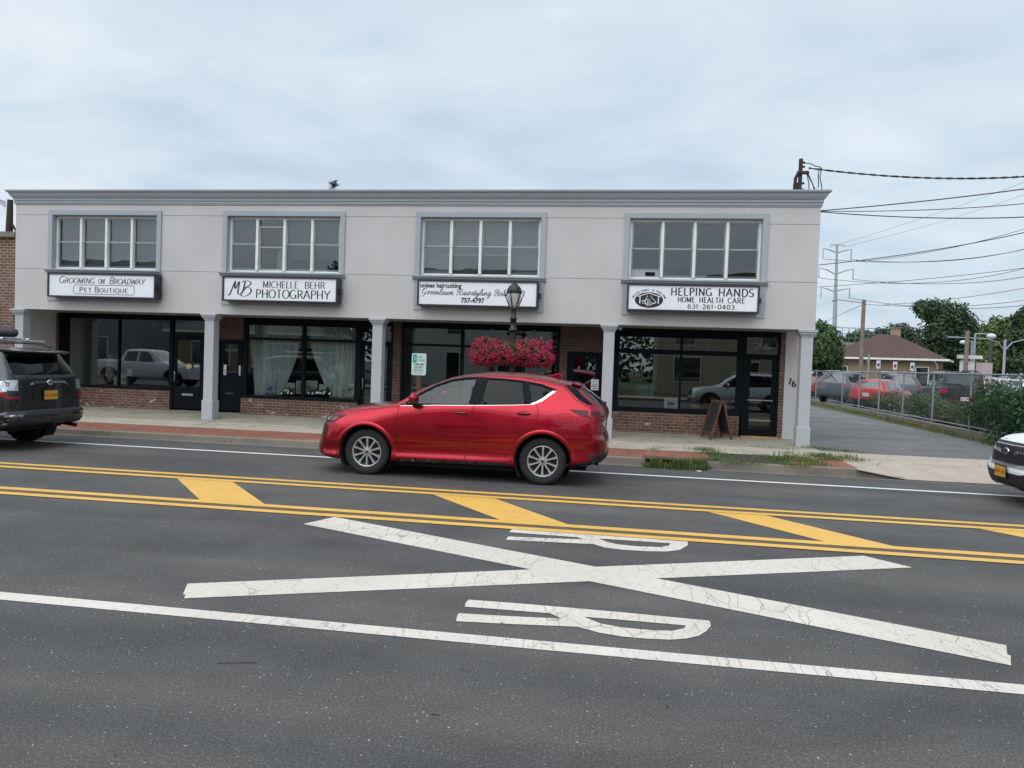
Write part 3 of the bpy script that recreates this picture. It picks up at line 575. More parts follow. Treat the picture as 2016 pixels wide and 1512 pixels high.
for k, ((a, b), (p, q)) in enumerate(zip(TR, OP)):
    t = MB(); y0, y1 = YF-.04, YF-.001
    t.box(a, p, y0, y1, OZ0-.04, 5.352); t.box(q, b, y0, y1, OZ0-.04, 5.352); t.box(p, q, y0, y1, OZ1, 5.352)
    t.box(p-.001, p+.012, y1, YF+.14, OZ0, OZ1); t.box(q-.012, q+.001, y1, YF+.14, OZ0, OZ1); t.box(p, q, y1, YF+.14, OZ1-.012, OZ1+.001)
    part(t, 'window_surround', M_TRIM, bevel=.004)
    t = MB(); t.prism([(YF, 3.735), (YF-.05, 3.735), (YF-.055, 3.752), (YF-.085, 3.758), (YF-.09, 3.775), (YF-.075, 3.782), (YF-.11, 3.795), (YF-.115, 3.812), (YF, 3.815)], a-.035, b+.035, 'x')
    t.box(p, q, YF, YF+.16, 3.80, 3.852); part(t, 'window_sill', M_TRIM)
    part(MB().box(a, b, YF-.026, YF-.001, 3.012, 3.735), 'sign_panel', M_TRIM, bevel=.003)
    # the window unit
    w = part(MB().frame(p+.012, q-.012, OZ0+.002, OZ1-.012, .05, YF+.10, YF+.17, .045), 'window', M_VINYL)
    L = (q-p-.024-.1); n = 4; mw = .062; sw = (L-3*mw)/n
    for i in range(n):
        sx = p+.062+i*(sw+mw)
        if i < 3: part(MB().box(sx+sw, sx+sw+mw, YF+.055, YF+.175, OZ0+.047, OZ1-.062), 'mullion', M_VINYL, w)
        z0, z1 = OZ0+.05, OZ1-.065; zm = (z0+z1)/2+.01
        s = MB(); up = 0; lo0, lo1 = z0, zm
        fr = .032
        if k == 1 and i == 1: s.frame(sx+.004, sx+sw-.004, z0+.0, z1-.16, .04, YF+.115, YF+.14); s.box(sx+.03, sx+sw-.03, YF+.12, YF+.14, zm-.08, zm-.045); s.box(sx, sx+sw, YF+.145, YF+.165, z1-.03, z1)
        else:
            s.frame(sx, sx+sw, zm, z1, fr, YF+.125, YF+.15)
            if k == 2 and i in (1, 2): s.frame(sx, sx+sw, z0+.40, zm+.03+.13, fr, YF+.15, YF+.165) if False else s.frame(sx, sx+sw, z0+.44, zm+.02, .025, YF+.151, YF+.17)
            elif k == 3 and i == 0: s.frame(sx, sx+sw, z0+.17, zm+.02, fr, YF+.151, YF+.17); s.box(sx+.01, sx+sw-.01, YF+.13, YF+.16, z0, z0+.165)
            else: s.frame(sx, sx+sw, z0, zm+.02, fr, YF+.151, YF+.17, .055)
        part(s, 'sash', simple('vinyl_grey', (0.33, 0.345, 0.36), .5) if 'vinyl_grey' not in MATS and not MATS.update(vinyl_grey=1) else bpy.data.materials['vinyl_grey'], w)
        part(MB().quad((sx+.01, YF+.14, z0+.01), (sx+sw-.01, YF+.14, z0+.01), (sx+sw-.01, YF+.14, z1-.01), (sx+.01, YF+.14, z1-.01)), 'pane', M_GLU, w, fix=False)
        if k == 3 and i == 0:
            f_ = MB(); f_.lathe([(.045, -.005), (.05, .0), (.04, .006)], 12, (0,0,0), 'y'); f_ = MB().box(sx+.33, sx+.55, YF+.115, YF+.129, z0+.035, z0+.12)
            part(f_, 'vent_grille', M_BLKF, w, bevel=.01)
    # room behind
    rm = MB(); d0 = YF+.32; d1 = YF+3.0
    rm.quad((p-.4, d1, 3.0), (q+.4, d1, 3.0), (q+.4, d1, 5.3), (p-.4, d1, 5.3)); rm.quad((p-.4, d0, 3.2), (q+.4, d0, 3.2), (q+.4, d1, 3.2), (p-.4, d1, 3.2)); rm.quad((p-.4, d0, 5.29), (q+.4, d0, 5.29), (q+.4, d1, 5.29), (p-.4, d1, 5.29))
    rm.quad((p-.4, d0, 3.2), (p-.4, d1, 3.2), (p-.4, d1, 5.29), (p-.4, d0, 5.29)); rm.quad((q+.4, d0, 3.2), (q+.4, d1, 3.2), (q+.4, d1, 5.29), (q+.4, d0, 5.29))
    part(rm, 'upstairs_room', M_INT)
# blinds and curtains upstairs: each a thing hanging in its window
def blind(x0, x1, z0, z1, label, col, grp='blinds hanging in the upstairs windows', slat=.045, y=YF+.24, tilt=.5):
    b = MB(); n = int((z1-z0)/slat)
    for i in range(n):
        z = z1-i*slat; b.quad((x0, y-.012, z-.018), (x1, y-.012, z-.018), (x1, y+.012, z+.018), (x0, y+.012, z+.018)) if tilt == .5 else b.quad((x0, y-.006, z-.021), (x1, y-.006, z-.021), (x1, y+.006, z+.021), (x0, y+.006, z+.021))
    b.box(x0, x1, y-.02, y+.02, z1+.01, z1+.05)
    return tag(b.build('window_blind', col), label, 'blind', grp)
MBL = simple('blind_white', (0.36, 0.40, 0.42), .6, var=.05); MBD = simple('blind_grey', (0.13, 0.15, 0.155), .7, var=.15)
ords = ['leftmost pane', 'second pane', 'third pane', 'rightmost pane']
for k, (cx0, cx1) in enumerate(OP):
    L = (cx1-cx0-.024-.1); sw = (L-3*.062)/4
    for i in range(4):
        sx = cx0+.062+i*(sw+.062)
        if k == 0: blind(sx+.01, sx+sw-.01, OZ0+.08 if i != 2 else OZ0+.08, OZ1-.12, 'dull grey blind in the %s above the grooming sign' % ords[i], MBD, tilt=0)
        if k == 1 and i in (0, 2, 3): blind(sx+.01, sx+sw-.01, OZ0+(.5 if i < 2 else .3), OZ1-.12, 'dark blind in the %s above the photography sign' % ords[i], simple('blind_dark', (0.06, 0.075, 0.085), .7) if i == 0 else bpy.data.materials['blind_dark'], tilt=0)
        if k == 2: blind(sx+.01, sx+sw-.01, OZ0+(.06 if i in (0, 3) else .48), OZ1-.12, 'white slatted blind in the %s above the haircutting sign' % ords[i], MBL)
# lace curtain in the hair salon's upstairs window
cu = MB(); x0 = OP[2][0]+.062+.7; 
pts = [(x0+i*.02, YF+.27+.015*math.sin(i*.9)) for i in range(68)]
vs = [(x, y, z) for x, y in pts for z in (OZ0+.03, OZ0+.5)]; cu.add(vs, [(2*i, 2*i+2, 2*i+3, 2*i+1) for i in range(len(pts)-1)], True)
tl = MT('lace', .9); tl.col(tl.ramp(tl.voro(38, 'F1'), [(0.2, (0.30, 0.30, 0.31)), (0.45, (0.10, 0.105, 0.115))]))
tag(cu.build('lace_curtain', tl.m), 'grey lace curtain low in the middle of the upstairs window above the haircutting sign', 'curtain')
cu = MB(); x0 = OP[1][0]+.062+.75
pts = [(x0+.25+i*.015, YF+.5+.02*math.sin(i*1.3)) for i in range(22)]
vs = [(x+(.0 if z < 4.4 else .06), y, z) for x, y in pts for z in (OZ0+.03, OZ0+.62)]; cu.add(vs, [(2*i, 2*i+2, 2*i+3, 2*i+1) for i in range(len(pts)-1)], True)
tag(cu.build('window_cloth', simple('pale_cloth', (0.45, 0.5, 0.5), .8)), 'pale cloth behind the lowered pane above the photography sign', 'cloth')
# columns
def column(cx, w=.25, dep=.26, half=False):
    zb = zs(cx, YF)-.01; y0 = YF+.0; h = w/2
    c = part(MB().box(cx-h, cx+h, y0+.0, y0+dep, zb, ZS-.13), 'column', M_COLM, bevel=.006)
    part(MB().box(cx-h-.025, cx+h+.025, y0-.025, y0+dep+.025, zb+.001, .60), 'column_base', M_COLM, c, bevel=.01)
    m = MB()
    for e, a, b_ in ((.02, ZS-.155, ZS-.135), (.03, ZS-.13, ZS-.10), (.055, ZS-.10, ZS-.055), (.08, ZS-.055, ZS-.001)): m.box(cx-h-e, cx+h+e, y0-e, y0+dep+e, a, b_)
    part(m, 'column_capital', M_COLM, c, bevel=.006)
for cx in (-15.83, -10.44, -6.03, -.44, 3.955): column(cx)
# ------------------------------------------------------------------ shopfronts
side = MB(); side.box(XL, XL+.06, YF+.26, YG, 0, ZS); part(side, 'side_wall', M_STUC)
def wallbox(x0, x1, z0, z1, mat, nm, y0=YG, y1=YG+.25): return part(MB().box(x0, x1, y0, y1, z0, z1), nm, mat)
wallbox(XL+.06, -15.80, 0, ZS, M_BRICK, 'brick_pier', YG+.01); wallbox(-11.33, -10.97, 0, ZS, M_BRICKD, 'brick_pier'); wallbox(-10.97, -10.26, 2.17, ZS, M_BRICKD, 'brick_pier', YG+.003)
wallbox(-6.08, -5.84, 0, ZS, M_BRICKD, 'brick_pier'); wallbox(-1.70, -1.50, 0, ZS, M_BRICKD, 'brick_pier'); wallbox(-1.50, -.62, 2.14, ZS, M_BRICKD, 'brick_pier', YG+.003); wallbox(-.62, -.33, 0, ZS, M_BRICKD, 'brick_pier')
wallbox(3.66, 3.775, 0, ZS, M_BRICK, 'brick_pier'); wallbox(3.775, 4.06, 0, ZS, M_STUC, 'end_pier', YG-.02)
wallbox(-15.80, -12.39, 0, .72, M_BRICK, 'knee_wall', YG-.02); wallbox(-10.25, -6.98, 0, .63, M_BRICK, 'knee_wall', YG-.10); wallbox(-5.84, -1.74, 0, .63, M_BRICK, 'knee_wall', YG-.05); wallbox(-.33, 2.75, 0, .70, M_BRICK, 'knee_wall', YG-.04)
def shopwin(x0, x1, z0, z1, label=None, bars=(), tz=None, wfr=.045, y=YG, glassmat=None, sill=.07, mull=.045, lead=None):
    """black aluminium window: outer frame, mullions at bars, a transom bar at tz; panes are children"""
    m = MB(); m.frame(x0, x1, z0, z1, wfr, y-.03, y+.07, sill)
    xs = [x0+wfr]+[q for b in bars for q in (b-mull/2, b+mull/2)]+[x1-wfr]
    for b in bars: m.box(b-mull/2, b+mull/2, y-.028, y+.068, z0+sill, z1-wfr)
    if tz:
        for i in range(0, len(xs), 2): m.box(xs[i], xs[i+1], y-.024, y+.064, tz[0], tz[1])
    w = part(m, 'shop_window', M_BLKF)
    for i in range(0, len(xs), 2):
        for (a, b) in ([(z0+sill, z1-wfr)] if not tz else [(z0+sill, tz[0]), (tz[1], z1-wfr)]):
            part(MB().quad((xs[i]-.005, y+.02, a-.005), (xs[i+1]+.005, y+.02, a-.005), (xs[i+1]+.005, y+.02, b+.005), (xs[i]-.005, y+.02, b+.005)), 'pane', glassmat or M_GLS, w, fix=False)
    return w
def door(x0, x1, z0, z1, kick=.25, top=.07, gl=True, stile=.09, handle='L', solid_to=None, y=YG, transom=None, mat=None):
    mat = mat or M_BLKD
    fr = part(MB().box(x0-.05, x0, y-.03, y+.08, z0-.05, z1).box(x1, x1+.05, y-.03, y+.08, z0-.05, z1).box(x0-.05, x1+.05, y-.03, y+.08, z1, z1+.05), 'door_frame', M_BLKF)
    m = MB(); zk = solid_to or z0+kick
    m.box(x0+.004, x1-.004, y, y+.045, z0+.01, zk); m.box(x0+.004, x1-.004, y, y+.045, z1-top, z1-.004); m.box(x0+.004, x0+stile, y, y+.045, zk, z1-top); m.box(x1-stile, x1-.004, y, y+.045, zk, z1-top)
    dr = part(m, 'door', mat)
    part(MB().quad((x0+stile-.005, y+.022, zk-.005), (x1-stile+.005, y+.022, zk-.005), (x1-stile+.005, y+.022, z1-top+.005), (x0+stile-.005, y+.022, z1-top+.005)), 'pane', M_GLS, dr, fix=False)
    if handle:
        hx = x0+.045 if handle == 'L' else x1-.045
        part(MB().tube([(hx, y-.005, .98), (hx, y-.05, 1.0), (hx+.035, y-.055, 1.02), (hx+.035, y-.055, 1.23), (hx, y-.05, 1.25), (hx, y-.005, 1.27)], .010), 'door_handle', simple('steel', (0.5, 0.5, 0.52), .3, .9) if 'steel' not in MATS else MATS['steel'], dr)
    return dr
ZH = 2.70
def header(x0, x1): part(MB().box(x0, x1, YG-.035, YG+.09, ZH, ZS), 'header', M_BLKF)
header(-15.80, -11.33); header(-10.25, -6.08); header(-5.84, -1.70); header(-.33, 3.66)
# unit 70
shopwin(-15.80, -12.36, .72, ZH, bars=(-13.95,), wfr=.06, sill=.07); 
m70 = part(MB().box(-15.74, -15.52, YG-.02, YG+.06, .79, ZH-.06), 'window_post', M_BLKF)
d70 = door(-12.31, -11.42, .23, 2.19, handle='L', kick=.62, stile=.10); shopwin(-12.36, -11.33, 2.245, ZH, wfr=.045, sill=.01)
part(MB().box(-11.365, -11.33, YG-.03, YG+.08, 0.1, 2.245), 'door_post', M_BLKF)
part(MB().box(-12.02, -11.70, YG-.02, YG-.0005, .60, .66), 'mail_slot', MATS['steel'])
# unit 70A-72A door
d70a = door(-10.92, -10.31, .24, 2.12, handle=None, solid_to=1.28, stile=.11); 
part(MB().box(-10.74, -10.50, YG-.015, YG-.0005, .69, .74), 'mail_slot', M_SIGNK)
# unit 72
shopwin(-10.25, -6.98, .63, ZH, bars=(-8.53,), tz=(2.19, 2.26), wfr=.11, mull=.085, sill=.07)
part(MB().box(-10.30, -6.95, YG-.13, YG-.03, .63, .69), 'window_ledge', M_BLKF)
door(-6.93, -6.13, .24, 2.19, handle='L', kick=.3); shopwin(-6.98, -6.08, 2.24, ZH, wfr=.04, sill=.01)
# unit 74
shopwin(-5.84, -1.70, .63, ZH, bars=(-4.22, -2.62), tz=(2.17, 2.23), wfr=.07, mull=.085)
d74 = door(-1.45, -.67, .22, 2.09, handle=None, kick=.35, stile=.12)
# unit 76
shopwin(-.33, 2.78, .70, ZH, bars=(1.315,), tz=(2.155, 2.27), wfr=.13, mull=.055, sill=.12)
part(MB().box(2.735, 2.80, YG-.032, YG+.072, .70, ZH), 'window_post', M_BLKF)
d76 = door(2.86, 3.60, .25, 2.17, handle=None, kick=.16, stile=.12); shopwin(2.80, 3.66, 2.22, ZH, wfr=.06, sill=.01)
part(MB().box(2.93, 3.52, YG-.05, YG-.025, 1.10, 1.125).box(2.98, 3.50, YG-.04, YG-.02, .62, .635), 'push_bar', MATS['steel'])
part(MB().box(2.80, 3.66, YG-.12, YG+.05, .16, .235), 'threshold', simple('yellow_threshold', (0.42, 0.25, 0.075), .7))
lead = MB()
for xa, xb in ((-.20, 1.288), (1.342, 2.735)):
    for i in range(1, 6): x = lerp(xa, xb, i/6); lead.box(x-.007, x+.007, YG+.024, YG+.034, 2.27, 2.655)
    lead.box(xa, xb, YG+.0235, YG+.0345, 2.455, 2.468)
for i in range(1, 4): x = lerp(2.86, 3.60, i/4); lead.box(x-.006, x+.006, YG+.024, YG+.034, 2.23, 2.64)
lead.box(2.86, 3.60, YG+.0235, YG+.0345, 2.43, 2.442)
for xa, xb in ((-.20, 1.288), (1.342, 2.735)):
    for i in range(1, 6): x = lerp(xa, xb, i/6); lead.box(x-.0035, x+.0035, YG+.026, YG+.032, .83, 2.15)
part(lead, 'leaded_bars', M_BLKF)
# rooms behind the shopfronts
def room(x0, x1, dep, wm, name, fl=None):
    m = MB(); y0 = YG+.3; y1 = YG+dep; z0, z1 = .2, 2.77
    m.quad((x0, y1, z0), (x1, y1, z0), (x1, y1, z1), (x0, y1, z1)); m.quad((x0, YG+.08, z0), (x0, y1, z0), (x0, y1, z1), (x0, YG+.08, z1)); m.quad((x1, YG+.08, z0), (x1, y1, z0), (x1, y1, z1), (x1, YG+.08, z1))
    o = part(m, name, wm); part(MB().quad((x0, YG+.08, z0+.01), (x1, YG+.08, z0+.01), (x1, y1, z0+.01), (x0, y1, z0+.01)), 'room_floor', M_FLOORI, o)
    part(MB().quad((x0, YG+.08, z1), (x1, YG+.08, z1), (x1, y1, z1), (x0, y1, z1)), 'room_ceiling', simple('ceiling_grey', (0.25, 0.25, 0.25), .9) if 'ceiling_grey' not in MATS else MATS['ceiling_grey'], o)
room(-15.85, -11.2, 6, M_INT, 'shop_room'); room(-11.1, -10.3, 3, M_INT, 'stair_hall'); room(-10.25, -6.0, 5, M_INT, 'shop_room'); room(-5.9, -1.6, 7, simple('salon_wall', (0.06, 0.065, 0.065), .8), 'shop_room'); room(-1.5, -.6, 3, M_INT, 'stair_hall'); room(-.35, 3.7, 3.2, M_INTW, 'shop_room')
# numbers on the glass and pier
tn = MB(); add_text(tn, '70', -11.90, YG+.012, 2.42, .13); part(tn, 'street_number', simple('etched_white', (0.20, 0.235, 0.24), .6))
tn = MB(); add_text(tn, '70A-72A', -10.80, YG+.015, 1.86, .07, .36); part(tn, 'street_number', MATS['etched_white'])
tn = MB(); add_text(tn, 'WASP', -10.68, YG+.014, 1.98, .08, .34) if False else None
tn = MB(); add_text(tn, '74', -.0, 0, 0, .1) if False else None
tn = MB(); add_text(tn, '76', 3.06, YG+.012, 2.34, .17, .36); part(tn, 'street_number', MATS['etched_white'])
tn = MB(); serif_text(tn, '7', 3.86, YG-.026, 1.52, .15, .075, .26, .07, .0); serif_text(tn, '6', 3.955, YG-.026, 1.47, .15, .085, .26, .07, .0); part(tn, 'street_number', M_INK)
# ------------------------------------------------------------------ fascia signs
def sign(k, x0, x1, label):
    z0, z1 = 3.125, 3.675; s = empty('shop_sign', ((x0+x1)/2, YF-.15, z0), label, 'sign', 'light box signs under the upstairs windows')
    P = lambda mb, nm, mat, par=None, **kk: part(mb, nm, mat, par or s, **kk)
    cab = P(MB().box(x0-.03, x1+.03, YF-.28, YF-.03, z0-.03, z1+.03), 'cabinet', M_SIGNK, bevel=.006)
    P(MB().frame(x0-.035, x1+.035, z0-.035, z1+.035, .04, YF-.315, YF-.28), 'rim', M_SIGNK)
    P(MB().box(x0+.005, x1-.005, YF-.29, YF-.281, z0+.005, z1-.005), 'face', M_SIGNW)
    P(MB().box(x1+.03, x1+.09, YF-.22, YF-.12, z0+.20, z0+.32), 'switch_box', M_SIGNK)
    return s, x0, x1, z0, z1, YF-.2935
SG1 = sign(0, -14.72, -11.77, 'white light box sign reading GROOMING ON BROADWAY PET BOUTIQUE'); s, x0, x1, z0, z1, ys = SG1
m = MB(); serif_text(m, 'Grooming', x0+.28, ys, z0+.325, .17, 1.00, .13, .045, .07, .22, .06, .78); serif_text(m, 'on', x0+1.39, ys, z0+.325, .12, .17, .13, .045, .07, .2, .06, 1); serif_text(m, 'Broadway', x0+1.69, ys, z0+.325, .17, .98, .13, .045, .07, .22, .06, .78)
part(m, 'lettering', M_INKR, s)
m = MB(); serif_text(m, 'Pet', x0+.86, ys, z0+.105, .13, .35, .19, .06, .05, 0, .12, .8); serif_text(m, 'Boutique', x0+1.29, ys, z0+.105, .13, .93, .19, .06, .05, 0, .12, .8)
part(m, 'lettering', M_INKG, s)
def rrect(x0, x1, z0, z1, r, ins=True):
    pts = []
    for cx, cz, a in ((x1-r, z1-r, 0), (x0+r, z1-r, 90), (x0+r, z0+r, 180), (x1-r, z0+r, 270)): pts += _arc(cx, cz, r, r, a, a+90, 5)
    return pts+[pts[0]]
m = MB(); ribbon(m, rrect(x0+.70, x0+2.40, z0+.055, z0+.285, .07), ys, .012, .012); part(m, 'lettering_border', M_INKG, s)
SG2 = sign(1, -9.90, -6.99, 'white light box sign reading MICHELLE BEHR PHOTOGRAPHY'); s, x0, x1, z0, z1, ys = SG2
m = MB(); serif_text(m, 'MICHELLE', x0+1.02, ys, z0+.315, .155, .92, .15, .035, .08, 0, .06); serif_text(m, 'BEHR', x0+2.10, ys, z0+.315, .155, .52, .15, .035, .08, 0, .06)
serif_text(m, 'PHOTOGRAPHY', x0+.84, ys, z0+.065, .20, 1.92, .15, .035, .07, 0, .06); part(m, 'lettering', M_INK, s)
m = MB()
SC1 = [[(.02,.10),(.05,.06),(.10,.12),(.28,.80),(.33,.92)], [(.33,.92),(.30,.6),(.33,.45)], [(.33,.45),(.44,.80),(.50,.90)], [(.50,.90),(.46,.5),(.44,.18),(.50,.10),(.58,.16)], [(.62,.86),(.70,.94),(.92,.92),(.98,.78),(.84,.60),(.72,.56),(.94,.52),(1.0,.30),(.84,.06),(.66,.0),(.56,.12),(.64,.30),(.80,.56)], [(.74,.92),(.70,.60),(.62,.20)]]
def smooth(pts, n=4):
    o = []; k = len(pts)
    for i in range(k-1):
        p0 = Vector(pts[max(i-1, 0)]); p1 = Vector(pts[i]); p2 = Vector(pts[i+1]); p3 = Vector(pts[min(i+2, k-1)])
        for j in range(n):
            t = j/n; o.append(tuple(.5*((2*p1)+(p2-p0)*t+(2*p0-5*p1+4*p2-p3)*t*t+(3*p1-p0-3*p2+p3)*t**3)))
    return o+[tuple(pts[-1])]
for i, l in enumerate(SC1): ribbon(m, [(x0+.10+a*.62, z0+.09+b*.40) for a, b in smooth(l)], ys-.0004*i, .035, .009, False)
part(m, 'monogram', M_INK, s)
SG3 = sign(2, -4.94, -2.13, 'white light box sign reading unisex haircutting with a telephone number, behind the street lamp'); s, x0, x1, z0, z1, ys = SG3
m = MB(); add_text(m, 'unisex haircutting', x0+.03, ys, z0+.40, .105, 1.00, bold=.03); add_text(m, '757-4797', x0+1.03, ys-.0005, z0+.06, .11, .56, bold=.035); part(m, 'lettering', M_INK, s)
LC = {'r': (.42, [[(0,.08),(.12,.5),(.2,.58),(.18,.4),(.1,0)],[(.14,.35),(.26,.55),(.4,.52)]]), 'e': (.40, [[(0,.2),(.22,.34),(.28,.5),(.18,.56),(.07,.4),(.05,.14),(.16,.0),(.38,.16)]]),
 'n': (.56, [[(0,.1),(.12,.5),(.1,.0)],[(.1,.2),(.26,.52),(.36,.46),(.34,.12),(.42,.0),(.55,.14)]]), 'l': (.34, [[(0,.12),(.18,.7),(.24,1.0),(.15,1.05),(.08,.6),(.07,.1),(.16,.0),(.32,.14)]]),
 'a': (.54, [[(.34,.5),(.16,.56),(.03,.28),(.10,.02),(.24,.1),(.36,.52)],[(.36,.52),(.33,.12),(.40,.0),(.52,.14)]]), 'w': (.72, [[(0,.1),(.12,.54),(.10,.12),(.20,.0),(.34,.2),(.38,.54)],[(.38,.54),(.36,.12),(.46,.0),(.58,.2),(.60,.54),(.70,.46)]]),
 'i': (.30, [[(0,.1),(.12,.54),(.09,.10),(.16,0),(.29,.14)],[(.15,.74),(.19,.78)]]), 's': (.40, [[(0,.1),(.2,.58),(.28,.3),(.2,.02),(.06,.06)],[(.2,.02),(.38,.14)]]), 't': (.34, [[(0,.12),(.2,.9),(.10,.14),(.18,0),(.32,.14)],[(.04,.62),(.3,.64)]]),
 'y': (.52, [[(0,.1),(.10,.52),(.12,.14),(.24,.06),(.38,.5)],[(.38,.54),(.3,-.3),(.14,-.48),(.06,-.3),(.3,-.02),(.5,.14)]]), 'g': (.52, [[(.34,.5),(.16,.56),(.04,.28),(.12,.04),(.26,.14),(.36,.52)],[(.37,.54),(.3,-.3),(.14,-.48),(.06,-.3),(.3,-.02),(.5,.14)]]),
 'o': (.46, [[(.2,.56),(.06,.44),(.04,.14),(.16,0),(.30,.12),(.32,.42),(.2,.56)],[(.3,.44),(.44,.44)]]),
 'u': (.54, [[(0,.1),(.10,.54),(.08,.14),(.18,0),(.34,.22),(.38,.54)],[(.38,.54),(.36,.12),(.42,0),(.53,.14)]]), 'q': (.5, [[(.34,.5),(.16,.56),(.04,.28),(.12,.04),(.26,.14),(.36,.52)],[(.37,.54),(.32,-.45),(.46,-.2)]]),
 'G': (.86, [[(.56,.86),(.44,1.02),(.16,.86),(.06,.45),(.22,.12),(.46,.2),(.58,.5)],[(.60,.52),(.50,-.1),(.28,-.3),(.08,-.16)],[(.02,.7),(.1,.95),(.3,1.04)]]), 'H': (.95, [[(.02,.55),(.02,.8),(.2,.98),(.36,.9),(.26,.3),(.12,.0),(.0,.06)],[(.24,.5),(.6,.5)],[(.9,1.0),(.7,.92),(.58,.4),(.6,.06),(.72,0),(.88,.14)]]),
 'B': (.78, [[(.36,.92),(.28,.4),(.14,.0),(.02,.06)],[(.02,.62),(.06,.9),(.4,1.05),(.66,.9),(.56,.62),(.34,.52),(.62,.44),(.66,.16),(.44,-.02),(.24,.06)]])}
def script_text(mb, txt, x, y, z, h, w, slant=.42):
    run = 0; it = []
    for ch in txt:
        if ch == ' ': run += .34; continue
        it.append((LC[ch], run)); run += LC[ch][0]
    sx = w/run; k = 0
    for (gw, st), ox in it:
        for l in st:
            q = [(x+(ox+a)*sx+slant*b*h*.6, z+b*h*.78) for a, b in smooth(l, 3)]
            ribbon(mb, q, y-.0004*(k % 5), .12*h*.62, .035*h*.8, False); k += 1
m = MB(); script_text(m, 'Greenlawn Hairstyling Boutique', x0+.06, ys-.003, z0+.235, .18, 2.36); part(m, 'lettering', M_INKG, s)
SG4 = sign(3, -.03, 2.80, 'white light box sign reading HELPING HANDS HOME HEALTH CARE with an oval logo'); s, x0, x1, z0, z1, ys = SG4
m = MB(); serif_text(m, 'HELPING', x0+.94, ys, z0+.335, .165, .90, .18, .06, .07, 0, .12); serif_text(m, 'HANDS', x0+1.98, ys, z0+.335, .165, .76, .18, .06, .07, 0, .12)
serif_text(m, 'HOME', x0+1.10, ys, z0+.185, .115, .37, .17, .06, .06, 0, .12); serif_text(m, 'HEALTH', x0+1.57, ys, z0+.185, .115, .52, .17, .06, .06, 0, .12); serif_text(m, 'CARE', x0+2.19, ys, z0+.185, .115, .37, .17, .06, .06, 0, .12)
serif_text(m, '631-261-0403', x0+1.32, ys, z0+.045, .095, 1.02, .2, .08, .05, 0, .16); part(m, 'lettering', M_INK, s)
m = MB(); cx, cz = x0+.46, z0+.215
m.prism([(cx+.315*math.cos(t*math.pi/20), cz+.175*math.sin(t*math.pi/20)) for t in range(40)], ys-.001, ys+.002, 'y'); part(m, 'logo_oval', M_INK, s)
m = MB(); yl = ys-.002
ribbon(m, [(cx-.20, cz-.08), (cx-.20, cz+.08)], yl, .022, .022, False); ribbon(m, [(cx+.21, cz-.08), (cx+.21, cz+.08)], yl-.0003, .022, .022, False); ribbon(m, [(cx-.26, cz+.075), (cx, cz+.155), (cx+.26, cz+.075)], yl-.0006, .02, .016, False)
for i, l in enumerate(([(-.16,-.02),(-.10,-.01),(-.05,-.10),(-.02,-.13)], [(-.16,-.045),(-.09,-.04),(-.06,-.11)], [(-.15,-.07),(-.08,-.09)], [(-.03,.10),(-.07,.02),(-.09,-.01),(-.02,.02),(.02,.02)], [(.03,.10),(.09,.02),(.16,-.04),(.12,-.08),(.05,-.06)], [(.14,-.04),(.06,-.10),(.0,-.12)], [(0,.0),(.0,-.13)], [(.03,-.01),(.03,-.12)], [(-.03,-.0),(-.03,-.12)])):
    ribbon(m, [(cx+a, cz+b) for a, b in smooth(l, 3)], yl-.0004*(i+3), .010, .010, False)
part(m, 'logo_lines', M_SIGNW, s)
m = MB(); txt = 'HELPING HANDS IN YOUR HOME'; n = len(txt)
for i, ch in enumerate(txt):
    if ch == ' ': continue
    a = lerp(168, 12, i/(n-1)); vs, fs = text_mesh(ch, 0, 0, 0, .040, None, bold=.02, align='C')
    ca = rad(a-90); px, pz = cx+.345*math.cos(rad(a)), cz+.205*math.sin(rad(a))
    t = math.atan2(.205*math.cos(rad(a)), -.345*math.sin(rad(a)))+math.pi
    m.add([(px+x*math.cos(t)-z*math.sin(t), ys-.0003*(i % 3), pz+x*math.sin(t)+z*math.cos(t)) for x, y_, z in vs], fs)
part(m, 'logo_lettering', M_INK, s)
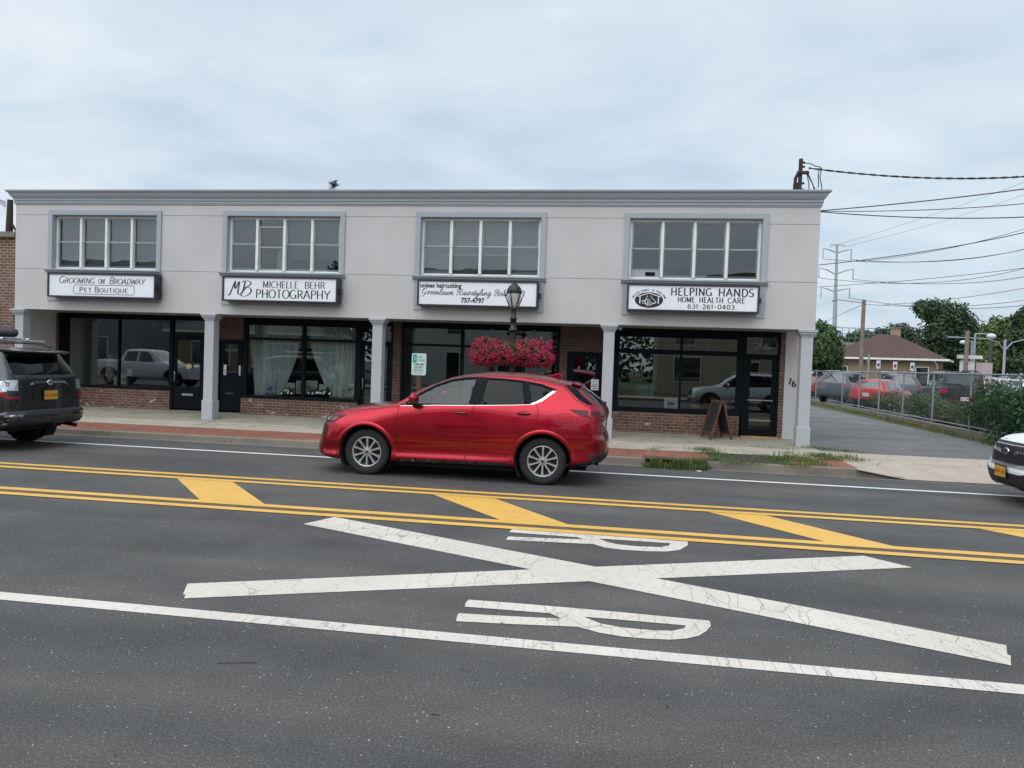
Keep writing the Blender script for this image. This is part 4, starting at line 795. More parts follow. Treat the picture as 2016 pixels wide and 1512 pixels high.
# ------------------------------------------------------------------ vehicles
def hermite(keys):
    xs = [k[0] for k in keys]; ys = [k[1] for k in keys]; n = len(xs); d = [(ys[i+1]-ys[i])/(xs[i+1]-xs[i]) for i in range(n-1)]
    m = [0]*n; m[0] = d[0]; m[-1] = d[-1]
    for i in range(1, n-1): m[i] = 0 if d[i-1]*d[i] <= 0 else 2*d[i-1]*d[i]/(d[i-1]+d[i])
    def f(x):
        if x <= xs[0]: return ys[0]
        if x >= xs[-1]: return ys[-1]
        i = 0
        while x > xs[i+1]: i += 1
        h = xs[i+1]-xs[i]; t = (x-xs[i])/h
        return (1+2*t)*(1-t)**2*ys[i]+t*(1-t)**2*h*m[i]+t*t*(3-2*t)*ys[i+1]+t*t*(t-1)*h*m[i+1]
    return f
class Shape:
    """body surface lofted from side profile, width curves and end profiles (x from the nose back, y across, z up)"""
    def __init__(s, S, nu=130, k=7):
        s.S = S; s.L = S['L']; s.ff = {n: hermite(S[n]) for n in ('top', 'belt', 'bot')}
        s.fw = {n: hermite(S[n]) for n in ('w_sill', 'w_max', 'w_belt', 'w_roof')}
        s.xf = hermite(S['nose']); s.xr = hermite(S['tail'])
        s.nu = nu; s.k = k; s.v = []; s.f = []
        us = []
        for i in range(nu+1):
            t = i/nu; us.append(t if False else .5-.5*math.cos(math.pi*t)*(1) if False else t)
        # denser at the ends
        us = []
        for i in range(nu+1):
            t = i/nu; us.append(lerp(t, .5-.5*math.cos(math.pi*t), .75))
        rows = [s.section(u) for u in us]; n = len(rows[0])
        for r in rows: s.v += r
        for i in range(nu):
            for j in range(n-1): a = i*n+j; s.f.append((a, a+1, a+n+1, a+n))
        m = len(s.v); s.v += [(x, -y, z) for x, y, z in s.v]
        for i in range(nu):
            for j in range(n-1): a = m+i*n+j; s.f.append((a, a+n, a+n+1, a+1))
        s.n = n
        s.bvh = BVHTree.FromPolygons([Vector(v) for v in s.v], s.f)
    def endround(s, u, z=None):
        S = s.S; r = 1
        uf, nf = S.get('uf', .13), S.get('nf', 2.6); ur, nr = S.get('ur', .07), S.get('nr', 3.2)
        if u < uf: r *= max(0, 1-(1-u/uf)**nf)**(1/nf)
        if u > 1-ur: r *= max(0, 1-(1-(1-u)/ur)**nr)**(1/nr)
        return r
    def section(s, u):
        S = s.S; L = s.L; x = u*L; zt, zb, z0 = s.ff['top'](x), s.ff['belt'](x), s.ff['bot'](x)
        e = s.endround(u); wsl, wm, wb, wr = (s.fw[n](x) for n in ('w_sill', 'w_max', 'w_belt', 'w_roof'))
        zb = min(zb, zt-.012); g = max(0, min(1, (zt-zb)/S.get('gh', .42))); g = g*g*(3-2*g)
        zm = lerp(z0, zb, S.get('mid', .55)); cr = S.get('crown', .045)
        wt = lerp(wb*.93, wr, g)
        P = [(0, z0), (wsl*.55, z0), (wsl*.93, z0), (wsl, z0+.045), (lerp(wsl, wm, .72)-S.get('waist', 0), lerp(z0, zm, .45)), (wm, zm), (lerp(wb, wm, .62), lerp(zm, zb, .68)), (wb+.012, zb-.028), (wb-.012*g, zb+.006)]
        if g > .02:
            P += [(lerp(wb, wt, .5)+.012*g, lerp(zb, zt-cr-.04, .5)), (wt+.01*g, zt-cr-.045*g), (wt-.07*g-.01, zt-cr+.006*g), (wt*.6, zt-cr*.36), (0, zt)]
        else:
            P += [(lerp(wb, wt, .5)+.0, lerp(zb, zt, .35)), (wt, lerp(zb, zt, .55)), (wt*.9, lerp(zb, zt, .66)), (wt*.55, lerp(zb, zt, .88)), (0, zt)]
        out = []; n = len(P); k = s.k
        for i in range(n-1):
            p0, p1, p2, p3 = (Vector(P[max(0, i-1)]), Vector(P[i]), Vector(P[i+1]), Vector(P[min(n-1, i+2)]))
            if i == 0: p0 = p1
            # centripetal catmull-rom
            t0 = 0; t1 = t0+max(1e-4, (p1-p0).length)**.5; t2 = t1+max(1e-4, (p2-p1).length)**.5; t3 = t2+max(1e-4, (p3-p2).length)**.5
            for j in range(k if i < n-2 else k+1):
                t = lerp(t1, t2, j/k)
                A1 = p0*((t1-t)/(t1-t0))+p1*((t-t0)/(t1-t0)) if t1 > t0 else p1; A2 = p1*((t2-t)/(t2-t1))+p2*((t-t1)/(t2-t1)); A3 = p2*((t3-t)/(t3-t2))+p3*((t-t2)/(t3-t2)) if t3 > t2 else p2
                B1 = A1*((t2-t)/(t2-t0))+A2*((t-t0)/(t2-t0)); B2 = A2*((t3-t)/(t3-t1))+A3*((t-t1)/(t3-t1))
                q = B1*((t2-t)/(t2-t1))+B2*((t-t1)/(t2-t1)); out.append((q.x, q.y))
        res = []; A, Bq = S.get('shf', .16), S.get('shr', .42)
        for y, z in out:
            xx = x+s.xf(z)*max(0, 1-u/A)**1.5+(s.xr(z)-L)*max(0, (u-(1-Bq))/Bq)**1.5
            res.append((xx, max(0, y)*e, z))
        return res
    def hit(s, p, ax):
        """p: 2-D point on the projection plane"""
        if ax in ('L', 'R'):
            sg = -1 if ax == 'L' else 1; o = Vector((p[0], sg*3, p[1])); d = Vector((0, -sg, 0))
        elif ax == 'F': o = Vector((-2, p[0], p[1])); d = Vector((1, 0, 0))
        elif ax == 'B': o = Vector((s.L+2, p[0], p[1])); d = Vector((-1, 0, 0))
        else: o = Vector((p[0], p[1], 4)); d = Vector((0, 0, -1))
        h = s.bvh.ray_cast(o, d)
        if h[0] is None:
            q = Vector((p[0], (-.8 if ax == 'L' else .8), p[1])) if ax in 'LR' else (Vector((0 if ax == 'F' else s.L, p[0], p[1])) if ax in 'FB' else Vector((p[0], p[1], 1.3)))
            h = s.bvh.find_nearest(q)
        nn = h[1].copy()
        if nn.dot(d) > 0: nn = -nn
        return h[0], nn
    def patch(s, poly, ax, off=.004, step=.06, skirt=.012, holes=(), fill=True):
        """panel following the body: outline poly in the projection plane"""
        def dens(poly, st):
            o = []
            for i, p in enumerate(poly):
                q = poly[(i+1) % len(poly)]; L = math.hypot(q[0]-p[0], q[1]-p[1]); n = max(1, int(L/st))
                o += [(lerp(p[0], q[0], j/n), lerp(p[1], q[1], j/n)) for j in range(n)]
            return o
        def inside(p, poly):
            c = False; j = len(poly)-1
            for i in range(len(poly)):
                if (poly[i][1] > p[1]) != (poly[j][1] > p[1]) and p[0] < (poly[j][0]-poly[i][0])*(p[1]-poly[i][1])/(poly[j][1]-poly[i][1])+poly[i][0]: c = not c
                j = i
            return c
        loops = [dens(poly, step*.6)]+[dens(h, step*.6) for h in holes]; pts = []; ed = []
        for lp in loops:
            n = len(pts); pts += lp; ed += [(n+i, n+(i+1) % len(lp)) for i in range(len(lp))]
        xs = [p[0] for p in poly]; zs_ = [p[1] for p in poly]
        x = min(xs)+step/2
        while x < max(xs) and fill:
            z = min(zs_)+step/2
            while z < max(zs_):
                if inside((x, z), poly) and not any(inside((x, z), h) for h in holes) and min(abs(x-a)+abs(z-b) for a, b in pts[:sum(len(l) for l in loops)]) > step*.45: pts.append((x, z))
                z += step
            x += step
        r = delaunay_2d_cdt([Vector(p) for p in pts], ed, [], 0, 1e-7)
        vs = []; ins = []
        for v in r[0]:
            h, nn = s.hit((v.x, v.y), ax); vs.append(h+nn*off); ins.append(h-nn*skirt)
        fs = []
        for f in r[2]:
            cx = sum(r[0][i].x for i in f)/len(f); cy = sum(r[0][i].y for i in f)/len(f)
            if inside((cx, cy), poly) and not any(inside((cx, cy), h) for h in holes): fs.append(tuple(f))
        mb = MB(); mb.add(vs, fs, True)
        if skirt:
            cnt = {}
            for f in fs:
                for i in range(len(f)):
                    e = (f[i], f[(i+1) % len(f)]); cnt[tuple(sorted(e))] = cnt.get(tuple(sorted(e)), 0)+1
            for (a, b), c in cnt.items():
                if c == 1: mb.add([vs[a], vs[b], ins[b], ins[a]], [(0, 1, 2, 3)])
        return mb
    def line(s, pts, ax, off=.003, w=.008, step=.05):
        """thin strip laid along a path on the body (panel gap, chrome strip)"""
        o = []
        for i in range(len(pts)-1):
            p, q = pts[i], pts[i+1]; n = max(1, int(math.hypot(q[0]-p[0], q[1]-p[1])/step)); o += [(lerp(p[0], q[0], j/n), lerp(p[1], q[1], j/n)) for j in range(n)]
        o.append(pts[-1]); vs = []
        for i, p in enumerate(o):
            a = o[max(0, i-1)]; b = o[min(len(o)-1, i+1)]; d = Vector((b[0]-a[0], b[1]-a[1])).normalized(); q = Vector((-d.y, d.x))*w/2
            for sg in (1, -1):
                h, nn = s.hit((p[0]+q.x*sg, p[1]+q.y*sg), ax); vs.append(h+nn*off)
        return MB().add(vs, [(2*i, 2*i+1, 2*i+3, 2*i+2) for i in range(len(o)-1)], True)
def carpaint(name, color, metal=.0, rough=.28, flake=0.0):
    t = MT(name, rough, color, metal); t.b.inputs['Coat Weight'].default_value = .55; t.b.inputs['Coat Roughness'].default_value = 0.02
    n = t.noise(1.5, 5); t.col(t.ramp(n, [(0.3, tuple(c*.92 for c in color)), (0.7, tuple(min(1, c*1.05) for c in color))]))
    if metal:
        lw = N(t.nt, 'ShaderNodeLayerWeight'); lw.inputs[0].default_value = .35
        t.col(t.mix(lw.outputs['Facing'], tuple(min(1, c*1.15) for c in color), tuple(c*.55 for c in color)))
    dust = t.noise(3, 5); t.rgh(t.ramp(dust, [(.3, (rough*.9,)*3), (.7, (rough*1.25,)*3)])); return t.m
M_TYRE = simple('tyre_rubber', (0.018, 0.018, 0.019), .85, bump=.2); M_RIM = simple('rim_alloy', (0.60, 0.61, 0.64), .32, .8, var=.04)
M_RIMD = simple('rim_dark', (0.03, 0.03, 0.033), .5, .5); M_PLAS = simple('dark_plastic', (0.016, 0.017, 0.019), .6); M_CHR = simple('chrome', (0.62, 0.63, 0.65), .18, 1.0, var=.02)
M_GAP = simple('panel_gap', (0.006, 0.004, 0.004), .9); M_UNDER = simple('underbody', (0.008, 0.008, 0.009), .95)
M_REDL = simple('red_lens', (0.30, 0.010, 0.012), .2); M_LAMP = simple('lamp_reflector', (0.55, 0.57, 0.6), .15, .8); M_AMB = simple('amber_lens', (0.22, 0.05, 0.02), .25)
M_LENSD = simple('smoked_lens', (0.07, 0.006, 0.012), .18, spec=.3); M_PLATE = simple('gold_plate', (0.62, 0.30, 0.035), .45, var=.08, scale=40); M_PLW = simple('white_plate', (0.6, 0.6, 0.6), .5)
M_SEAT = simple('seat_leather', (0.30, 0.30, 0.29), .6); M_DARKSEAT = simple('seat_dark', (0.03, 0.03, 0.032), .7); M_PLTXT = simple('plate_ink', (0.16, 0.045, 0.02), .5)
def wheel(name, parent, c, r, side, rimr, style='ten', w=.225, simple_=False, rimmat=None):
    """side -1: outer face towards -y"""
    x, y, z = c; rm = rimmat or M_RIM
    e = bpy.data.objects.new(name, None); COL.objects.link(e); e.parent = parent; e.location = c; e.empty_display_size = .1
    sg = side; h = w/2
    n = 20 if simple_ else 48
    m = MB(); m.lathe([(rimr*.96, sg*-h*.7), (rimr*1.0, sg*-h*.9), (r*.93, sg*-h), (r*.985, sg*-h*.82), (r, sg*-h*.6), (r, 0), (r, sg*h*.6), (r*.985, sg*h*.82), (r*.955, sg*h*.95), (r*.88, sg*h*1.03), (lerp(rimr, r, .5), sg*h*1.06), (rimr*1.06, sg*h*.98), (rimr*1.0, sg*h*.9), (rimr*.97, sg*h*.75)], n, (0, 0, 0), 'y')
    tr = m.build('tyre', M_TYRE, e)
    m = MB(); m.lathe([(rimr*1.005, sg*h*.93), (rimr*.975, sg*h*.96), (rimr*.94, sg*h*.90), (rimr*.91, sg*h*.6), (rimr*.86, sg*-h*.2), (rimr*.86, sg*-h*.8)], n, (0, 0, 0), 'y')
    m.build('rim_barrel', rm, e)
    m = MB(); m.lathe([(0, sg*h*.0), (rimr*.88, sg*h*.0)], n, (0, 0, 0), 'y'); m.build('brake_disc', M_RIMD, e)
    if simple_:
        m = MB(); m.lathe([(0, sg*h*.7), (rimr*.3, sg*h*.7), (rimr*.3, sg*h*.3)], 12, (0, 0, 0), 'y')
        for i in range(5):
            a = 2*math.pi*i/5; c_, s_ = math.cos(a), math.sin(a); t = rimr*.13
            m.add([(c_*q-s_*o, sg*h*yy, s_*q+c_*o) for q, o, yy in ((rimr*.2, -t, .7), (rimr*.2, t, .7), (rimr*.93, t, .85), (rimr*.93, -t, .85))], [(0, 1, 2, 3)])
        m.build('spokes', rm, e); return e
    m = MB(); m.lathe([(0, sg*h*.84), (rimr*.10, sg*h*.85), (rimr*.20, sg*h*.80), (rimr*.24, sg*h*.70), (rimr*.25, sg*h*.4)], 30, (0, 0, 0), 'y')
    if style == 'ten': ang = [(36*i+90, .075, .066) for i in range(10)]
    elif style == 'five': ang = [(72*i+90+d, .085, .055) for i in range(5) for d in (-9, 9)]
    else: ang = [(60*i+90, .15, .13) for i in range(6)]
    for ai, wi, wo in ang:
        a = rad(ai); c_, s_ = math.cos(a), math.sin(a); R_ = rimr
        pr = [(.14*R_, wi*R_*1.5, .84), (.30*R_, wi*R_, .80), (.60*R_, (wi+wo)/2*R_, .86), (.955*R_, wo*R_*1.5, .95)]
        vs = []
        for q, o, yy in pr:
            for oo, dd in ((-o, -.16), (-o*.55, 0), (o*.55, 0), (o, -.16), (o*.8, -.5), (-o*.8, -.5)): vs.append((c_*q-s_*oo, sg*h*(yy+dd), s_*q+c_*oo))
        fs = []
        for k in range(3):
            for j in range(6): fs.append((k*6+j, k*6+(j+1) % 6, (k+1)*6+(j+1) % 6, (k+1)*6+j))
        m.add(vs, fs)
    m.build('spokes', rm, e)
    m = MB()
    for i in range(5):
        a = rad(72*i+18+36); m.cyl((math.cos(a)*rimr*.155, sg*h*.78, math.sin(a)*rimr*.155), (math.cos(a)*rimr*.155, sg*h*.87, math.sin(a)*rimr*.155), rimr*.035, n=8)
    m.lathe([(0, sg*h*.90), (rimr*.085, sg*h*.89), (rimr*.09, sg*h*.84)], 16, (0, 0, 0), 'y'); m.build('hub_cap', M_RIMD, e)
    return e
def boolean(ob, cutters):
    for c in cutters:
        md = ob.modifiers.new('b', 'BOOLEAN'); md.operation = 'DIFFERENCE'; md.solver = 'EXACT'; md.object = c
    dg = bpy.context.evaluated_depsgraph_get(); dg.update()
    me = bpy.data.meshes.new_from_object(ob.evaluated_get(dg)); old = ob.data; ob.modifiers.clear(); ob.data = me
    for c in cutters: bpy.data.objects.remove(c)
    return ob
def arcpoly(cx, cz, r, z0, n=22, lead=0):
    """wheel-arch outline, open at the bottom at z0"""
    a = math.asin(max(-1, min(1, (z0-cz)/r))); pts = []
    for i in range(n+1):
        t = lerp(a, math.pi-a, i/n); pts.append((cx+r*math.cos(t), cz+r*math.sin(t)))
    return pts
def vehicle(name, S, paint, label, cat, loc, rz, group=None, detail=True):
    """S: the shape table. local x from the nose back; the thing's origin is on the ground at mid-wheelbase"""
    sh = Shape(S, 130 if detail else 44, 7 if detail else 3); xm = (S['ax'][0]+S['ax'][1])/2
    e = empty(name, (0, 0, 0), label, cat, group)
    def P(mb, nm, mat, par=None, **k):
        o = mb.build(nm, mat, **k); o.parent = par or e; return o
    R, ra = S['R'], S['arch']; W_ = S['W']
    body = MB().add(sh.v, sh.f, True).build('body', paint, e)
    bm = bmesh.new(); bm.from_mesh(body.data); bmesh.ops.remove_doubles(bm, verts=bm.verts, dist=0.0008); bmesh.ops.dissolve_degenerate(bm, dist=.0005, edges=bm.edges); bmesh.ops.recalc_face_normals(bm, faces=bm.faces); bm.to_mesh(body.data); bm.free()
    if detail:
        cut = []
        for ax in S['ax']:
            for sg in (-1, 1):
                m = MB(); m.prism(arcpoly(ax, R, ra, R-.30, 30)+[], sg*(W_-.30), sg*(W_+.3), 'y'); cut.append(m.build('cut', None))
        for poly in S['glass_side']:
            cut.append(MB().prism(poly, -W_-.3, W_+.3, 'y').build('cut', None))
        # cabin hollow
        cab = S['cabin']; m = MB(); n = len(cab); wf = lambda z: S['cab_w'][0] if z < S['cab_z'] else lerp(S['cab_w'][0], S['cab_w'][1], min(1, (z-S['cab_z'])/(S['H']-.08-S['cab_z'])))
        vs = [(x, -wf(z), z) for x, z in cab]+[(x, wf(z), z) for x, z in cab]
        m.add(vs, [tuple(range(n)), tuple(reversed(range(n, 2*n)))]+[(i, (i+1) % n, (i+1) % n+n, i+n) for i in range(n)]); cut.append(m.build('cut', None))
        ws = S['screen']; cut.append(MB().prism(ws, S.get('screen_z', .9), 2.5, 'z').build('cut', None))
        rw = S['rearglass']; cut.append(MB().prism(rw, S['L']-1.0, S['L']+.4, 'x').build('cut', None))
        boolean(body, cut)
        me = body.data
        me.materials.clear(); me.materials.append(paint); me.materials.append(M_UNDER if not S.get('lightcab') else M_UNDER)
        for pl in me.polygons:
            q = sh.bvh.find_nearest(pl.center); pl.material_index = 1 if (q[3] is None or q[3] > .006) else 0
        body.data.polygons.foreach_set('use_smooth', [True]*len(me.polygons))
        bm = bmesh.new(); bm.from_mesh(me)
        for ed in bm.edges:
            if len(ed.link_faces) == 2 and ed.calc_face_angle(0) > rad(32): ed.smooth = False
        bm.to_mesh(me); bm.free()
    st = .05 if detail else .14
    # glass
    for k, poly in enumerate(S['glass_side']):
        gm = M_GLC if (k in S.get('clear', (0,)) and detail) else M_GLT
        if not detail: gm = M_DGLASS
        cx_ = sum(q[0] for q in poly)/len(poly); cz_ = sum(q[1] for q in poly)/len(poly); big = [(cx_+(x-cx_)*1.035, cz_+(z-cz_)*1.05) for x, z in poly] if detail else poly
        for ax in 'LR': P(sh.patch(big, ax, -.007 if detail else .004, .13, 0), 'side_window', gm, fix=False)
    if detail:
        P(sh.patch(S['screen'], 'T', -.003, .06, 0), 'windscreen', M_GLC, fix=False); P(sh.patch(S['rearglass'], 'B', -.003, .06, 0), 'rear_window', M_GLT, fix=False)
    else:
        P(sh.patch(S['screen'], 'T', .004, .12, 0), 'windscreen', M_DGLASS); P(sh.patch(S['rearglass'], 'B', .004, .12, 0), 'rear_window', M_DGLASS)
    # pillars trim in black round the glass
    for item in S.get('patches', ()):
        nm, ax, poly, mat, off = item[:5]
        for a in (('L', 'R') if ax == 'S' else (ax,)): P(sh.patch(poly, a, off, st, .012 if off > 0 else 0, holes=S['glass_side'] if nm == 'window_trim' and detail else ()), nm, mat)
        if len(item) > 5 and item[5]:
            P(sh.patch([(-x, z) for x, z in poly], ax, off, st, .012), nm, mat)
    if detail:
        for nm, ax, pts, mat, off, w in S.get('lines', ()):
            for a in (('L', 'R') if ax == 'S' else (ax,)): P(sh.line(pts, a, off, w), nm, mat, fix=True)
    for k, ax in enumerate(S['ax']):
        for a in 'LR':
            lip = S.get('lip', .055); o = arcpoly(ax, R, ra+lip, R-.10, 26); i_ = arcpoly(ax, R, ra-.004 if detail else ra*.2, R-.10, 26)
            n_ = 44 if detail else 16; fr_ = ((-.004 if detail else -ra*.8, .55), (0, 1), (.25, 1.25), (.6, 1.15), (.85, .6), (1, -.15)); gv = []
            za = math.asin((-.10)/ra)
            for i in range(n_+1):
                t_ = lerp(za, math.pi-za, i/n_)
                for fq, oq in fr_:
                    rr = ra+(fq*lip if fq >= 0 else fq); h_, nn_ = sh.hit((ax+rr*math.cos(t_), R+rr*math.sin(t_)), a); gv.append(h_+nn_*S.get('lipoff', .012)*oq)
            k_ = len(fr_); P(MB().add(gv, [(i*k_+j, i*k_+j+1, (i+1)*k_+j+1, (i+1)*k_+j) for i in range(n_) for j in range(k_-1)], True), 'wheel_arch', S.get('lipmat') or paint)
            if not detail: P(sh.patch(arcpoly(ax, R, ra*.97, R-.12, 16), a, .016, .1, 0), 'wheel_well', M_UNDER)
        for sg, an in ((-1, 'L'), (1, 'R')):
            h, _ = sh.hit((ax, R+.0), an); yw = abs(h.y)-(S.get('inset', .145) if detail else .09)
            wheel('wheel', e, (ax, sg*yw, R), R, sg, S['rim'], S.get('style', 'ten'), S.get('tw', .225), not detail, S.get('rimmat'))
    if detail:
        # wheel housings and floor so nothing shows through
        m = MB()
        for ax in S['ax']:
            for sg in (-1, 1):
                rr = ra-.006; m = MB(); q = [(ax+rr*math.cos(t*math.pi/20), R+rr*math.sin(t*math.pi/20)) for t in range(-4, 25)]
                hh, _ = sh.hit((ax, R+ra+.02), 'L' if sg < 0 else 'R'); yo = abs(hh.y)-.03
                n = len(q); m.add([(a, sg*(W_-.31), b) for a, b in q]+[(a, sg*yo, b) for a, b in q], [(i, i+1, n+i+1, n+i) for i in range(n-1)], True); m.add([(a, sg*(W_-.31), b) for a, b in q], [tuple(range(n))])
                P(m, 'wheel_housing', M_UNDER)
        m = MB(); m.box(S['ax'][0]+ra, S['ax'][1]-ra, -W_+.16, W_-.16, S['floor']-.09, S['floor']+.02); m.box(.35, S['L']-.3, -.55, .55, S['floor']-.05, S['floor']+.03); m.cyl((S['ax'][0], -W_+.2, R), (S['ax'][0], W_-.2, R), .05); m.cyl((S['ax'][1], -W_+.2, R), (S['ax'][1], W_-.2, R), .06)
        P(m, 'underbody', M_UNDER)
        # interior
        sm = S.get('seatmat', M_SEAT)
        for sx, nm in ((S['seat'][0], 'front_seat'), (S['seat'][1], 'rear_seat')):
            for sy in (-.36, .36):
                m = MB(); m.prism([(sx, .50), (sx+.50, .48), (sx+.52, .62), (sx, .66)], sy-.24, sy+.24, 'y'); m.prism([(sx+.42, .60), (sx+.56, .58), (sx+.72, 1.18), (sx+.60, 1.20)], sy-.22, sy+.22, 'y'); m.prism([(sx+.62, 1.20), (sx+.72, 1.19), (sx+.75, 1.36), (sx+.66, 1.37)], sy-.13, sy+.13, 'y')
                P(m, nm, sm, bevel=.04)
        m = MB(); m.prism([(S['dash'], .6), (S['dash']+.45, .6), (S['dash']+.42, .98), (S['dash']+.2, 1.07), (S['dash'], 1.03)], -.68, .68, 'y'); P(m, 'dashboard', M_PLAS, bevel=.03)
        m = MB(); c = Vector((S['dash']+.55, -.36, 1.0)); ax_ = Vector((-.85, 0, .5)).normalized(); u_ = Vector((0, 1, 0)); v_ = ax_.cross(u_)
        m.tube([c+(u_*math.cos(t)+v_*math.sin(t))*.18 for t in [2*math.pi*i/20 for i in range(20)]], .014, 6, True); m.tube([c-u_*.17, c, c+u_*.17], .02, 6); m.tube([c, c+ax_*.25], .03, 6); P(m, 'steering_wheel', M_PLAS)
    for f in S.get('extras', ()): f(e, sh, P, detail)
    # put it in place (origin at mid wheelbase)
    def shift(o):
        for ch in o.children:
            if ch.type == 'MESH': ch.data.transform(Matrix.Translation((-xm, 0, 0))); shift(ch)
            else: ch.location.x -= xm
    shift(e)
    e.location = loc; e.rotation_euler = (0, 0, rz)
    return e
M_DGLASS = simple('dark_window', (0.012, 0.015, 0.018), .06, spec=.8, coat=1)
def mirrors(x, z, y, mat, s=1.0):
    def f(e, sh, P, detail):
        for sg in (-1, 1):
            m = MB(); m.ball((x+.02, sg*(y+.10), z+.03), .075*s, .115*s, .085*s, 14, 10)
            o = P(m, 'mirror', mat); m = MB(); m.tube([(x-.0, sg*(y-.05), z-.10), (x+.01, sg*(y+.04), z-.07), (x+.02, sg*(y+.09), z-.03)], .032*s, 8); m.ball((x+.02, sg*(y+.10), z-.03), .068*s, .10*s, .04*s, 12, 8); m.build('mirror_base', M_PLAS, o)
    return f
def handles(pos, mat):
    def f(e, sh, P, detail):
        for (x, z) in pos:
            for ax, sg in (('L', -1), ('R', 1)):
                h, nn = sh.hit((x, z), ax); h2, _ = sh.hit((x+.20, z-.005), ax)
                m = MB(); m.ball(((h.x+h2.x)/2+.02, (h.y+h2.y)/2+sg*.0-sg*.030, z-.01), .085, .034, .040, 12, 8)
                cup = P(sh.patch([(x+.01+.09+.085*math.cos(t*math.pi/8), z-.008+.038*math.sin(t*math.pi/8)) for t in range(16)], ax, .0055, .03, 0), 'handle_cup', M_GAP if False else S_CUP)
                m = MB(); m.tube([(h.x, h.y+sg*.006, z), (h.x+.02, h.y+sg*.030, z+.002), (h2.x-.02, h2.y+sg*.030, z-.003), (h2.x+.01, h2.y+sg*.008, z-.004)], [.008, .013, .014, .009], 8)
                P(m, 'door_handle', mat)
    return f
S_CUP = None
def plate(ax, x, z, mat, tilt=0, w=.305, h=.155, txt='', y=0):
    def f(e, sh, P, detail):
        s = -1 if ax == 'F' else 1
        hit, nn = sh.hit((y, z), ax); xx = hit.x+s*.025 if x is None else x
        m = MB(); m.box(xx-.006, xx+.006, y-w/2-.02, y+w/2+.02, z-h/2-.02, z+h/2+.02); fr = P(m, 'licence_plate', M_PLAS, bevel=.004)
        m = MB(); m.box(xx+s*.006, xx+s*.009, y-w/2, y+w/2, z-h/2, z+h/2); m.build('plate_face', mat, fr)
        m_ = MB(); rr_ = random.Random(int(abs(x or 0)*100)+7)
        for q_ in range(8):
            if q_ == 3: continue
            y_ = y-w*.40+q_*w*.115; m_.box(xx+s*.0092, xx+s*.0098, y_-w*.035, y_+w*.03, z-h*rr_.uniform(.16, .24), z+h*rr_.uniform(.12, .24))
        m_.build('plate_lettering', M_PLTXT, fr)
        if txt:
            vs, fs = text_mesh(txt, 0, 0, 0, h*.42, w*.82, bold=.02, align='C')
            MB().add([(xx+s*.0095, y+a*s, z+c-h*.2) for a, b, c in vs], fs).build('plate_lettering', M_PLTXT, fr)
    return f
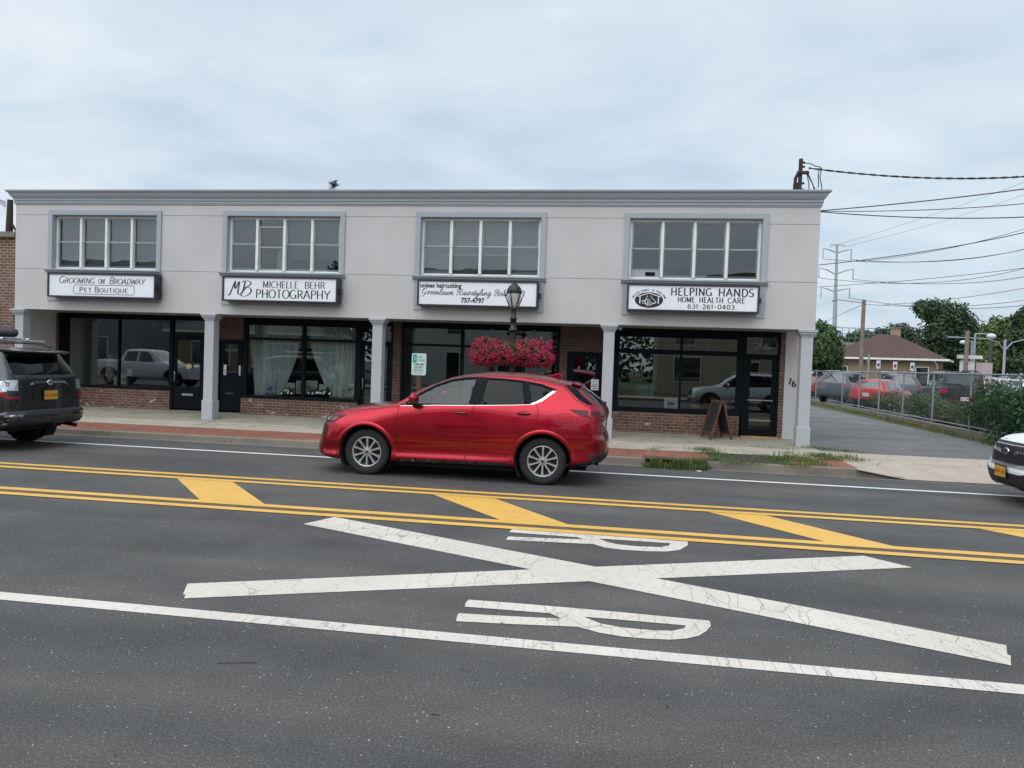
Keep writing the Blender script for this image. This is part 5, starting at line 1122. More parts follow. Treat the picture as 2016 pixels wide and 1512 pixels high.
# --- red crossover ----------------------------------------------------
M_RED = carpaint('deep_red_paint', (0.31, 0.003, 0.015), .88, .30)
S_CUP = simple('handle_cup_dark', (0.06, 0.004, 0.006), .4)
RW1 = [(1.52,1.135),(1.60,1.205),(1.72,1.29),(1.94,1.415),(2.18,1.505),(2.40,1.545),(2.565,1.552),(2.495,1.165),(2.0,1.15)]
RW2 = [(2.745,1.553),(3.0,1.548),(3.275,1.527),(3.345,1.205),(2.68,1.175)]
RW3 = [(3.385,1.515),(3.56,1.487),(3.755,1.424),(3.72,1.38),(3.60,1.275),(3.50,1.235),(3.46,1.222)]
RED = dict(L=4.58, W=.925, H=1.665, R=.358, arch=.425, rim=.232, ax=(.905, 3.65), floor=.27, inset=.165, tw=.225,
  top=[(0,.80),(.06,.895),(.25,.985),(.5,1.045),(.85,1.095),(1.22,1.13),(1.30,1.15),(1.55,1.30),(1.85,1.465),(2.1,1.56),(2.4,1.625),(2.8,1.668),(3.2,1.668),(3.7,1.642),(4.1,1.598),(4.3,1.565),(4.58,1.55)],
  belt=[(0,.72),(.25,.86),(.8,.98),(1.3,1.085),(1.6,1.12),(2.3,1.155),(3.2,1.195),(3.6,1.24),(4.0,1.26),(4.58,1.22)],
  bot=[(0,.30),(.3,.235),(.9,.23),(1.4,.235),(3.2,.245),(3.7,.27),(4.2,.31),(4.58,.36)],
  w_sill=[(0,.84),(.6,.885),(1.4,.885),(3.1,.885),(4.0,.875),(4.58,.80)], waist=.038, w_max=[(0,.87),(.5,.905),(.9,.922),(1.5,.905),(2.5,.90),(3.2,.91),(3.65,.925),(4.2,.90),(4.58,.86)],
  w_belt=[(0,.72),(.5,.80),(1.2,.835),(2.5,.84),(3.5,.825),(4.1,.77),(4.58,.74)], w_roof=[(0,.6),(1.3,.60),(2.0,.60),(3.0,.60),(3.8,.565),(4.58,.52)],
  nose=[(.2,.06),(.30,-.04),(.38,-.05),(.5,.0),(.68,.04),(.78,.03),(.86,.06),(.95,.13),(1.1,.25)], tail=[(.2,4.42),(.36,4.53),(.46,4.60),(.68,4.60),(.80,4.56),(.95,4.565),(1.08,4.59),(1.16,4.56),(1.24,4.50),(1.34,4.38),(1.50,4.17),(1.56,4.09),(1.7,4.0)],
  uf=.115, nf=3.0, ur=.07, nr=3.0, shr=.40, gh=.42, mid=.50,
  glass_side=[RW1, RW2, RW3], clear=(0,),
  cabin=[(1.35,.45),(4.0,.45),(4.25,1.1),(3.98,1.50),(2.8,1.585),(2.3,1.55),(1.95,1.42),(1.5,1.12),(1.30,1.02)], cab_w=(.76,.50), cab_z=1.10,
  screen=[(1.44,-.62),(1.36,-.35),(1.335,0),(1.36,.35),(1.44,.62),(2.12,.50),(2.06,.25),(2.04,0),(2.06,-.25),(2.12,-.50)], rearglass=[(-.58,1.22),(.58,1.22),(.50,1.46),(-.50,1.46)],
  seat=(2.05, 2.95), dash=1.45,
  patches=[
   ('window_trim', 'S', [(1.36,1.085),(1.46,1.118),(1.56,1.20),(1.70,1.305),(1.93,1.435),(2.17,1.525),(2.40,1.566),(2.62,1.576),(3.0,1.568),(3.28,1.550),(3.57,1.508),(3.79,1.437),(3.805,1.41),(3.70,1.33),(3.58,1.245),(3.48,1.205),(3.30,1.190),(2.68,1.158),(2.0,1.132)], M_BLKF, .006),
   ('headlight', 'S', [(.13,.80),(.18,.868),(.30,.905),(.56,.912),(.46,.862),(.36,.805),(.17,.785)], M_PLAS, .004),
   ('headlight_lens', 'S', [(.16,.812),(.20,.86),(.28,.885),(.285,.86),(.24,.815)], M_LAMP, .007), ('side_marker', 'S', [(.30,.812),(.38,.825),(.45,.865),(.34,.872),(.31,.85)], M_AMB, .007),
   ('tail_light', 'S', [(4.02,1.155),(4.28,1.148),(4.50,1.125),(4.49,1.055),(4.35,1.045),(4.22,1.055),(4.12,1.10)], M_LENSD, .006),
   ('tail_light_glow', 'S', [(4.30,1.135),(4.335,1.135),(4.345,1.075),(4.39,1.055),(4.38,1.05),(4.32,1.055),(4.305,1.08)], M_REDL, .010),
   ('tailgate_light', 'B', [(.42,1.12),(.78,1.12),(.76,1.05),(.50,1.06)], M_LENSD, .005, True),
   ('lower_bumper', 'S', [(3.98,.30),(4.55,.30),(4.60,.52),(4.50,.50),(4.40,.42),(4.28,.37),(4.05,.355)], M_PLAS, .012),
   ('rear_diffuser', 'B', [(-.82,.33),(.82,.33),(.84,.50),(-.84,.50)], M_PLAS, .005),
   ('rear_spoiler_side', 'S', [(3.93,1.505),(4.06,1.50),(4.19,1.36),(4.36,1.235),(4.29,1.225),(4.16,1.29),(4.02,1.41)], M_BLKF, .004),
   ('grille', 'F', [(-.52,.42),(.52,.42),(.60,.60),(.56,.80),(-.56,.80),(-.60,.60)], M_PLAS, .006), ('grille_chrome', 'F', [(-.66,.77),(-.50,.50),(.50,.50),(.66,.77),(.62,.79),(.47,.53),(-.47,.53),(-.62,.79)], M_CHR, .012),
   ('sill_trim', 'S', [(1.40,.262),(3.14,.275),(3.14,.315),(1.40,.300)], M_PLAS, .010),
   ('chrome_kick', 'S', [(3.50,1.206),(3.60,1.245),(3.70,1.325),(3.805,1.405),(3.755,1.412),(3.71,1.38),(3.60,1.29),(3.50,1.232),(3.44,1.215)], M_CHR, .008)],
  lines=[('door_seam', 'S', [(1.415,1.09),(1.41,1.03),(1.385,.92),(1.40,.62),(1.415,.37),(1.43,.275)], M_GAP, .002, .008),
   ('door_seam', 'S', [(2.66,1.575),(2.60,1.20),(2.575,1.10),(2.525,.92),(2.49,.60),(2.47,.30)], M_GAP, .006, .008),
   ('door_seam', 'S', [(3.53,1.20),(3.565,1.12),(3.555,1.0),(3.53,.90),(3.43,.84),(3.24,.66),(3.18,.42),(3.15,.29)], M_GAP, .004, .008),
   ('chrome_strip', 'S', [(1.42,1.095),(2.0,1.128),(2.6,1.150),(3.2,1.180),(3.50,1.205)], M_CHR, .006, .006),
   ('sill_crease', 'S', [(1.42,.385),(2.2,.392),(3.12,.398)], M_GAP, .003, .006), ('bumper_crease', 'S', [(3.98,.455),(4.32,.47)], M_GAP, .003, .005),
   ('fuel_door', 'S', [(3.87,1.085),(4.04,1.085),(4.06,1.065),(4.06,.97),(4.04,.955),(3.89,.955),(3.865,.975),(3.855,1.06),(3.87,1.085)], M_GAP, .003, .005),
   ('tailgate_seam', 'S', [(3.86,1.60),(3.87,1.56),(3.93,1.47),(4.10,1.30),(4.30,1.19)], M_GAP, .004, .006),
   ('bonnet_seam', 'S', [(.14,.885),(.35,.945),(.7,1.0),(1.05,1.04),(1.35,1.085)], M_GAP, .003, .005)],
  lip=.06, lipoff=.013)
def red_extra(e, sh, P, detail):
    P(MB().prism([(3.60,1.625),(3.83,1.600),(3.81,1.665),(3.76,1.670)], -.018, .018, 'y'), 'roof_antenna', M_RED, bevel=.006)
    # roof spoiler
    P(MB().add([(4.02,-.54,1.545),(4.02,.54,1.545),(4.17,.50,1.505),(4.17,-.50,1.505),(4.02,-.54,1.515),(4.02,.54,1.515),(4.17,.50,1.488),(4.17,-.50,1.488)], [(0,1,2,3),(4,7,6,5),(0,4,5,1),(1,5,6,2),(2,6,7,3),(3,7,4,0)]), 'roof_spoiler', M_RED, bevel=.008)
    P(MB().tube([(4.47,.0,1.235),(4.46,-.05,1.25),(4.42,-.42,1.27)], .012), 'wiper', M_PLAS); P(MB().ball((4.50,0,1.235), .05, .05, .022), 'wiper_pivot', M_PLAS)
    # model badge on the tailgate, upper letters only as marks
    h, nn = sh.hit((-.50, .96), 'B'); m = MB(); 
    for k, pts in enumerate(([(-.58,.0),(-.62,.02),(-.62,.05),(-.58,.07)], [(-.55,0),(-.50,.07)], [(-.55,.07),(-.50,0)], [(-.45,.07),(-.48,.07),(-.48,.04),(-.45,.035),(-.45,.0),(-.48,.0)])):
        m.tube([(sh.hit((y, .90+z), 'B')[0].x+.006, y, .90+z) for y, z in pts], .005, 5)
    P(m, 'tailgate_badge', M_CHR); P(MB().cyl((4.47,-.45,.33),(4.36,-.45,.34),.035), 'exhaust_tip', M_RIMD)
    m = MB(); m.lathe([(0.0,.0),(.055,.0),(.06,.01)], 20, (4.57, 0, 1.13), 'z'); 
    P(MB().tube([(.42,-.70,.935),(.9,-.60,1.035),(1.25,-.52,1.12)], .004), 'bonnet_crease', M_RED)
RED['extras'] = [mirrors(1.66, 1.20, .875, M_RED), handles([(2.28, 1.035), (3.24, 1.07)], M_RED), red_extra]
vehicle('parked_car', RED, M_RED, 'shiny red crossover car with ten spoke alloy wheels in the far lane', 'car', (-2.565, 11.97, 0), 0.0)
# --- dark body-on-frame SUV, seen from behind ------------------------
M_GREYP = carpaint('charcoal_paint', (0.036, 0.039, 0.047), .6, .25)
RUN = dict(L=4.83, W=.96, H=1.80, R=.388, arch=.46, rim=.23, ax=(.90, 3.69), floor=.40, inset=.17, tw=.26, style='six', lip=.08, lipoff=.03, waist=.03,
  top=[(0,.98),(.1,1.06),(.5,1.13),(1.3,1.19),(1.42,1.22),(1.8,1.50),(2.15,1.70),(2.5,1.775),(3.2,1.80),(4.2,1.785),(4.6,1.755),(4.83,1.74)],
  belt=[(0,.9),(.5,1.04),(1.3,1.12),(2.5,1.20),(4.0,1.25),(4.83,1.26)], bot=[(0,.42),(.5,.38),(1.4,.36),(3.2,.36),(4.2,.40),(4.83,.46)],
  w_sill=[(0,.82),(.9,.90),(4.3,.90),(4.83,.86)], w_max=[(0,.88),(.9,.955),(2.3,.93),(3.7,.955),(4.83,.93)], w_belt=[(0,.8),(1.2,.87),(4.83,.86)], w_roof=[(0,.7),(2,.68),(4.2,.69),(4.83,.66)],
  nose=[(.3,.2),(.5,.0),(.8,0),(1.0,.05),(1.2,.2)], tail=[(.3,4.70),(.42,4.79),(.56,4.83),(.66,4.82),(.70,4.755),(.95,4.745),(1.24,4.73),(1.50,4.58),(1.70,4.44),(1.8,4.40)],
  uf=.09, nf=3, ur=.055, nr=3.6, gh=.45, mid=.5, shr=.35, crown=.03,
  glass_side=[[(1.75,1.22),(1.95,1.42),(2.2,1.62),(2.62,1.66),(2.60,1.24)], [(2.72,1.66),(3.4,1.66),(3.42,1.28),(2.70,1.25)], [(3.56,1.66),(4.22,1.62),(4.38,1.36),(4.36,1.30),(3.60,1.29)]], clear=(),
  cabin=[(1.5,.6),(4.45,.6),(4.52,1.2),(4.25,1.68),(3.0,1.71),(2.4,1.69),(2.1,1.6),(1.6,1.2)], cab_w=(.78,.60), cab_z=1.2,
  screen=[(1.50,-.66),(1.46,0),(1.50,.66),(2.08,.58),(2.02,0),(2.08,-.58)], rearglass=[(-.72,1.31),(.72,1.31),(.66,1.60),(.60,1.635),(-.60,1.635),(-.66,1.60)],
  seat=(2.15, 3.05), dash=1.6, seatmat=M_DARKSEAT, rimmat=M_RIMD,
  patches=[('tail_light', 'B', [(.68,1.225),(.93,1.225),(.93,1.06),(.68,1.04)], M_LAMP, .012, True), ('tail_light_band', 'B', [(.68,.945),(.80,.945),(.93,1.02),(.94,.97),(.84,.905),(.68,.905)], M_REDL, .018, True),
   ('tail_light', 'S', [(4.42,1.18),(4.66,1.22),(4.66,1.03),(4.58,1.03)], M_LAMP, .010), ('tail_light_band', 'S', [(4.50,1.10),(4.66,.99),(4.66,.94),(4.58,.96)], M_REDL, .014),
   ('hatch_garnish', 'B', [(-.46,1.13),(-.36,1.20),(.36,1.20),(.46,1.13),(.40,1.13),(.32,1.165),(-.32,1.165),(-.40,1.13)], M_CHR, .014),
   ('plate_recess', 'B', [(-.34,1.10),(.34,1.10),(.42,.80),(-.42,.80)], M_GREYP, -.0001),
   ('rear_bumper', 'B', [(-.93,.44),(.93,.44),(.95,.665),(.55,.69),(-.55,.69),(-.95,.665)], M_BUMP if False else M_GREYP, .02), ('bumper_step', 'B', [(-.62,.685),(.62,.685),(.60,.66),(-.60,.66)], M_PLAS, .028),
   ('bumper_reflector', 'B', [(.66,.635),(.88,.645),(.88,.61),(.68,.60)], M_LAMP, .026, True), ('lower_valance', 'B', [(-.75,.40),(.75,.40),(.72,.50),(-.72,.50)], M_PLAS, .026)],
  lines=[('door_seam', 'S', [(1.52,1.15),(1.50,.6),(1.45,.45)], M_GAP, .003, .008), ('door_seam', 'S', [(2.66,1.70),(2.64,1.2),(2.60,.45)], M_GAP, .003, .008), ('door_seam', 'S', [(3.50,1.70),(3.52,1.25),(3.44,.9),(3.22,.62)], M_GAP, .003, .008),
   ('hatch_seam', 'B', [(-.80,.70),(-.70,.82),(-.70,1.25),(-.76,1.33)], M_GAP, .004, .010), ('hatch_seam', 'B', [(.80,.70),(.70,.82),(.70,1.25),(.76,1.33)], M_GAP, .004, .010), ('hatch_crease', 'B', [(-.68,.80),(-.42,.80),(-.34,1.10),(.34,1.10),(.42,.80),(.68,.80)], M_GAP, .003, .008)])
def run_extra(e, sh, P, detail):
    P(MB().add([(4.20,-.66,1.765),(4.20,.66,1.765),(4.63,.62,1.725),(4.68,.0,1.715),(4.63,-.62,1.725),(4.20,-.66,1.71),(4.20,.66,1.71),(4.60,.60,1.685),(4.65,0,1.68),(4.60,-.60,1.685)],
        [(0,1,2,3,4),(5,9,8,7,6),(0,5,6,1),(1,6,7,2),(2,7,8,3),(3,8,9,4),(4,9,5,0)]), 'roof_spoiler', M_GREYP, bevel=.012)
    for sg in (-1, 1): P(MB().tube([(2.4,sg*.60,1.80),(2.5,sg*.60,1.86),(4.0,sg*.60,1.865),(4.25,sg*.60,1.80)], .018, 8), 'roof_rail', M_PLAS)
    for x in (2.9, 3.45, 4.05): P(MB().tube([(x,-.66,1.90),(x,.66,1.90)], .016, 8), 'roof_bar', M_RIM)
    P(MB().tube([(2.6,-.66,1.93),(4.35,-.60,1.93)], .02, 6).tube([(2.6,-.25,1.93),(4.45,-.25,1.93)], .02, 6).tube([(2.6,.25,1.93),(4.1,.25,1.93)], .02, 6), 'roof_basket', M_RIM)
    m = MB(); m.tube([(2.6,-.35,2.02),(2.7,-.35,2.04),(4.25,-.35,2.04),(4.35,-.35,2.03),(4.39,-.35,2.03)], [.05,.085,.085,.07,.02], 14); P(m, 'roof_bag', M_PLAS)
    m = MB(); m.lathe([(.0,.0),(.05,.004),(.068,.0),(.07,-.008)], 20, (0, 0, 0), 'z'); o = [(4.755+z, x, 1.175+y*.75) for x, y, z in m.v]; P(MB().add(o, m.f, True), 'tailgate_emblem', M_CHR)
    P(MB().box(4.60, 4.86, -.04, .04, .42, .50), 'tow_hitch', M_UNDER, bevel=.01); P(MB().tube([(4.1,.55,.42),(4.6,.58,.40),(4.80,.60,.37)], .035, 10), 'exhaust_pipe', M_RIMD)
    P(MB().box(3.9, 4.6, -.70, .30, .34, .46), 'fuel_tank', M_UNDER, bevel=.04)
RUN['extras'] = [run_extra, plate('B', None, .955, M_PLATE, txt='JHR 4107' if False else '', y=.0), mirrors(1.80, 1.26, .93, M_GREYP, 1.2)]
def plate_marks(e, sh, P, detail): pass
vehicle('parked_suv', RUN, M_GREYP, 'dark grey SUV with a roof basket, half out of the frame on the left', 'suv', (-12.62, 12.02, 0), 0.0)
# --- white crossover at the right edge --------------------------------
M_WHP = carpaint('white_paint', (0.74, 0.76, 0.78), 0, .3); M_SILV = carpaint('silver_paint', (0.50, 0.52, 0.54), .6, .3)
FOR = dict(L=4.64, W=.91, H=1.73, R=.353, arch=.42, rim=.225, ax=(.93, 3.60), floor=.30, inset=.165, style='five', lip=.055, lipoff=.012, lipmat=M_PLAS, waist=.02,
  top=[(0,.86),(.12,.965),(.4,1.03),(1.05,1.09),(1.18,1.12),(1.6,1.42),(1.95,1.60),(2.3,1.68),(3.0,1.71),(4.0,1.68),(4.4,1.65),(4.64,1.63)],
  belt=[(0,.80),(.5,.95),(1.2,1.04),(2.5,1.09),(4.64,1.15)], bot=[(0,.27),(.5,.24),(1.4,.26),(3.2,.26),(4.2,.30),(4.64,.36)],
  w_sill=[(0,.80),(.9,.88),(4.0,.88),(4.64,.82)], w_max=[(0,.88),(.9,.905),(2.3,.88),(3.6,.905),(4.64,.87)], w_belt=[(0,.76),(1.1,.82),(3.6,.82),(4.64,.78)], w_roof=[(0,.62),(2,.61),(4,.60),(4.64,.56)],
  nose=[(.2,.14),(.32,.03),(.5,.0),(.6,.05),(.85,.09),(1.0,.18)], tail=[(.3,4.48),(.45,4.6),(.7,4.62),(1.1,4.60),(1.2,4.55),(1.62,4.22),(1.7,4.15)],
  uf=.115, nf=3.0, ur=.07, nr=3.2, gh=.45, mid=.52,
  glass_side=[[(1.55,1.08),(1.85,1.36),(2.1,1.52),(2.5,1.57),(2.48,1.11)], [(2.62,1.575),(3.26,1.56),(3.30,1.13),(2.60,1.115)], [(3.40,1.555),(3.75,1.52),(4.08,1.36),(4.0,1.22),(3.44,1.14)]], clear=(0,),
  cabin=[(1.4,.5),(4.2,.5),(4.3,1.1),(4.05,1.58),(3.0,1.64),(2.3,1.61),(2.0,1.53),(1.5,1.10)], cab_w=(.76,.52), cab_z=1.1,
  screen=[(1.28,-.62),(1.20,0),(1.28,.62),(1.92,.52),(1.84,0),(1.92,-.52)], rearglass=[(-.62,1.18),(.62,1.18),(.54,1.52),(-.54,1.52)], seat=(1.95, 2.9), dash=1.35, seatmat=M_DARKSEAT,
  patches=[('window_trim', 'S', [(1.40,1.05),(1.82,1.38),(2.08,1.55),(2.5,1.60),(3.3,1.59),(3.78,1.545),(4.12,1.37),(4.03,1.19),(3.44,1.11),(2.5,1.085)], M_BLKF, .006),
   ('grille', 'F', [(-.46,.60),(.46,.60),(.53,.74),(.50,.86),(-.50,.86),(-.53,.74)], M_PLAS, .012), ('grille_surround', 'F', [(-.60,.76),(-.50,.555),(.50,.555),(.60,.76),(.545,.78),(.455,.60),(-.455,.60),(-.545,.78)], M_CHR, .02), ('grille_bar', 'F', [(-.52,.80),(-.12,.79),(-.12,.725),(-.30,.745),(-.50,.775)], M_CHR, .02, True),
   ('grille_top', 'F', [(-.52,.875),(.52,.875),(.50,.905),(-.50,.905)], M_PLAS, .010),
   ('lower_bumper', 'F', [(-.86,.26),(.86,.26),(.90,.50),(.70,.52),(.42,.47),(-.42,.47),(-.70,.52),(-.90,.50)], M_PLAS, .006), ('headlight', 'F', [(.60,.88),(.66,.70),(.84,.76),(.86,.90)], M_LAMP, .006, True), ('headlight', 'S', [(.16,.76),(.2,.90),(.62,.965),(.5,.88),(.3,.78)], M_LAMP, .005),
   ('sill_cladding', 'S', [(1.36,.25),(3.16,.26),(3.16,.40),(1.36,.38)], M_PLAS, .008), ('tail_light', 'S', [(4.15,1.12),(4.5,1.12),(4.55,.95),(4.35,.92),(4.2,1.0)], M_REDL, .006), ('tail_light', 'B', [(.5,1.12),(.85,1.12),(.85,.95),(.6,.93)], M_REDL, .006, True), ('lower_bumper', 'B', [(-.85,.32),(.85,.32),(.85,.5),(-.85,.5)], M_PLAS, .006)],
  lines=[('grille_slat', 'F', [(-.52,z),(.52,z)], M_RIMD, .018, .012) for z in (.635,.665,.695,.725)]+[('door_seam', 'S', [(1.42,1.05),(1.40,.8),(1.42,.3)], M_GAP, .003, .007), ('door_seam', 'S', [(2.55,1.6),(2.54,1.1),(2.50,.3)], M_GAP, .003, .007), ('bonnet_seam', 'S', [(.2,.93),(.7,.99),(1.3,1.03)], M_GAP, .003, .006)])
def for_extra(e, sh, P, detail):
    h, _ = sh.hit((0, .77), 'F'); x = h.x-.03
    m = MB(); m.lathe([(.0,.012),(.045,.012),(.06,.018),(.075,.012),(.08,0)], 24, (0,0,0), 'z'); P(MB().add([(x-zz, a, .775+b*.62) for a, b, zz in m.v], m.f, True), 'emblem', M_CHR)
    if detail: m = MB(); m.lathe([(.0,.016),(.052,.016),(.055,.012)], 20, (0,0,0), 'z'); P(MB().add([(x-zz-.001, a, .775+b*.62) for a, b, zz in m.v], m.f, True), 'emblem_field', simple('emblem_navy', (0.01, 0.014, 0.04), .2))
    for sg in (-1, 1): P(MB().tube([(2.0,sg*.58,1.66),(2.2,sg*.58,1.74),(3.8,sg*.56,1.735),(4.05,sg*.56,1.68)], .017, 8), 'roof_rail', M_PLAS if detail else M_SILV)
FOR['extras'] = [for_extra, mirrors(1.66, 1.12, .87, M_WHP), plate('F', None, .475, M_PLATE, y=0)]
vehicle('parked_suv', FOR, M_WHP, 'white SUV entering the frame at the right edge, black grille and gold front plate', 'suv', (7.79, 12.02, 0), 0.0)
FOR2 = dict(FOR); FOR2['extras'] = [for_extra, mirrors(1.66, 1.12, .87, M_SILV)]
vehicle('parked_suv', FOR2, M_SILV, 'silver SUV parked beside the photographer, mirrored in the window of number 76', 'suv', (5.05, 2.75, 0), 0.0, detail=False)
PICK = dict(FOR, L=5.6, W=.98, H=1.88, R=.40, arch=.47, ax=(.98, 4.45), floor=.4, gh=.5,
  top=[(0,1.0),(.15,1.12),(1.3,1.20),(1.5,1.25),(2.1,1.72),(2.4,1.84),(3.3,1.86),(3.75,1.80),(3.92,1.30),(4.0,1.27),(5.6,1.27)], belt=[(0,1.0),(1.3,1.14),(3.9,1.20),(5.6,1.20)], bot=[(0,.4),(5.6,.45)],
  w_sill=[(0,.85),(5.6,.88)], w_max=[(0,.92),(1,.975),(5.6,.95)], w_belt=[(0,.85),(1.2,.9),(5.6,.92)], w_roof=[(0,.7),(2,.68),(3.8,.68),(4.0,.8),(5.6,.85)], nose=[(.3,.1),(1.1,.1)], tail=[(.4,5.55),(1.2,5.6)],
  glass_side=[[(2.0,1.2),(2.3,1.6),(2.5,1.72),(2.85,1.72),(2.85,1.22)], [(2.97,1.72),(3.6,1.70),(3.65,1.24),(2.97,1.22)]], screen=[(1.62,-.68),(1.55,0),(1.62,.68),(2.25,.58),(2.2,0),(2.25,-.58)], rearglass=[(-.5,1.4),(.5,1.4),(.5,1.6),(-.5,1.6)],
  patches=[('tail_light', 'S', [(5.35,1.18),(5.55,1.18),(5.55,.85),(5.35,.85)], M_REDL, .006), ('headlight', 'S', [(.15,1.0),(.45,1.05),(.4,.85),(.15,.82)], M_LAMP, .006)], lines=[], extras=[])
vehicle('parked_pickup', PICK, M_WHP, 'white crew cab pickup on the near side of the road, mirrored in window 70', 'pickup truck', (-24, 2.8, 0), math.pi, detail=False)
# --- station car park beyond the fence ---------------------------------
def at(u, Y): p = onY(u, 740, Y); return p.x
ZL = .25
M_BLACKP = carpaint('black_paint', (0.012, 0.013, 0.016), 0, .3); M_REDH = carpaint('bright_red_paint', (0.42, 0.02, 0.025), .1, .3); M_GREYS = carpaint('steel_grey_paint', (0.10, 0.11, 0.125), .5, .3)
BOX = dict(FOR, L=4.3, W=.93, H=1.86, R=.40, arch=.47, ax=(.75, 3.70), gh=.5, ur=.035, nr=5, uf=.06, crown=.02, shr=.1,
  top=[(0,1.05),(.1,1.12),(1.35,1.18),(1.42,1.22),(1.72,1.75),(1.85,1.83),(3,1.86),(4.3,1.85)], belt=[(0,1.0),(1.35,1.12),(4.3,1.18)], bot=[(0,.45),(4.3,.5)], w_sill=[(0,.78),(4.3,.80)], w_max=[(0,.80),(1.3,.84),(4.3,.84)], w_belt=[(0,.78),(4.3,.80)], w_roof=[(0,.65),(2,.70),(4.3,.70)],
  nose=[(.4,.05),(1.1,0)], tail=[(.5,4.28),(1.2,4.28),(1.8,4.22)], glass_side=[[(1.62,1.20),(1.86,1.70),(2.45,1.72),(2.45,1.22)], [(2.56,1.72),(3.2,1.72),(3.2,1.22),(2.56,1.22)], [(3.34,1.72),(4.08,1.70),(4.08,1.24),(3.34,1.22)]],
  screen=[(1.44,-.66),(1.42,0),(1.44,.66),(1.70,.62),(1.68,0),(1.70,-.62)], rearglass=[(-.66,1.28),(.66,1.28),(.60,1.70),(-.60,1.70)], lip=.12, lipoff=.10, lipmat=M_PLAS,
  patches=[('tail_light', 'B', [(.60,1.10),(.80,1.10),(.80,.92),(.60,.92)], M_REDL, .03, True), ('tail_light', 'S', [(4.1,1.12),(4.22,1.12),(4.22,.90),(4.1,.90)], M_REDL, .03), ('rear_bumper', 'B', [(-.8,.52),(.8,.52),(.8,.68),(-.8,.68)], M_PLAS, .12)], lines=[],
  extras=[lambda e, sh, P, d: P(MB().cyl((4.27, .0, 1.02), (4.52, .0, 1.02), .36, n=20), 'spare_wheel', M_TYRE), plate('B', 4.54, .70, M_PLW)])
BOX['extras'][0] = lambda e, sh, P, d: P(MB().box(1.9, 4.1, -.55, -.5, 1.87, 1.92).box(1.9, 4.1, .5, .55, 1.87, 1.92), 'roof_rack', M_PLAS)
HAT = dict(FOR, L=3.85, W=.86, H=1.41, R=.31, arch=.36, ax=(.72, 3.20), rim=.20,
  top=[(0,.72),(.12,.80),(.5,.88),(1.05,.93),(1.15,.97),(1.55,1.25),(1.8,1.36),(2.3,1.41),(3.2,1.39),(3.85,1.36)], belt=[(0,.68),(1,.88),(3.85,.93)], bot=[(0,.22),(3.85,.28)], w_max=[(0,.82),(.7,.86),(3.85,.84)], w_belt=[(0,.74),(1,.78),(3.85,.76)], w_roof=[(0,.6),(2,.58),(3.85,.56)],
  w_sill=[(0,.76),(3.85,.78)], tail=[(.3,3.78),(.5,3.85),(.9,3.82),(1.36,3.5)], glass_side=[[(1.4,.93),(1.75,1.25),(2.0,1.30),(2.2,1.30),(2.2,.95)], [(2.28,1.30),(3.0,1.28),(3.15,1.0),(2.28,.95)]], screen=[(1.2,-.58),(1.12,0),(1.2,.58),(1.7,.5),(1.62,0),(1.7,-.5)], rearglass=[(-.6,.98),(.6,.98),(.52,1.27),(-.52,1.27)],
  patches=[('tail_light', 'B', [(.55,.88),(.78,.88),(.78,.70),(.55,.70)], M_REDL, .01, True), ('lower_bumper', 'B', [(-.7,.28),(.7,.28),(.7,.45),(-.7,.45)], M_PLAS, .01)], lines=[], lipmat=None, extras=[plate('B', None, .66, M_PLW)])
def lot(nm, S, pt, label, cat, u, Y, rz, z=ZL, sc=1.0): return vehicle(nm, S, pt, label, cat, (at(u, Y), Y, z), rz, 'cars parked in the station car park', detail=False)
FORp = dict(FOR, extras=[for_extra]); FORw = dict(FOR, extras=[])
lot('parked_jeep', BOX, M_BLACKP, 'black boxy off road vehicle with a roof rack parked behind the shrubs and fence', 'car', 1872, 36.2, rad(-98))
lot('parked_car', HAT, M_REDH, 'small bright red hatchback parked behind the fence', 'car', 1738, 38.5, rad(-128))
lot('parked_suv', FORp, M_GREYS, 'steel grey SUV parked to the left of the red hatchback', 'suv', 1673, 43.5, rad(-128))
lot('parked_suv', FORw, M_WHP, 'white SUV roof farthest left in the car park, by the street tree', 'suv', 1628, 62, rad(-170))
lot('parked_car', HAT, M_REDH, 'dull red car between the grey SUV and the white one', 'car', 1612, 50, rad(-120))
lot('parked_suv', FORp, M_GREYS, 'grey SUV parked beyond the red hatchback', 'suv', 1765, 48, rad(-95))
lot('parked_suv', FORp, M_SILV, 'silver SUV just right of the black off road vehicle', 'suv', 1945, 46, rad(-100))
lot('parked_suv', FORw, M_WHP, 'white SUV in the distance at the right under the trees', 'suv', 1985, 62, rad(-165))
lot('parked_car', FORw, M_SILV, 'light coloured car half hidden behind the climbing vine', 'car', 2040, 55, rad(-150))
lot('parked_pickup', PICK, M_WHP, 'white pickup at the back of the car park before the station', 'pickup truck', 1655, 70, rad(-175))
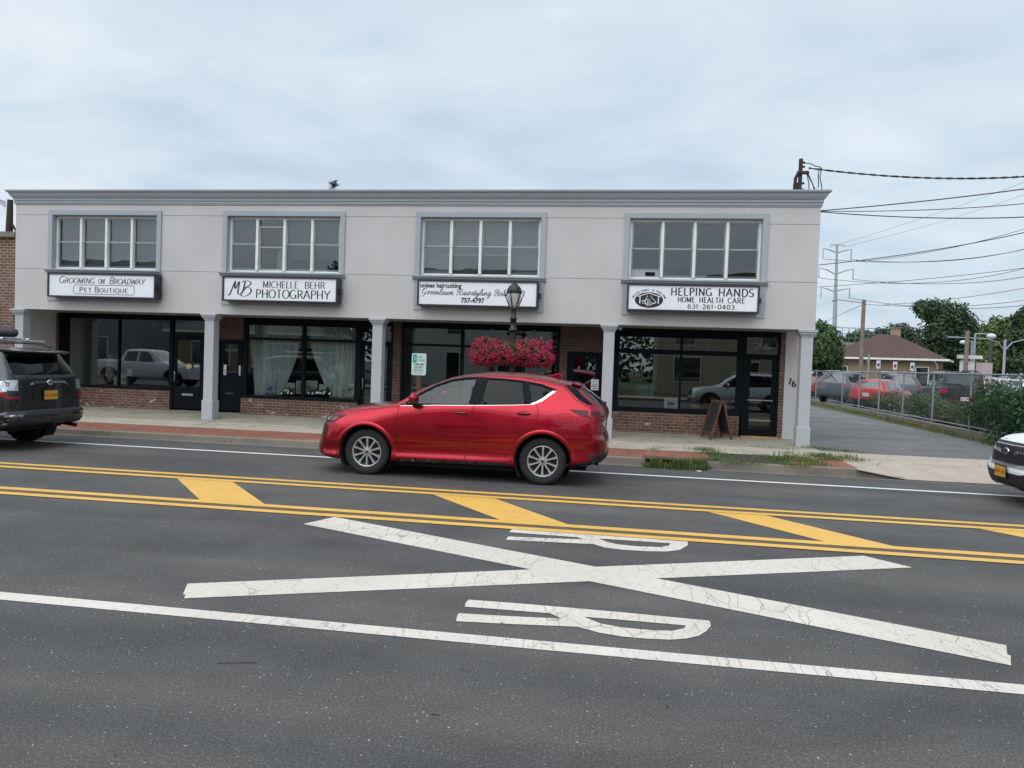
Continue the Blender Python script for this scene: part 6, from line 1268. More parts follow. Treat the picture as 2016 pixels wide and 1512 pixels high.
# ------------------------------------------------------------------ station house
def house(name, c, rz, w, d, wall_h, roof_h, over, wallm, roofm, label, cat='building', z0=.25, ridge=.35, windows=(), gable=False, trim=None):
    e = empty(name, (c[0], c[1], z0), label, cat, None, rz); trim = trim or M_VINYL
    def P(mb, nm, mat, par=None, **k): o = mb.build(nm, mat, **k); o.parent = par or e; return o
    P(MB().box(-w/2, w/2, -d/2, d/2, -.3, wall_h), 'wall', wallm)
    a, b, h0, h1 = w/2+over, d/2+over, wall_h, wall_h+roof_h; r = 0 if False else ridge*w/2
    if gable: vs = [(-a,-b,h0),(a,-b,h0),(a,b,h0),(-a,b,h0),(-a,0,h1),(a,0,h1)]
    else: vs = [(-a,-b,h0),(a,-b,h0),(a,b,h0),(-a,b,h0),(-r,0,h1),(r,0,h1)]
    rf = P(MB().add(vs, [(0,1,5,4),(1,2,5),(2,3,4,5),(3,0,4),(0,3,2,1)]), 'roof', roofm)
    P(MB().box(-a-.03, a+.03, -b-.03, -b+.02, h0-.14, h0+.02).box(-a-.03, a+.03, b-.02, b+.03, h0-.14, h0+.02).box(-a-.03, -a+.02, -b+.02, b-.02, h0-.14, h0+.02).box(a-.02, a+.03, -b+.02, b-.02, h0-.14, h0+.02), 'gutter', trim)
    for k, (fx, x0, x1, z0_, z1_, kind) in enumerate(windows):
        y = -d/2 if fx == 'f' else d/2; s = -1 if fx == 'f' else 1
        if fx in 'fb':
            q = P(MB().box(x0, x1, y+s*.05, y-s*.02, z0_, z1_), 'door' if kind == 'door' else 'window', trim)
            MB().box(x0+.07, x1-.07, y+s*.06, y+s*.045, z0_+.07, z1_-.07).build('pane', M_DGLASS).parent = q
        else:
            x = -w/2 if fx == 'l' else w/2; s = -1 if fx == 'l' else 1
            q = P(MB().box(x+s*.05, x-s*.02, x0, x1, z0_, z1_), 'door' if kind == 'door' else 'window', trim)
            MB().box(x+s*.06, x+s*.045, x0+.07, x1-.07, z0_+.07, z1_-.07).build('pane', M_DGLASS).parent = q
    return e, P
M_SHIN = simple('brown_shingle', (0.080, 0.048, 0.040), .9, var=.35, scale=14); M_TANB = simple('tan_brick', (0.30, 0.225, 0.14), .9, var=.12, scale=8)
pc = onY(1750, 735, 70)
st, SP = house('station_house', (pc.x, 71, 0), rad(-24), 8.6, 6.0, 3.05, 2.15, .75, M_TANB, M_SHIN, 'tan brick station house with brown hipped roof and white gutters', ridge=.16,
  windows=(('f',-3.4,-2.6,.9,2.3,'w'), ('f',2.6,3.6,.3,2.4,'door'), ('l',-2.4,-1.2,.4,2.5,'w'), ('l',.4,2.0,.9,2.4,'w')))
c = SP(MB().box(.25, 1.0, .2, .9, 4.6, 5.75), 'chimney', M_TANB); MB().box(.18, 1.07, .13, .97, 5.75, 5.87).build('chimney_cap', M_CURB).parent = c
for x in (-1.2, 3.9): SP(MB().tube([(x,-3.7,3.0),(x+.3,-3.4,2.6),(x+.3,-3.08,2.3),(x+.3,-3.08,.2)], .05, 6), 'downspout', M_VINYL)
# small blue parking plates and a ticket machine in front of it
for k, (u, Y, h) in enumerate(((1728, 66.5, 3.0), (1761, 66.3, 2.95), (1795, 66, 2.9))):
    x = at(u, Y); e = empty('lot_sign', (x, Y, ZL), 'white plate on a thin post before the station wall, %s of three' % ('leftmost', 'middle', 'rightmost')[k], 'sign', 'small plates before the station wall')
    MB().cyl((0, 0, 0), (0, 0, h-.2), .03, n=6).build('post', M_RIM).parent = e; MB().box(-.16, .16, -.04, -.02, h-.85, h-.2).build('plate', M_PLW).parent = e
    MB().box(-.09, .09, -.05, -.041, h-.68, h-.42).build('symbol', simple('symbol_blue', (0.02, 0.08, 0.16), .5) if k != 1 else M_REDL).parent = e
x = at(1750, 66); e = empty('ticket_machine', (x, 66, ZL), 'dark red ticket machine standing against the tan station wall', 'machine')
MB().box(-.7, .7, 0, .7, 0, 2.0).build('cabinet', simple('machine_red', (0.14, 0.03, 0.035), .5), bevel=.03).parent = e; MB().box(-.5, .5, -.02, -.001, 1.0, 1.7).build('screen', M_DGLASS).parent = e; MB().box(-.6, .6, -.03, -.001, 1.75, 1.92).build('header', M_PLW).parent = e
# platform bridge behind the station
e = empty('platform_bridge', (at(1700, 95), 95, 0), 'railed concrete footbridge behind the station roof', 'bridge')
MB().box(-3.6, 3.6, -1, 1, 5.2, 5.6).build('deck', simple('bridge_concrete', (0.22, 0.22, 0.21), .9)).parent = e
for x in (-2.5, 0, 2.5): MB().box(x-.3, x+.3, -.3, .3, 0, 5.2).build('pier', bpy.data.materials['bridge_concrete']).parent = e
m = MB()
for i in range(11): m.tube([(-3.6+i*.72, -1, 5.6), (-3.6+i*.72, -1, 7.3)], .035, 4)
for z in (6.1, 6.6, 7.3): m.tube([(-3.6, -1, z), (3.6, -1, z)], .035, 4)
m.build('railing', simple('railing_grey', (0.14, 0.15, 0.16), .7)).parent = e
# ------------------------------------------------------------------ houses across the street (mirrored in glass and paint)
M_SID = MT('white_siding', .7, (0.55, 0.55, 0.52)); _w = N(M_SID.nt, 'ShaderNodeTexWave'); _w.bands_direction = 'Z'; _w.wave_profile = 'SAW'; _w.inputs['Scale'].default_value = 1.35; _w.inputs['Distortion'].default_value = 0
M_SID.nt.links.new(M_SID.tc.outputs['Object'], _w.inputs['Vector']); M_SID.col(M_SID.ramp(_w.outputs['Fac'], [(0, (0.30, 0.30, 0.28)), (.12, (0.52, 0.52, 0.49)), (1, (0.56, 0.56, 0.53))])); M_SID = M_SID.m
house('street_house', (-11, -15, 0), 0, 12, 8, 5.6, 2.4, .5, M_SID, M_SHIN, 'white clapboard house across the street behind the photographer', 'house', z0=.12, gable=True, windows=(('b',-5,-3.8,3.4,5,'w'),('b',-1,.2,3.4,5,'w'),('b',3,4.2,3.4,5,'w'),('b',-5,-3.4,.8,2.5,'w'),('b',-1,0,.1,2.3,'door'),('b',2.5,4.4,.8,2.5,'w')))
house('street_house', (7, -17, 0), 0, 10, 9, 5.4, 2.8, .5, simple('cream_render', (0.42, 0.38, 0.28), .8), M_SHIN, 'cream house across the street behind the photographer', 'house', z0=.12, windows=(('b',-4,-2.6,3.2,4.8,'w'),('b',1.5,3,3.2,4.8,'w'),('b',-4,-2.2,.8,2.5,'w'),('b',.5,1.5,.1,2.3,'door')))
house('street_house', (-27, -16, 0), 0, 11, 8, 3.2, 2.4, .5, M_TANB, M_ROOF, 'low tan building across the street behind the photographer', 'house', z0=.12, windows=(('b',-4,-1,.8,2.5,'w'),('b',1,4,.8,2.5,'w')))

house('street_house', (-44, -17, 0), 0, 17, 9, 5.8, 2.6, .5, simple('grey_clapboard', (0.22, 0.24, 0.25), .8), M_SHIN, 'long grey house across the street, farthest to the left', 'house', z0=.12, gable=True, windows=(('b',-7,-5.6,3.4,5,'w'),('b',-2,-.6,3.4,5,'w'),('b',3.5,5,3.4,5,'w'),('b',-6,-3.6,.8,2.6,'w'),('b',-1,.2,.1,2.3,'door'),('b',3,6,.8,2.6,'w')))  # unseen house added to fill the reflection in the left shop window
# ------------------------------------------------------------------ vegetation helpers
RNG = random.Random(7)
def leafmat(name, stops, rough=.55, trans=.25):
    t = MT(name, rough); g = N(t.nt, 'ShaderNodeNewGeometry')
    big = t.noise(.7, 3)
    f = t.math('ADD', t.math('MULTIPLY', g.outputs['Random Per Island'], .6), t.math('MULTIPLY', big, .4))
    t.col(t.ramp(f, stops)); 
    tr = N(t.nt, 'ShaderNodeBsdfTranslucent'); mx = N(t.nt, 'ShaderNodeMixShader'); mx.inputs[0].default_value = trans; o = t.nt.nodes['Material Output']
    src = t.b.inputs['Base Color'].links[0].from_socket; t.nt.links.new(src, tr.inputs[0]); t.nt.links.new(t.b.outputs[0], mx.inputs[1]); t.nt.links.new(tr.outputs[0], mx.inputs[2]); t.nt.links.new(mx.outputs[0], o.inputs[0]); return t.m
L_DARK = leafmat('leaf_dark', [(.2, (.014, .032, .012)), (.5, (.032, .066, .022)), (.8, (.062, .11, .036))])
L_MID = leafmat('leaf_mid', [(.2, (.022, .05, .012)), (.5, (.045, .095, .022)), (.8, (.085, .15, .035))])
L_LITE = leafmat('leaf_light', [(.2, (.045, .075, .018)), (.5, (.085, .14, .03)), (.8, (.16, .21, .05))])
L_OLV = leafmat('leaf_olive', [(.2, (.03, .042, .012)), (.5, (.065, .08, .022)), (.8, (.14, .12, .03))])
L_VINE = leafmat('leaf_vine', [(.15, (.012, .04, .014)), (.5, (.025, .085, .028)), (.8, (.05, .14, .04))])
L_RED = leafmat('leaf_reddish', [(.2, (.04, .03, .015)), (.5, (.10, .04, .025)), (.8, (.16, .10, .03))])
L_GRASS = leafmat('grass_blades', [(.2, (.04, .07, .012)), (.5, (.09, .14, .025)), (.8, (.20, .22, .06))], .7)
L_GRASSD = leafmat('weed_blades', [(.2, (.04, .07, .015)), (.5, (.10, .16, .035)), (.8, (.22, .27, .08))], .7)
M_BARK = simple('bark', (.055, .042, .032), .95, var=.35, scale=12, bump=.5); M_WOODP = simple('weathered_pole', (.20, .165, .125), .9, var=.25, scale=5); M_WOODD = simple('dark_pole', (.075, .062, .052), .9)
def rpt(r):
    while True:
        v = Vector((r.uniform(-1, 1), r.uniform(-1, 1), r.uniform(-1, 1)))
        if .01 < v.length <= 1: return v
def leaves(mb, r, lobes, n, size, shell=.55, flat=.2, clump=0):
    """leaf cards spread through ellipsoid lobes: (cx,cy,cz, rx,ry,rz)"""
    wts = [l[3]*l[4]+l[4]*l[5]+l[3]*l[5] for l in lobes]; tot = sum(wts)
    for l, w in zip(lobes, wts):
        k = int(n*w/tot); c = Vector(l[:3]); i = 0
        while i < k:
            d = rpt(r).normalized(); rr = shell+(1-shell)*r.random()**.6; rr *= 1+.10*math.sin(d.x*7+l[0])*math.cos(d.z*6+l[2])
            p0 = c+Vector((d.x*l[3], d.y*l[4], d.z*l[5]))*rr; m = clump if clump else 1
            for q in range(m):
                p = p0+(rpt(r)*size*2.2 if clump else Vector((0, 0, 0)))
                nn = (d+rpt(r)*.8).normalized(); t = nn.cross(rpt(r)).normalized(); b = nn.cross(t); s = size*r.uniform(.6, 1.3)
                mb.add([p-t*s, p-b*s*.45, p+t*s, p+b*s*.45], [(0, 1, 2, 3)]); i += 1
def tree(name, c, h, lobes, mat, label, n=6000, size=.28, trunk=.25, group=None, cat='tree', seed=1, forks=5, z0=None):
    r = random.Random(seed); e = empty(name, c, label, cat, group)
    m = MB(); top = Vector((0, 0, h*.55)); m.tube([(0, 0, -.3), (.05, 0, h*.25), (r.uniform(-.2, .2), 0, h*.55)], [trunk*1.2, trunk, trunk*.6], 8)
    for i in range(forks):
        l = lobes[i % len(lobes)]; m.tube([(0, 0, h*(.22+.06*i)), (l[0]*.4, l[1]*.4, lerp(h*.3, l[2], .6)), (l[0]*.9, l[1]*.9, l[2])], [trunk*.5, trunk*.32, trunk*.1], 6)
    m.build('trunk', M_BARK).parent = e
    m = MB(); leaves(m, r, lobes, n, size, .45, clump=4); m.build('crown', mat, fix=False).parent = e; return e
def U(u, v, Y): return onY(u, v, Y)
# trees beyond, each placed at its own distance
def px_tree(name, Y, cu, base_z, blobs, mat, label, n, size, seed, trunk=.3, group=None):
    """blobs: (u, v, radius_px_x, radius_px_z)"""
    c = U(cu, 740, Y); c.z = base_z; sc = 1/(F_PX/((c.x*-_sy)+Y*_cy+.0)) ; L = []
    r = random.Random(seed)
    for (u, v, ru, rv) in blobs:
        ru *= 1.12; rv *= 1.12
        p = U(u, v, Y); L.append((p.x-c.x, r.uniform(-.4, .4)*ru*sc, p.z-base_z, ru*sc, ru*sc*.9, rv*sc))
    h = max(l[2]+l[5] for l in L); return tree(name, c, h, L, mat, label, n, size, trunk, group, seed=seed)
px_tree('street_tree', 56, 1612, 0, [(1600,690,45,40),(1625,672,28,28),(1635,700,22,28),(1612,655,22,18),(1590,650,30,20),(1640,716,14,14)], L_MID, 'rounded green tree close against the right corner of the grey building', 9000, .16, 3)
px_tree('broadleaf_tree', 92, 1868, 0, [(1830,612,24,18),(1862,625,34,28),(1890,650,34,32),(1850,660,36,34),(1908,680,26,30),(1840,695,34,28),(1880,705,44,26),(1815,604,14,9),(1922,665,14,18),(1900,712,44,22)], L_DARK, 'tallest dark broadleaf tree behind the station house roof', 16000, .26, 4, .5)
px_tree('broadleaf_tree', 118, 1772, 0, [(1745,668,20,18),(1775,660,22,20),(1795,672,16,20),(1760,685,30,20),(1800,690,18,16),(1735,662,10,10)], L_DARK, 'dark tree behind the station chimney, lower than the tallest one', 7000, .30, 5, .4)
px_tree('broadleaf_tree', 130, 1690, 0, [(1680,668,14,9),(1700,664,16,11),(1715,670,10,9),(1695,680,24,12)], L_DARK, 'small far dark tree seen over the footbridge', 2600, .32, 6, .3)
px_tree('broadleaf_tree', 82, 1965, 0, [(1952,655,18,20),(1970,670,24,26),(1948,690,22,26),(1985,645,16,16),(1990,690,30,34),(1955,715,34,20),(1965,638,10,10)], L_LITE, 'bright yellow green tree at the right of the car park', 10000, .24, 8, .35)
px_tree('pine_tree', 78, 2015, 0, [(2005,628,10,8),(2018,645,16,12),(2010,665,22,12),(2022,690,30,18),(2015,715,34,18),(2030,620,18,16)], L_DARK, 'darker pine at the extreme right edge behind the bright tree', 7000, .22, 9, .3)
px_tree('broadleaf_tree', 104, 1925, 0, [(1925,700,24,20),(1905,715,20,16),(1945,712,20,16),(1930,722,40,10)], L_MID, 'mid green tree filling the gap between the tallest and the bright tree', 4500, .26, 10, .3)
pt = U(655, 358, 36); e = empty('pine_tree', (pt.x, 36, 0), 'tip of an evergreen just showing above the cornice', 'tree'); m = MB(); r = random.Random(2)
MB().cyl((0, 0, 0), (0, 0, pt.z-.1), .16, .02, 8).build('trunk', M_BARK).parent = e
for i in range(2600):
    z = pt.z-(r.random()**.8)*4.5; rr = (pt.z-z)*.32+.05; a = r.uniform(0, 6.28); q = rr*r.random()**.5; p = Vector((math.cos(a)*q, math.sin(a)*q, z)); d = Vector((math.cos(a), math.sin(a), r.uniform(-.1, .9))).normalized()
    s_ = d.cross(Vector((0, 0, 1))).normalized()*.012; m.add([p-s_, p+s_, p+d*.16], [(0, 1, 2)])
for a0, zz, L_ in ((.3, -.05, .22), (2.6, -.14, .18), (.9, -.2, .30), (-.1, -.28, .32)):
    for k in range(60):
        t = k/60; p = Vector((math.cos(a0)*t*L_, 0, pt.z+zz+t*L_*.35)); d = Vector((r.uniform(-1, 1), r.uniform(-1, 1), r.uniform(-.2, 1))).normalized(); s_ = d.cross(Vector((0, 1, 0))).normalized()*.014; m.add([p-s_, p+s_, p+d*.12], [(0, 1, 2)])
m.build('crown', L_DARK, fix=False).parent = e
m = MB(); r = random.Random(11); L = []
for i in range(46): x = lerp(12, 150, i/45); L.append((x, 145+r.uniform(-8, 8), r.uniform(1.5, 3.2), 4.5, 3, r.uniform(2.4, 4.6)))
leaves(m, r, L, 16000, .42, .5, clump=4); tag(m.build('far_treeline', L_DARK, fix=False), 'far mass of dark trees along the skyline behind the car park', 'trees', kind='stuff')
# trees across the street, behind the photographer
for k, (x, y, mt) in enumerate(((-3, -13, L_MID), (-19.5, -14, L_DARK), (15, -13, L_MID))):
    tree('street_tree', (x, y, .1), 8, [(0, 0, 5.5, 2.2, 2.2, 2.0), (1.2, .3, 4.6, 1.6, 1.6, 1.5), (-1.3, -.2, 4.8, 1.6, 1.6, 1.6), (.2, 0, 7, 1.4, 1.4, 1.3)], mt, 'leafy tree on the lawn behind the photographer, %s' % ('by the white house', 'by the low tan building', 'past the cream house')[k], 6000, .15, .2, seed=20+k)
m = MB(); r = random.Random(12); L = []
for i in range(44): L.append((lerp(-110, 90, i/43), -48+r.uniform(-6, 6), r.uniform(2, 4), 5, 3, r.uniform(3.5, 7.5)))
leaves(m, r, L, 22000, .42, .4, clump=3); tag(m.build('added_rear_treeline', L_DARK, fix=False), 'mass of trees behind the houses across the street', 'trees', kind='stuff')  # unseen treeline added so the shop glass mirrors no bare horizon
# ------------------------------------------------------------------ fence, retaining wall, shrubs
FX = lambda y: 9.95+(y-20)*.030
wl = MB(); n = 20
for i in range(n):
    a, b = lerp(17.6, 60, i/n), lerp(17.6, 60, (i+1)/n); wl.add([(FX(a)-.14,a,0),(FX(b)-.14,b,0),(FX(b)-.14,b,.30),(FX(a)-.14,a,.30),(FX(a)+.14,a,.30),(FX(b)+.14,b,.30),(FX(b)+.14,b,0),(FX(a)+.14,a,0)], [(0,1,2,3),(3,2,5,4),(4,5,6,7)])
tag(wl.build('retaining_wall', M_CURB), 'low concrete wall running under the chain link fence', 'wall')
fe = empty('chain_link_fence', (FX(18), 18, .30), 'galvanised chain link fence along the right side of the driveway', 'fence')
M_GALV = simple('galvanised_steel', (.30, .33, .36), .5, .6)
def FP(mb, nm, mat, **k): o = mb.build(nm, mat, **k); o.data.transform(Matrix.Translation(-Vector(fe.location))); o.parent = fe; return o
ys_ = [18.0+3.0*i for i in range(15)]
for y in ys_: FP(MB().cyl((FX(y), y, .28), (FX(y), y, 1.98), .032, n=8).ball((FX(y), y, 1.98), .038, .038, .03, 8, 6), 'fence_post', M_GALV)
FP(MB().tube([(FX(18), 18, 1.95), (FX(60), 60, 1.95)], .024, 8), 'top_rail', M_GALV); FP(MB().tube([(FX(18), 18, .40), (FX(60), 60, .40)], .018, 8), 'bottom_rail', M_GALV)
t = MT('chain_link', .5, (.28, .31, .33), .5); sp = N(t.nt, 'ShaderNodeSeparateXYZ'); t.nt.links.new(t.tc.outputs['Object'], sp.inputs[0])
def band(sgn):
    s_ = t.math('ADD' if sgn > 0 else 'SUBTRACT', sp.outputs[1], sp.outputs[2]); f = t.math('FRACT', t.math('MULTIPLY', s_, 1/.075)); return t.math('LESS_THAN', f, .055)
al = t.math('MAXIMUM', band(1), band(-1)); t.nt.links.new(al, t.b.inputs['Alpha'])
FP(MB().quad((FX(18), 18, .36), (FX(60), 60, .36), (FX(60), 60, 1.95), (FX(18), 18, 1.95)), 'chain_link', t.m, fix=False)
def shrub(x, y, z, rx, ry, rz, mat, label, n, size, seed, nm='shrub'):
    r = random.Random(seed); e = empty(nm, (x, y, z), label, 'shrub', 'shrubs planted behind the fence'); m = MB()
    L = [(0, 0, rz*.8, rx*.8, ry*.8, rz*.8)]+[(r.uniform(-.6, .6)*rx, r.uniform(-.6, .6)*ry, r.uniform(.5, 1.15)*rz, rx*.45, ry*.45, rz*.5) for _ in range(5)]
    leaves(m, r, L, n, size, .5, clump=3); m.build('foliage', mat, fix=False).parent = e
    m = MB()
    for k in range(6): a = k*1.05; m.tube([(0, 0, -.1), (math.cos(a)*rx*.3, math.sin(a)*ry*.3, rz*.5), (math.cos(a)*rx*.6, math.sin(a)*ry*.6, rz*1.1)], [.03, .02, .008], 5)
    m.build('stems', M_BARK).parent = e; return e
SH = [(11.9, 44, 1.0, 1.6, .75, L_MID, 'green shrub farthest up the driveway'), (11.7, 39.5, 1.1, 1.5, .62, L_LITE, 'light green shrub second farthest up the driveway'), (11.4, 34.5, 1.1, 1.6, .62, L_OLV, 'olive shrub behind the third fence bay from the back'), (11.3, 30.5, 1.0, 1.3, .66, L_MID, 'dark green shrub before the grey SUV'), (11.1, 28, .8, 1.0, .55, L_OLV, 'yellowing shrub in front of the red hatchback'), (11.0, 25.8, .85, 1.0, .58, L_MID, 'rounded shrub just right of the yellowing one'), (11.6, 24.0, .8, .8, .45, L_RED, 'brownish low shrub in front of the black vehicle'), (12.1, 48.5, 1.0, 1.8, .9, L_RED, 'reddish bush by the column of the building')]
for k, (x, y, rx, ry, rz, mt, lb) in enumerate(SH): shrub(x, y, .2, rx, ry, rz, mt, lb, 2600, .055, 40+k)
# climbing vine that swallows the near end of the fence
e = empty('climbing_vine', (FX(20), 20, .2), 'dense climbing vine covering the near end of the chain link fence', 'vine'); r = random.Random(5); m = MB()
L = []
for i in range(46):
    y = lerp(17.4, 23.8, r.random()); k = (y-17.4)/6.4; hz = lerp(1.85, 1.1, k**1.5); L.append((FX(y)-9.95+r.uniform(-.30, .6), y-20, r.uniform(.15, hz), r.uniform(.35, .55), r.uniform(.4, .7), r.uniform(.3, .5)))
leaves(m, r, L, 17000, .065, .35, clump=3); m.build('foliage', L_VINE, fix=False).parent = e
m = MB(); leaves(m, r, [(FX(y)-9.95+.1, y-20, z, .35, .4, .3) for y, z in ((23.2, 1.4), (23.9, .9))], 500, .05, .4, clump=3); m.build('reddish_foliage', L_RED, fix=False).parent = e
m = MB()
for i in range(12): y = lerp(17.6, 23, i/11)-20; m.tube([(FX(y+20)-9.95, y, 0), (FX(y+20)-9.95+r.uniform(-.2, .2), y+r.uniform(-.3, .3), .8), (FX(y+20)-9.95, y+r.uniform(-.4, .4), 1.5)], [.025, .018, .008], 5)
m.build('stems', M_BARK).parent = e
# grass and weeds
def grass(name, r, spots, mat, label, cat='grass'):
    """spots: (x, y, z, spread_x, spread_y, count, height)"""
    m = MB()
    for x, y, z, sx, sy, n, h in spots:
        for i in range(n):
            px, py = x+r.gauss(0, .5)*sx, y+r.gauss(0, .5)*sy; a = r.uniform(0, 6.28); hh = h*r.uniform(.4, 1.2); ln = hh*r.uniform(.2, .9); w = hh*.022+.002
            d = Vector((math.cos(a), math.sin(a), 0)); s_ = Vector((-d.y, d.x, 0))*w; p = Vector((px, py, z if not callable(z) else z(px, py)))
            m.add([p-s_, p+s_, p+d*ln*.4+Vector((0, 0, hh*.7))+s_*.7, p+d*ln*.4+Vector((0, 0, hh*.7))-s_*.7, p+d*ln+Vector((0, 0, hh))], [(0, 1, 2, 3), (3, 2, 4)])
    return tag(m.build(name, mat, fix=False), label, cat, kind='stuff')
def gz(x, y): return zs(x, y) if y > 15.45 else zs(x, 14.2)+(y-14.2)*.012
sp = []; r = random.Random(9)
for i in range(150):
    t = r.random(); y = 17.2+t**1.6*40; sp.append((FX(y)-.30-.12*r.random(), y, .11, .30, .5, 34, .13))
grass('verge_grass', r, sp, L_GRASS, 'rough grass strip along the foot of the low fence wall')
grass('drain_weeds', r, [(.95+r.uniform(-.55, .6), YC-.08+r.uniform(-.14, .10), 0, .10, .08, r.randrange(25, 110), r.uniform(.06, .22)) for _ in range(30)]+[(.95+r.uniform(-.3, .5), YC-.2, 0, .2, .1, 40, .12) for _ in range(6)], L_GRASSD, 'long weeds growing out of the storm drain in the gutter')
def on(u, v, z=.16): p = onZ(u, v, z); return p.x, p.y
sp = []
for u, v, n, h, sx in ((1385,886,160,.10,.3),(1400,893,160,.10,.3),(1420,897,120,.08,.3),(1405,905,170,.09,.25),(1440,910,120,.08,.25),(1480,912,120,.07,.3),(1530,905,220,.10,.35),(1560,902,240,.11,.35),(1590,908,240,.10,.35),(1615,900,220,.12,.3),(1640,905,160,.10,.3),(1570,915,200,.08,.35),(1610,914,160,.08,.3),(1665,903,90,.12,.25),(1690,907,70,.10,.2),(1285,884,60,.05,.2),(1300,881,30,.04,.2),(1280,901,70,.05,.2),(1460,903,50,.06,.3),(1500,897,60,.06,.3),(1545,893,80,.07,.3)):
    x, y = on(u, v); sp.append((x, y, gz, sx, sx*.55, int(n*1.7), h*.8))
grass('kerb_grass', r, sp, L_GRASSD, 'weedy grass tufts on the brick strip and soil by the kerb')
sp = []
for u, v, n in ((1595,884,90),(1615,883,110),(1640,885,110),(1660,888,90),(1685,890,60),(1500,882,30),(1545,886,50)):
    x, y = on(u, v, .15); sp.append((x, y, lambda a, b: .13 if a > 4.2 else zs(a, b), .35, .08, n, .07))
for u, v, n in ((520,830,30),(470,828,30),(600,838,20),(700,846,16)):
    x, y = on(u, v, .14); sp.append((x, y, gz, .5, .03, n, .03))
grass('crack_grass', r, sp, L_GRASS, 'thin grass in the joint where the pavement meets the driveway')
# ------------------------------------------------------------------ street lamp and hanging baskets
LX, LY = -2.26, 14.75; M_IRON = simple('lamp_iron', (.014, .018, .021), .4, .2)
lp = empty('street_lamp', (LX, LY, .15), 'black street lamp with a pear shaped lantern and basket arms on the pavement', 'street lamp')
def LPp(mb, nm, mat, par=None, **k): o = mb.build(nm, mat, **k); o.parent = par or lp; return o
LPp(MB().lathe([(.0,0),(.20,0),(.20,.04),(.17,.07),(.165,.30),(.12,.38),(.10,.55),(.075,.62),(.072,.66),(.058,.70),(.062,1.6),(.060,2.25),(.060,2.28),(.080,2.285),(.082,2.33),(.062,2.34),(.060,2.52),(.074,2.525),(.076,2.555),(.055,2.565),(.050,2.70),(.06,2.715),(.065,2.735),(.05,2.755),(.0,2.76)], 20), 'pole', M_IRON)
m = MB()
for sg in (-1, 1): m.tube([(0, 0, 2.27), (sg*.40, 0, 2.275), (sg*.42, 0, 2.29)], .011, 6); m.ball((sg*.42, 0, 2.30), .018, .018, .022, 8, 6); m.tube([(sg*.42, 0, 2.28), (sg*.42, 0, 2.20), (sg*.42+.015, 0, 2.18)], .006, 5)
LPp(m, 'basket_arm', M_IRON)
ln = LPp(MB().lathe([(.06,2.755),(.095,2.80),(.120,2.88),(.138,2.97),(.142,3.03),(.135,3.06),(.0,3.065)], 20), 'globe', simple('frosted_globe', (.50, .49, .46), .35, var=.15, scale=9))
LPp(MB().lathe([(.118,3.03),(.152,3.045),(.150,3.08),(.135,3.13),(.105,3.18),(.065,3.205),(.060,3.215),(.062,3.225),(.02,3.235),(.018,3.25),(.028,3.262),(.020,3.285),(.0,3.29)], 20), 'lantern_cap', M_IRON)
m = MB()
for k in range(6):
    a = rad(60*k+15); c_, s_ = math.cos(a), math.sin(a); m.tube([(c_*q, s_*q, z) for q, z in ((.07,2.755),(.100,2.80),(.140,2.90),(.178,3.0),(.198,3.06),(.190,3.095),(.155,3.08))], .011, 5)
m.tube([(math.cos(t)*.155, math.sin(t)*.155, 3.045) for t in [2*math.pi*i/20 for i in range(20)]], .010, 5, True); LPp(m, 'lantern_cage', M_IRON)
L_FLW = leafmat('magenta_flower', [(.1, (.16, .004, .030)), (.35, (.40, .010, .070)), (.65, (.58, .022, .12)), (.9, (.60, .11, .13))], .6, .3)
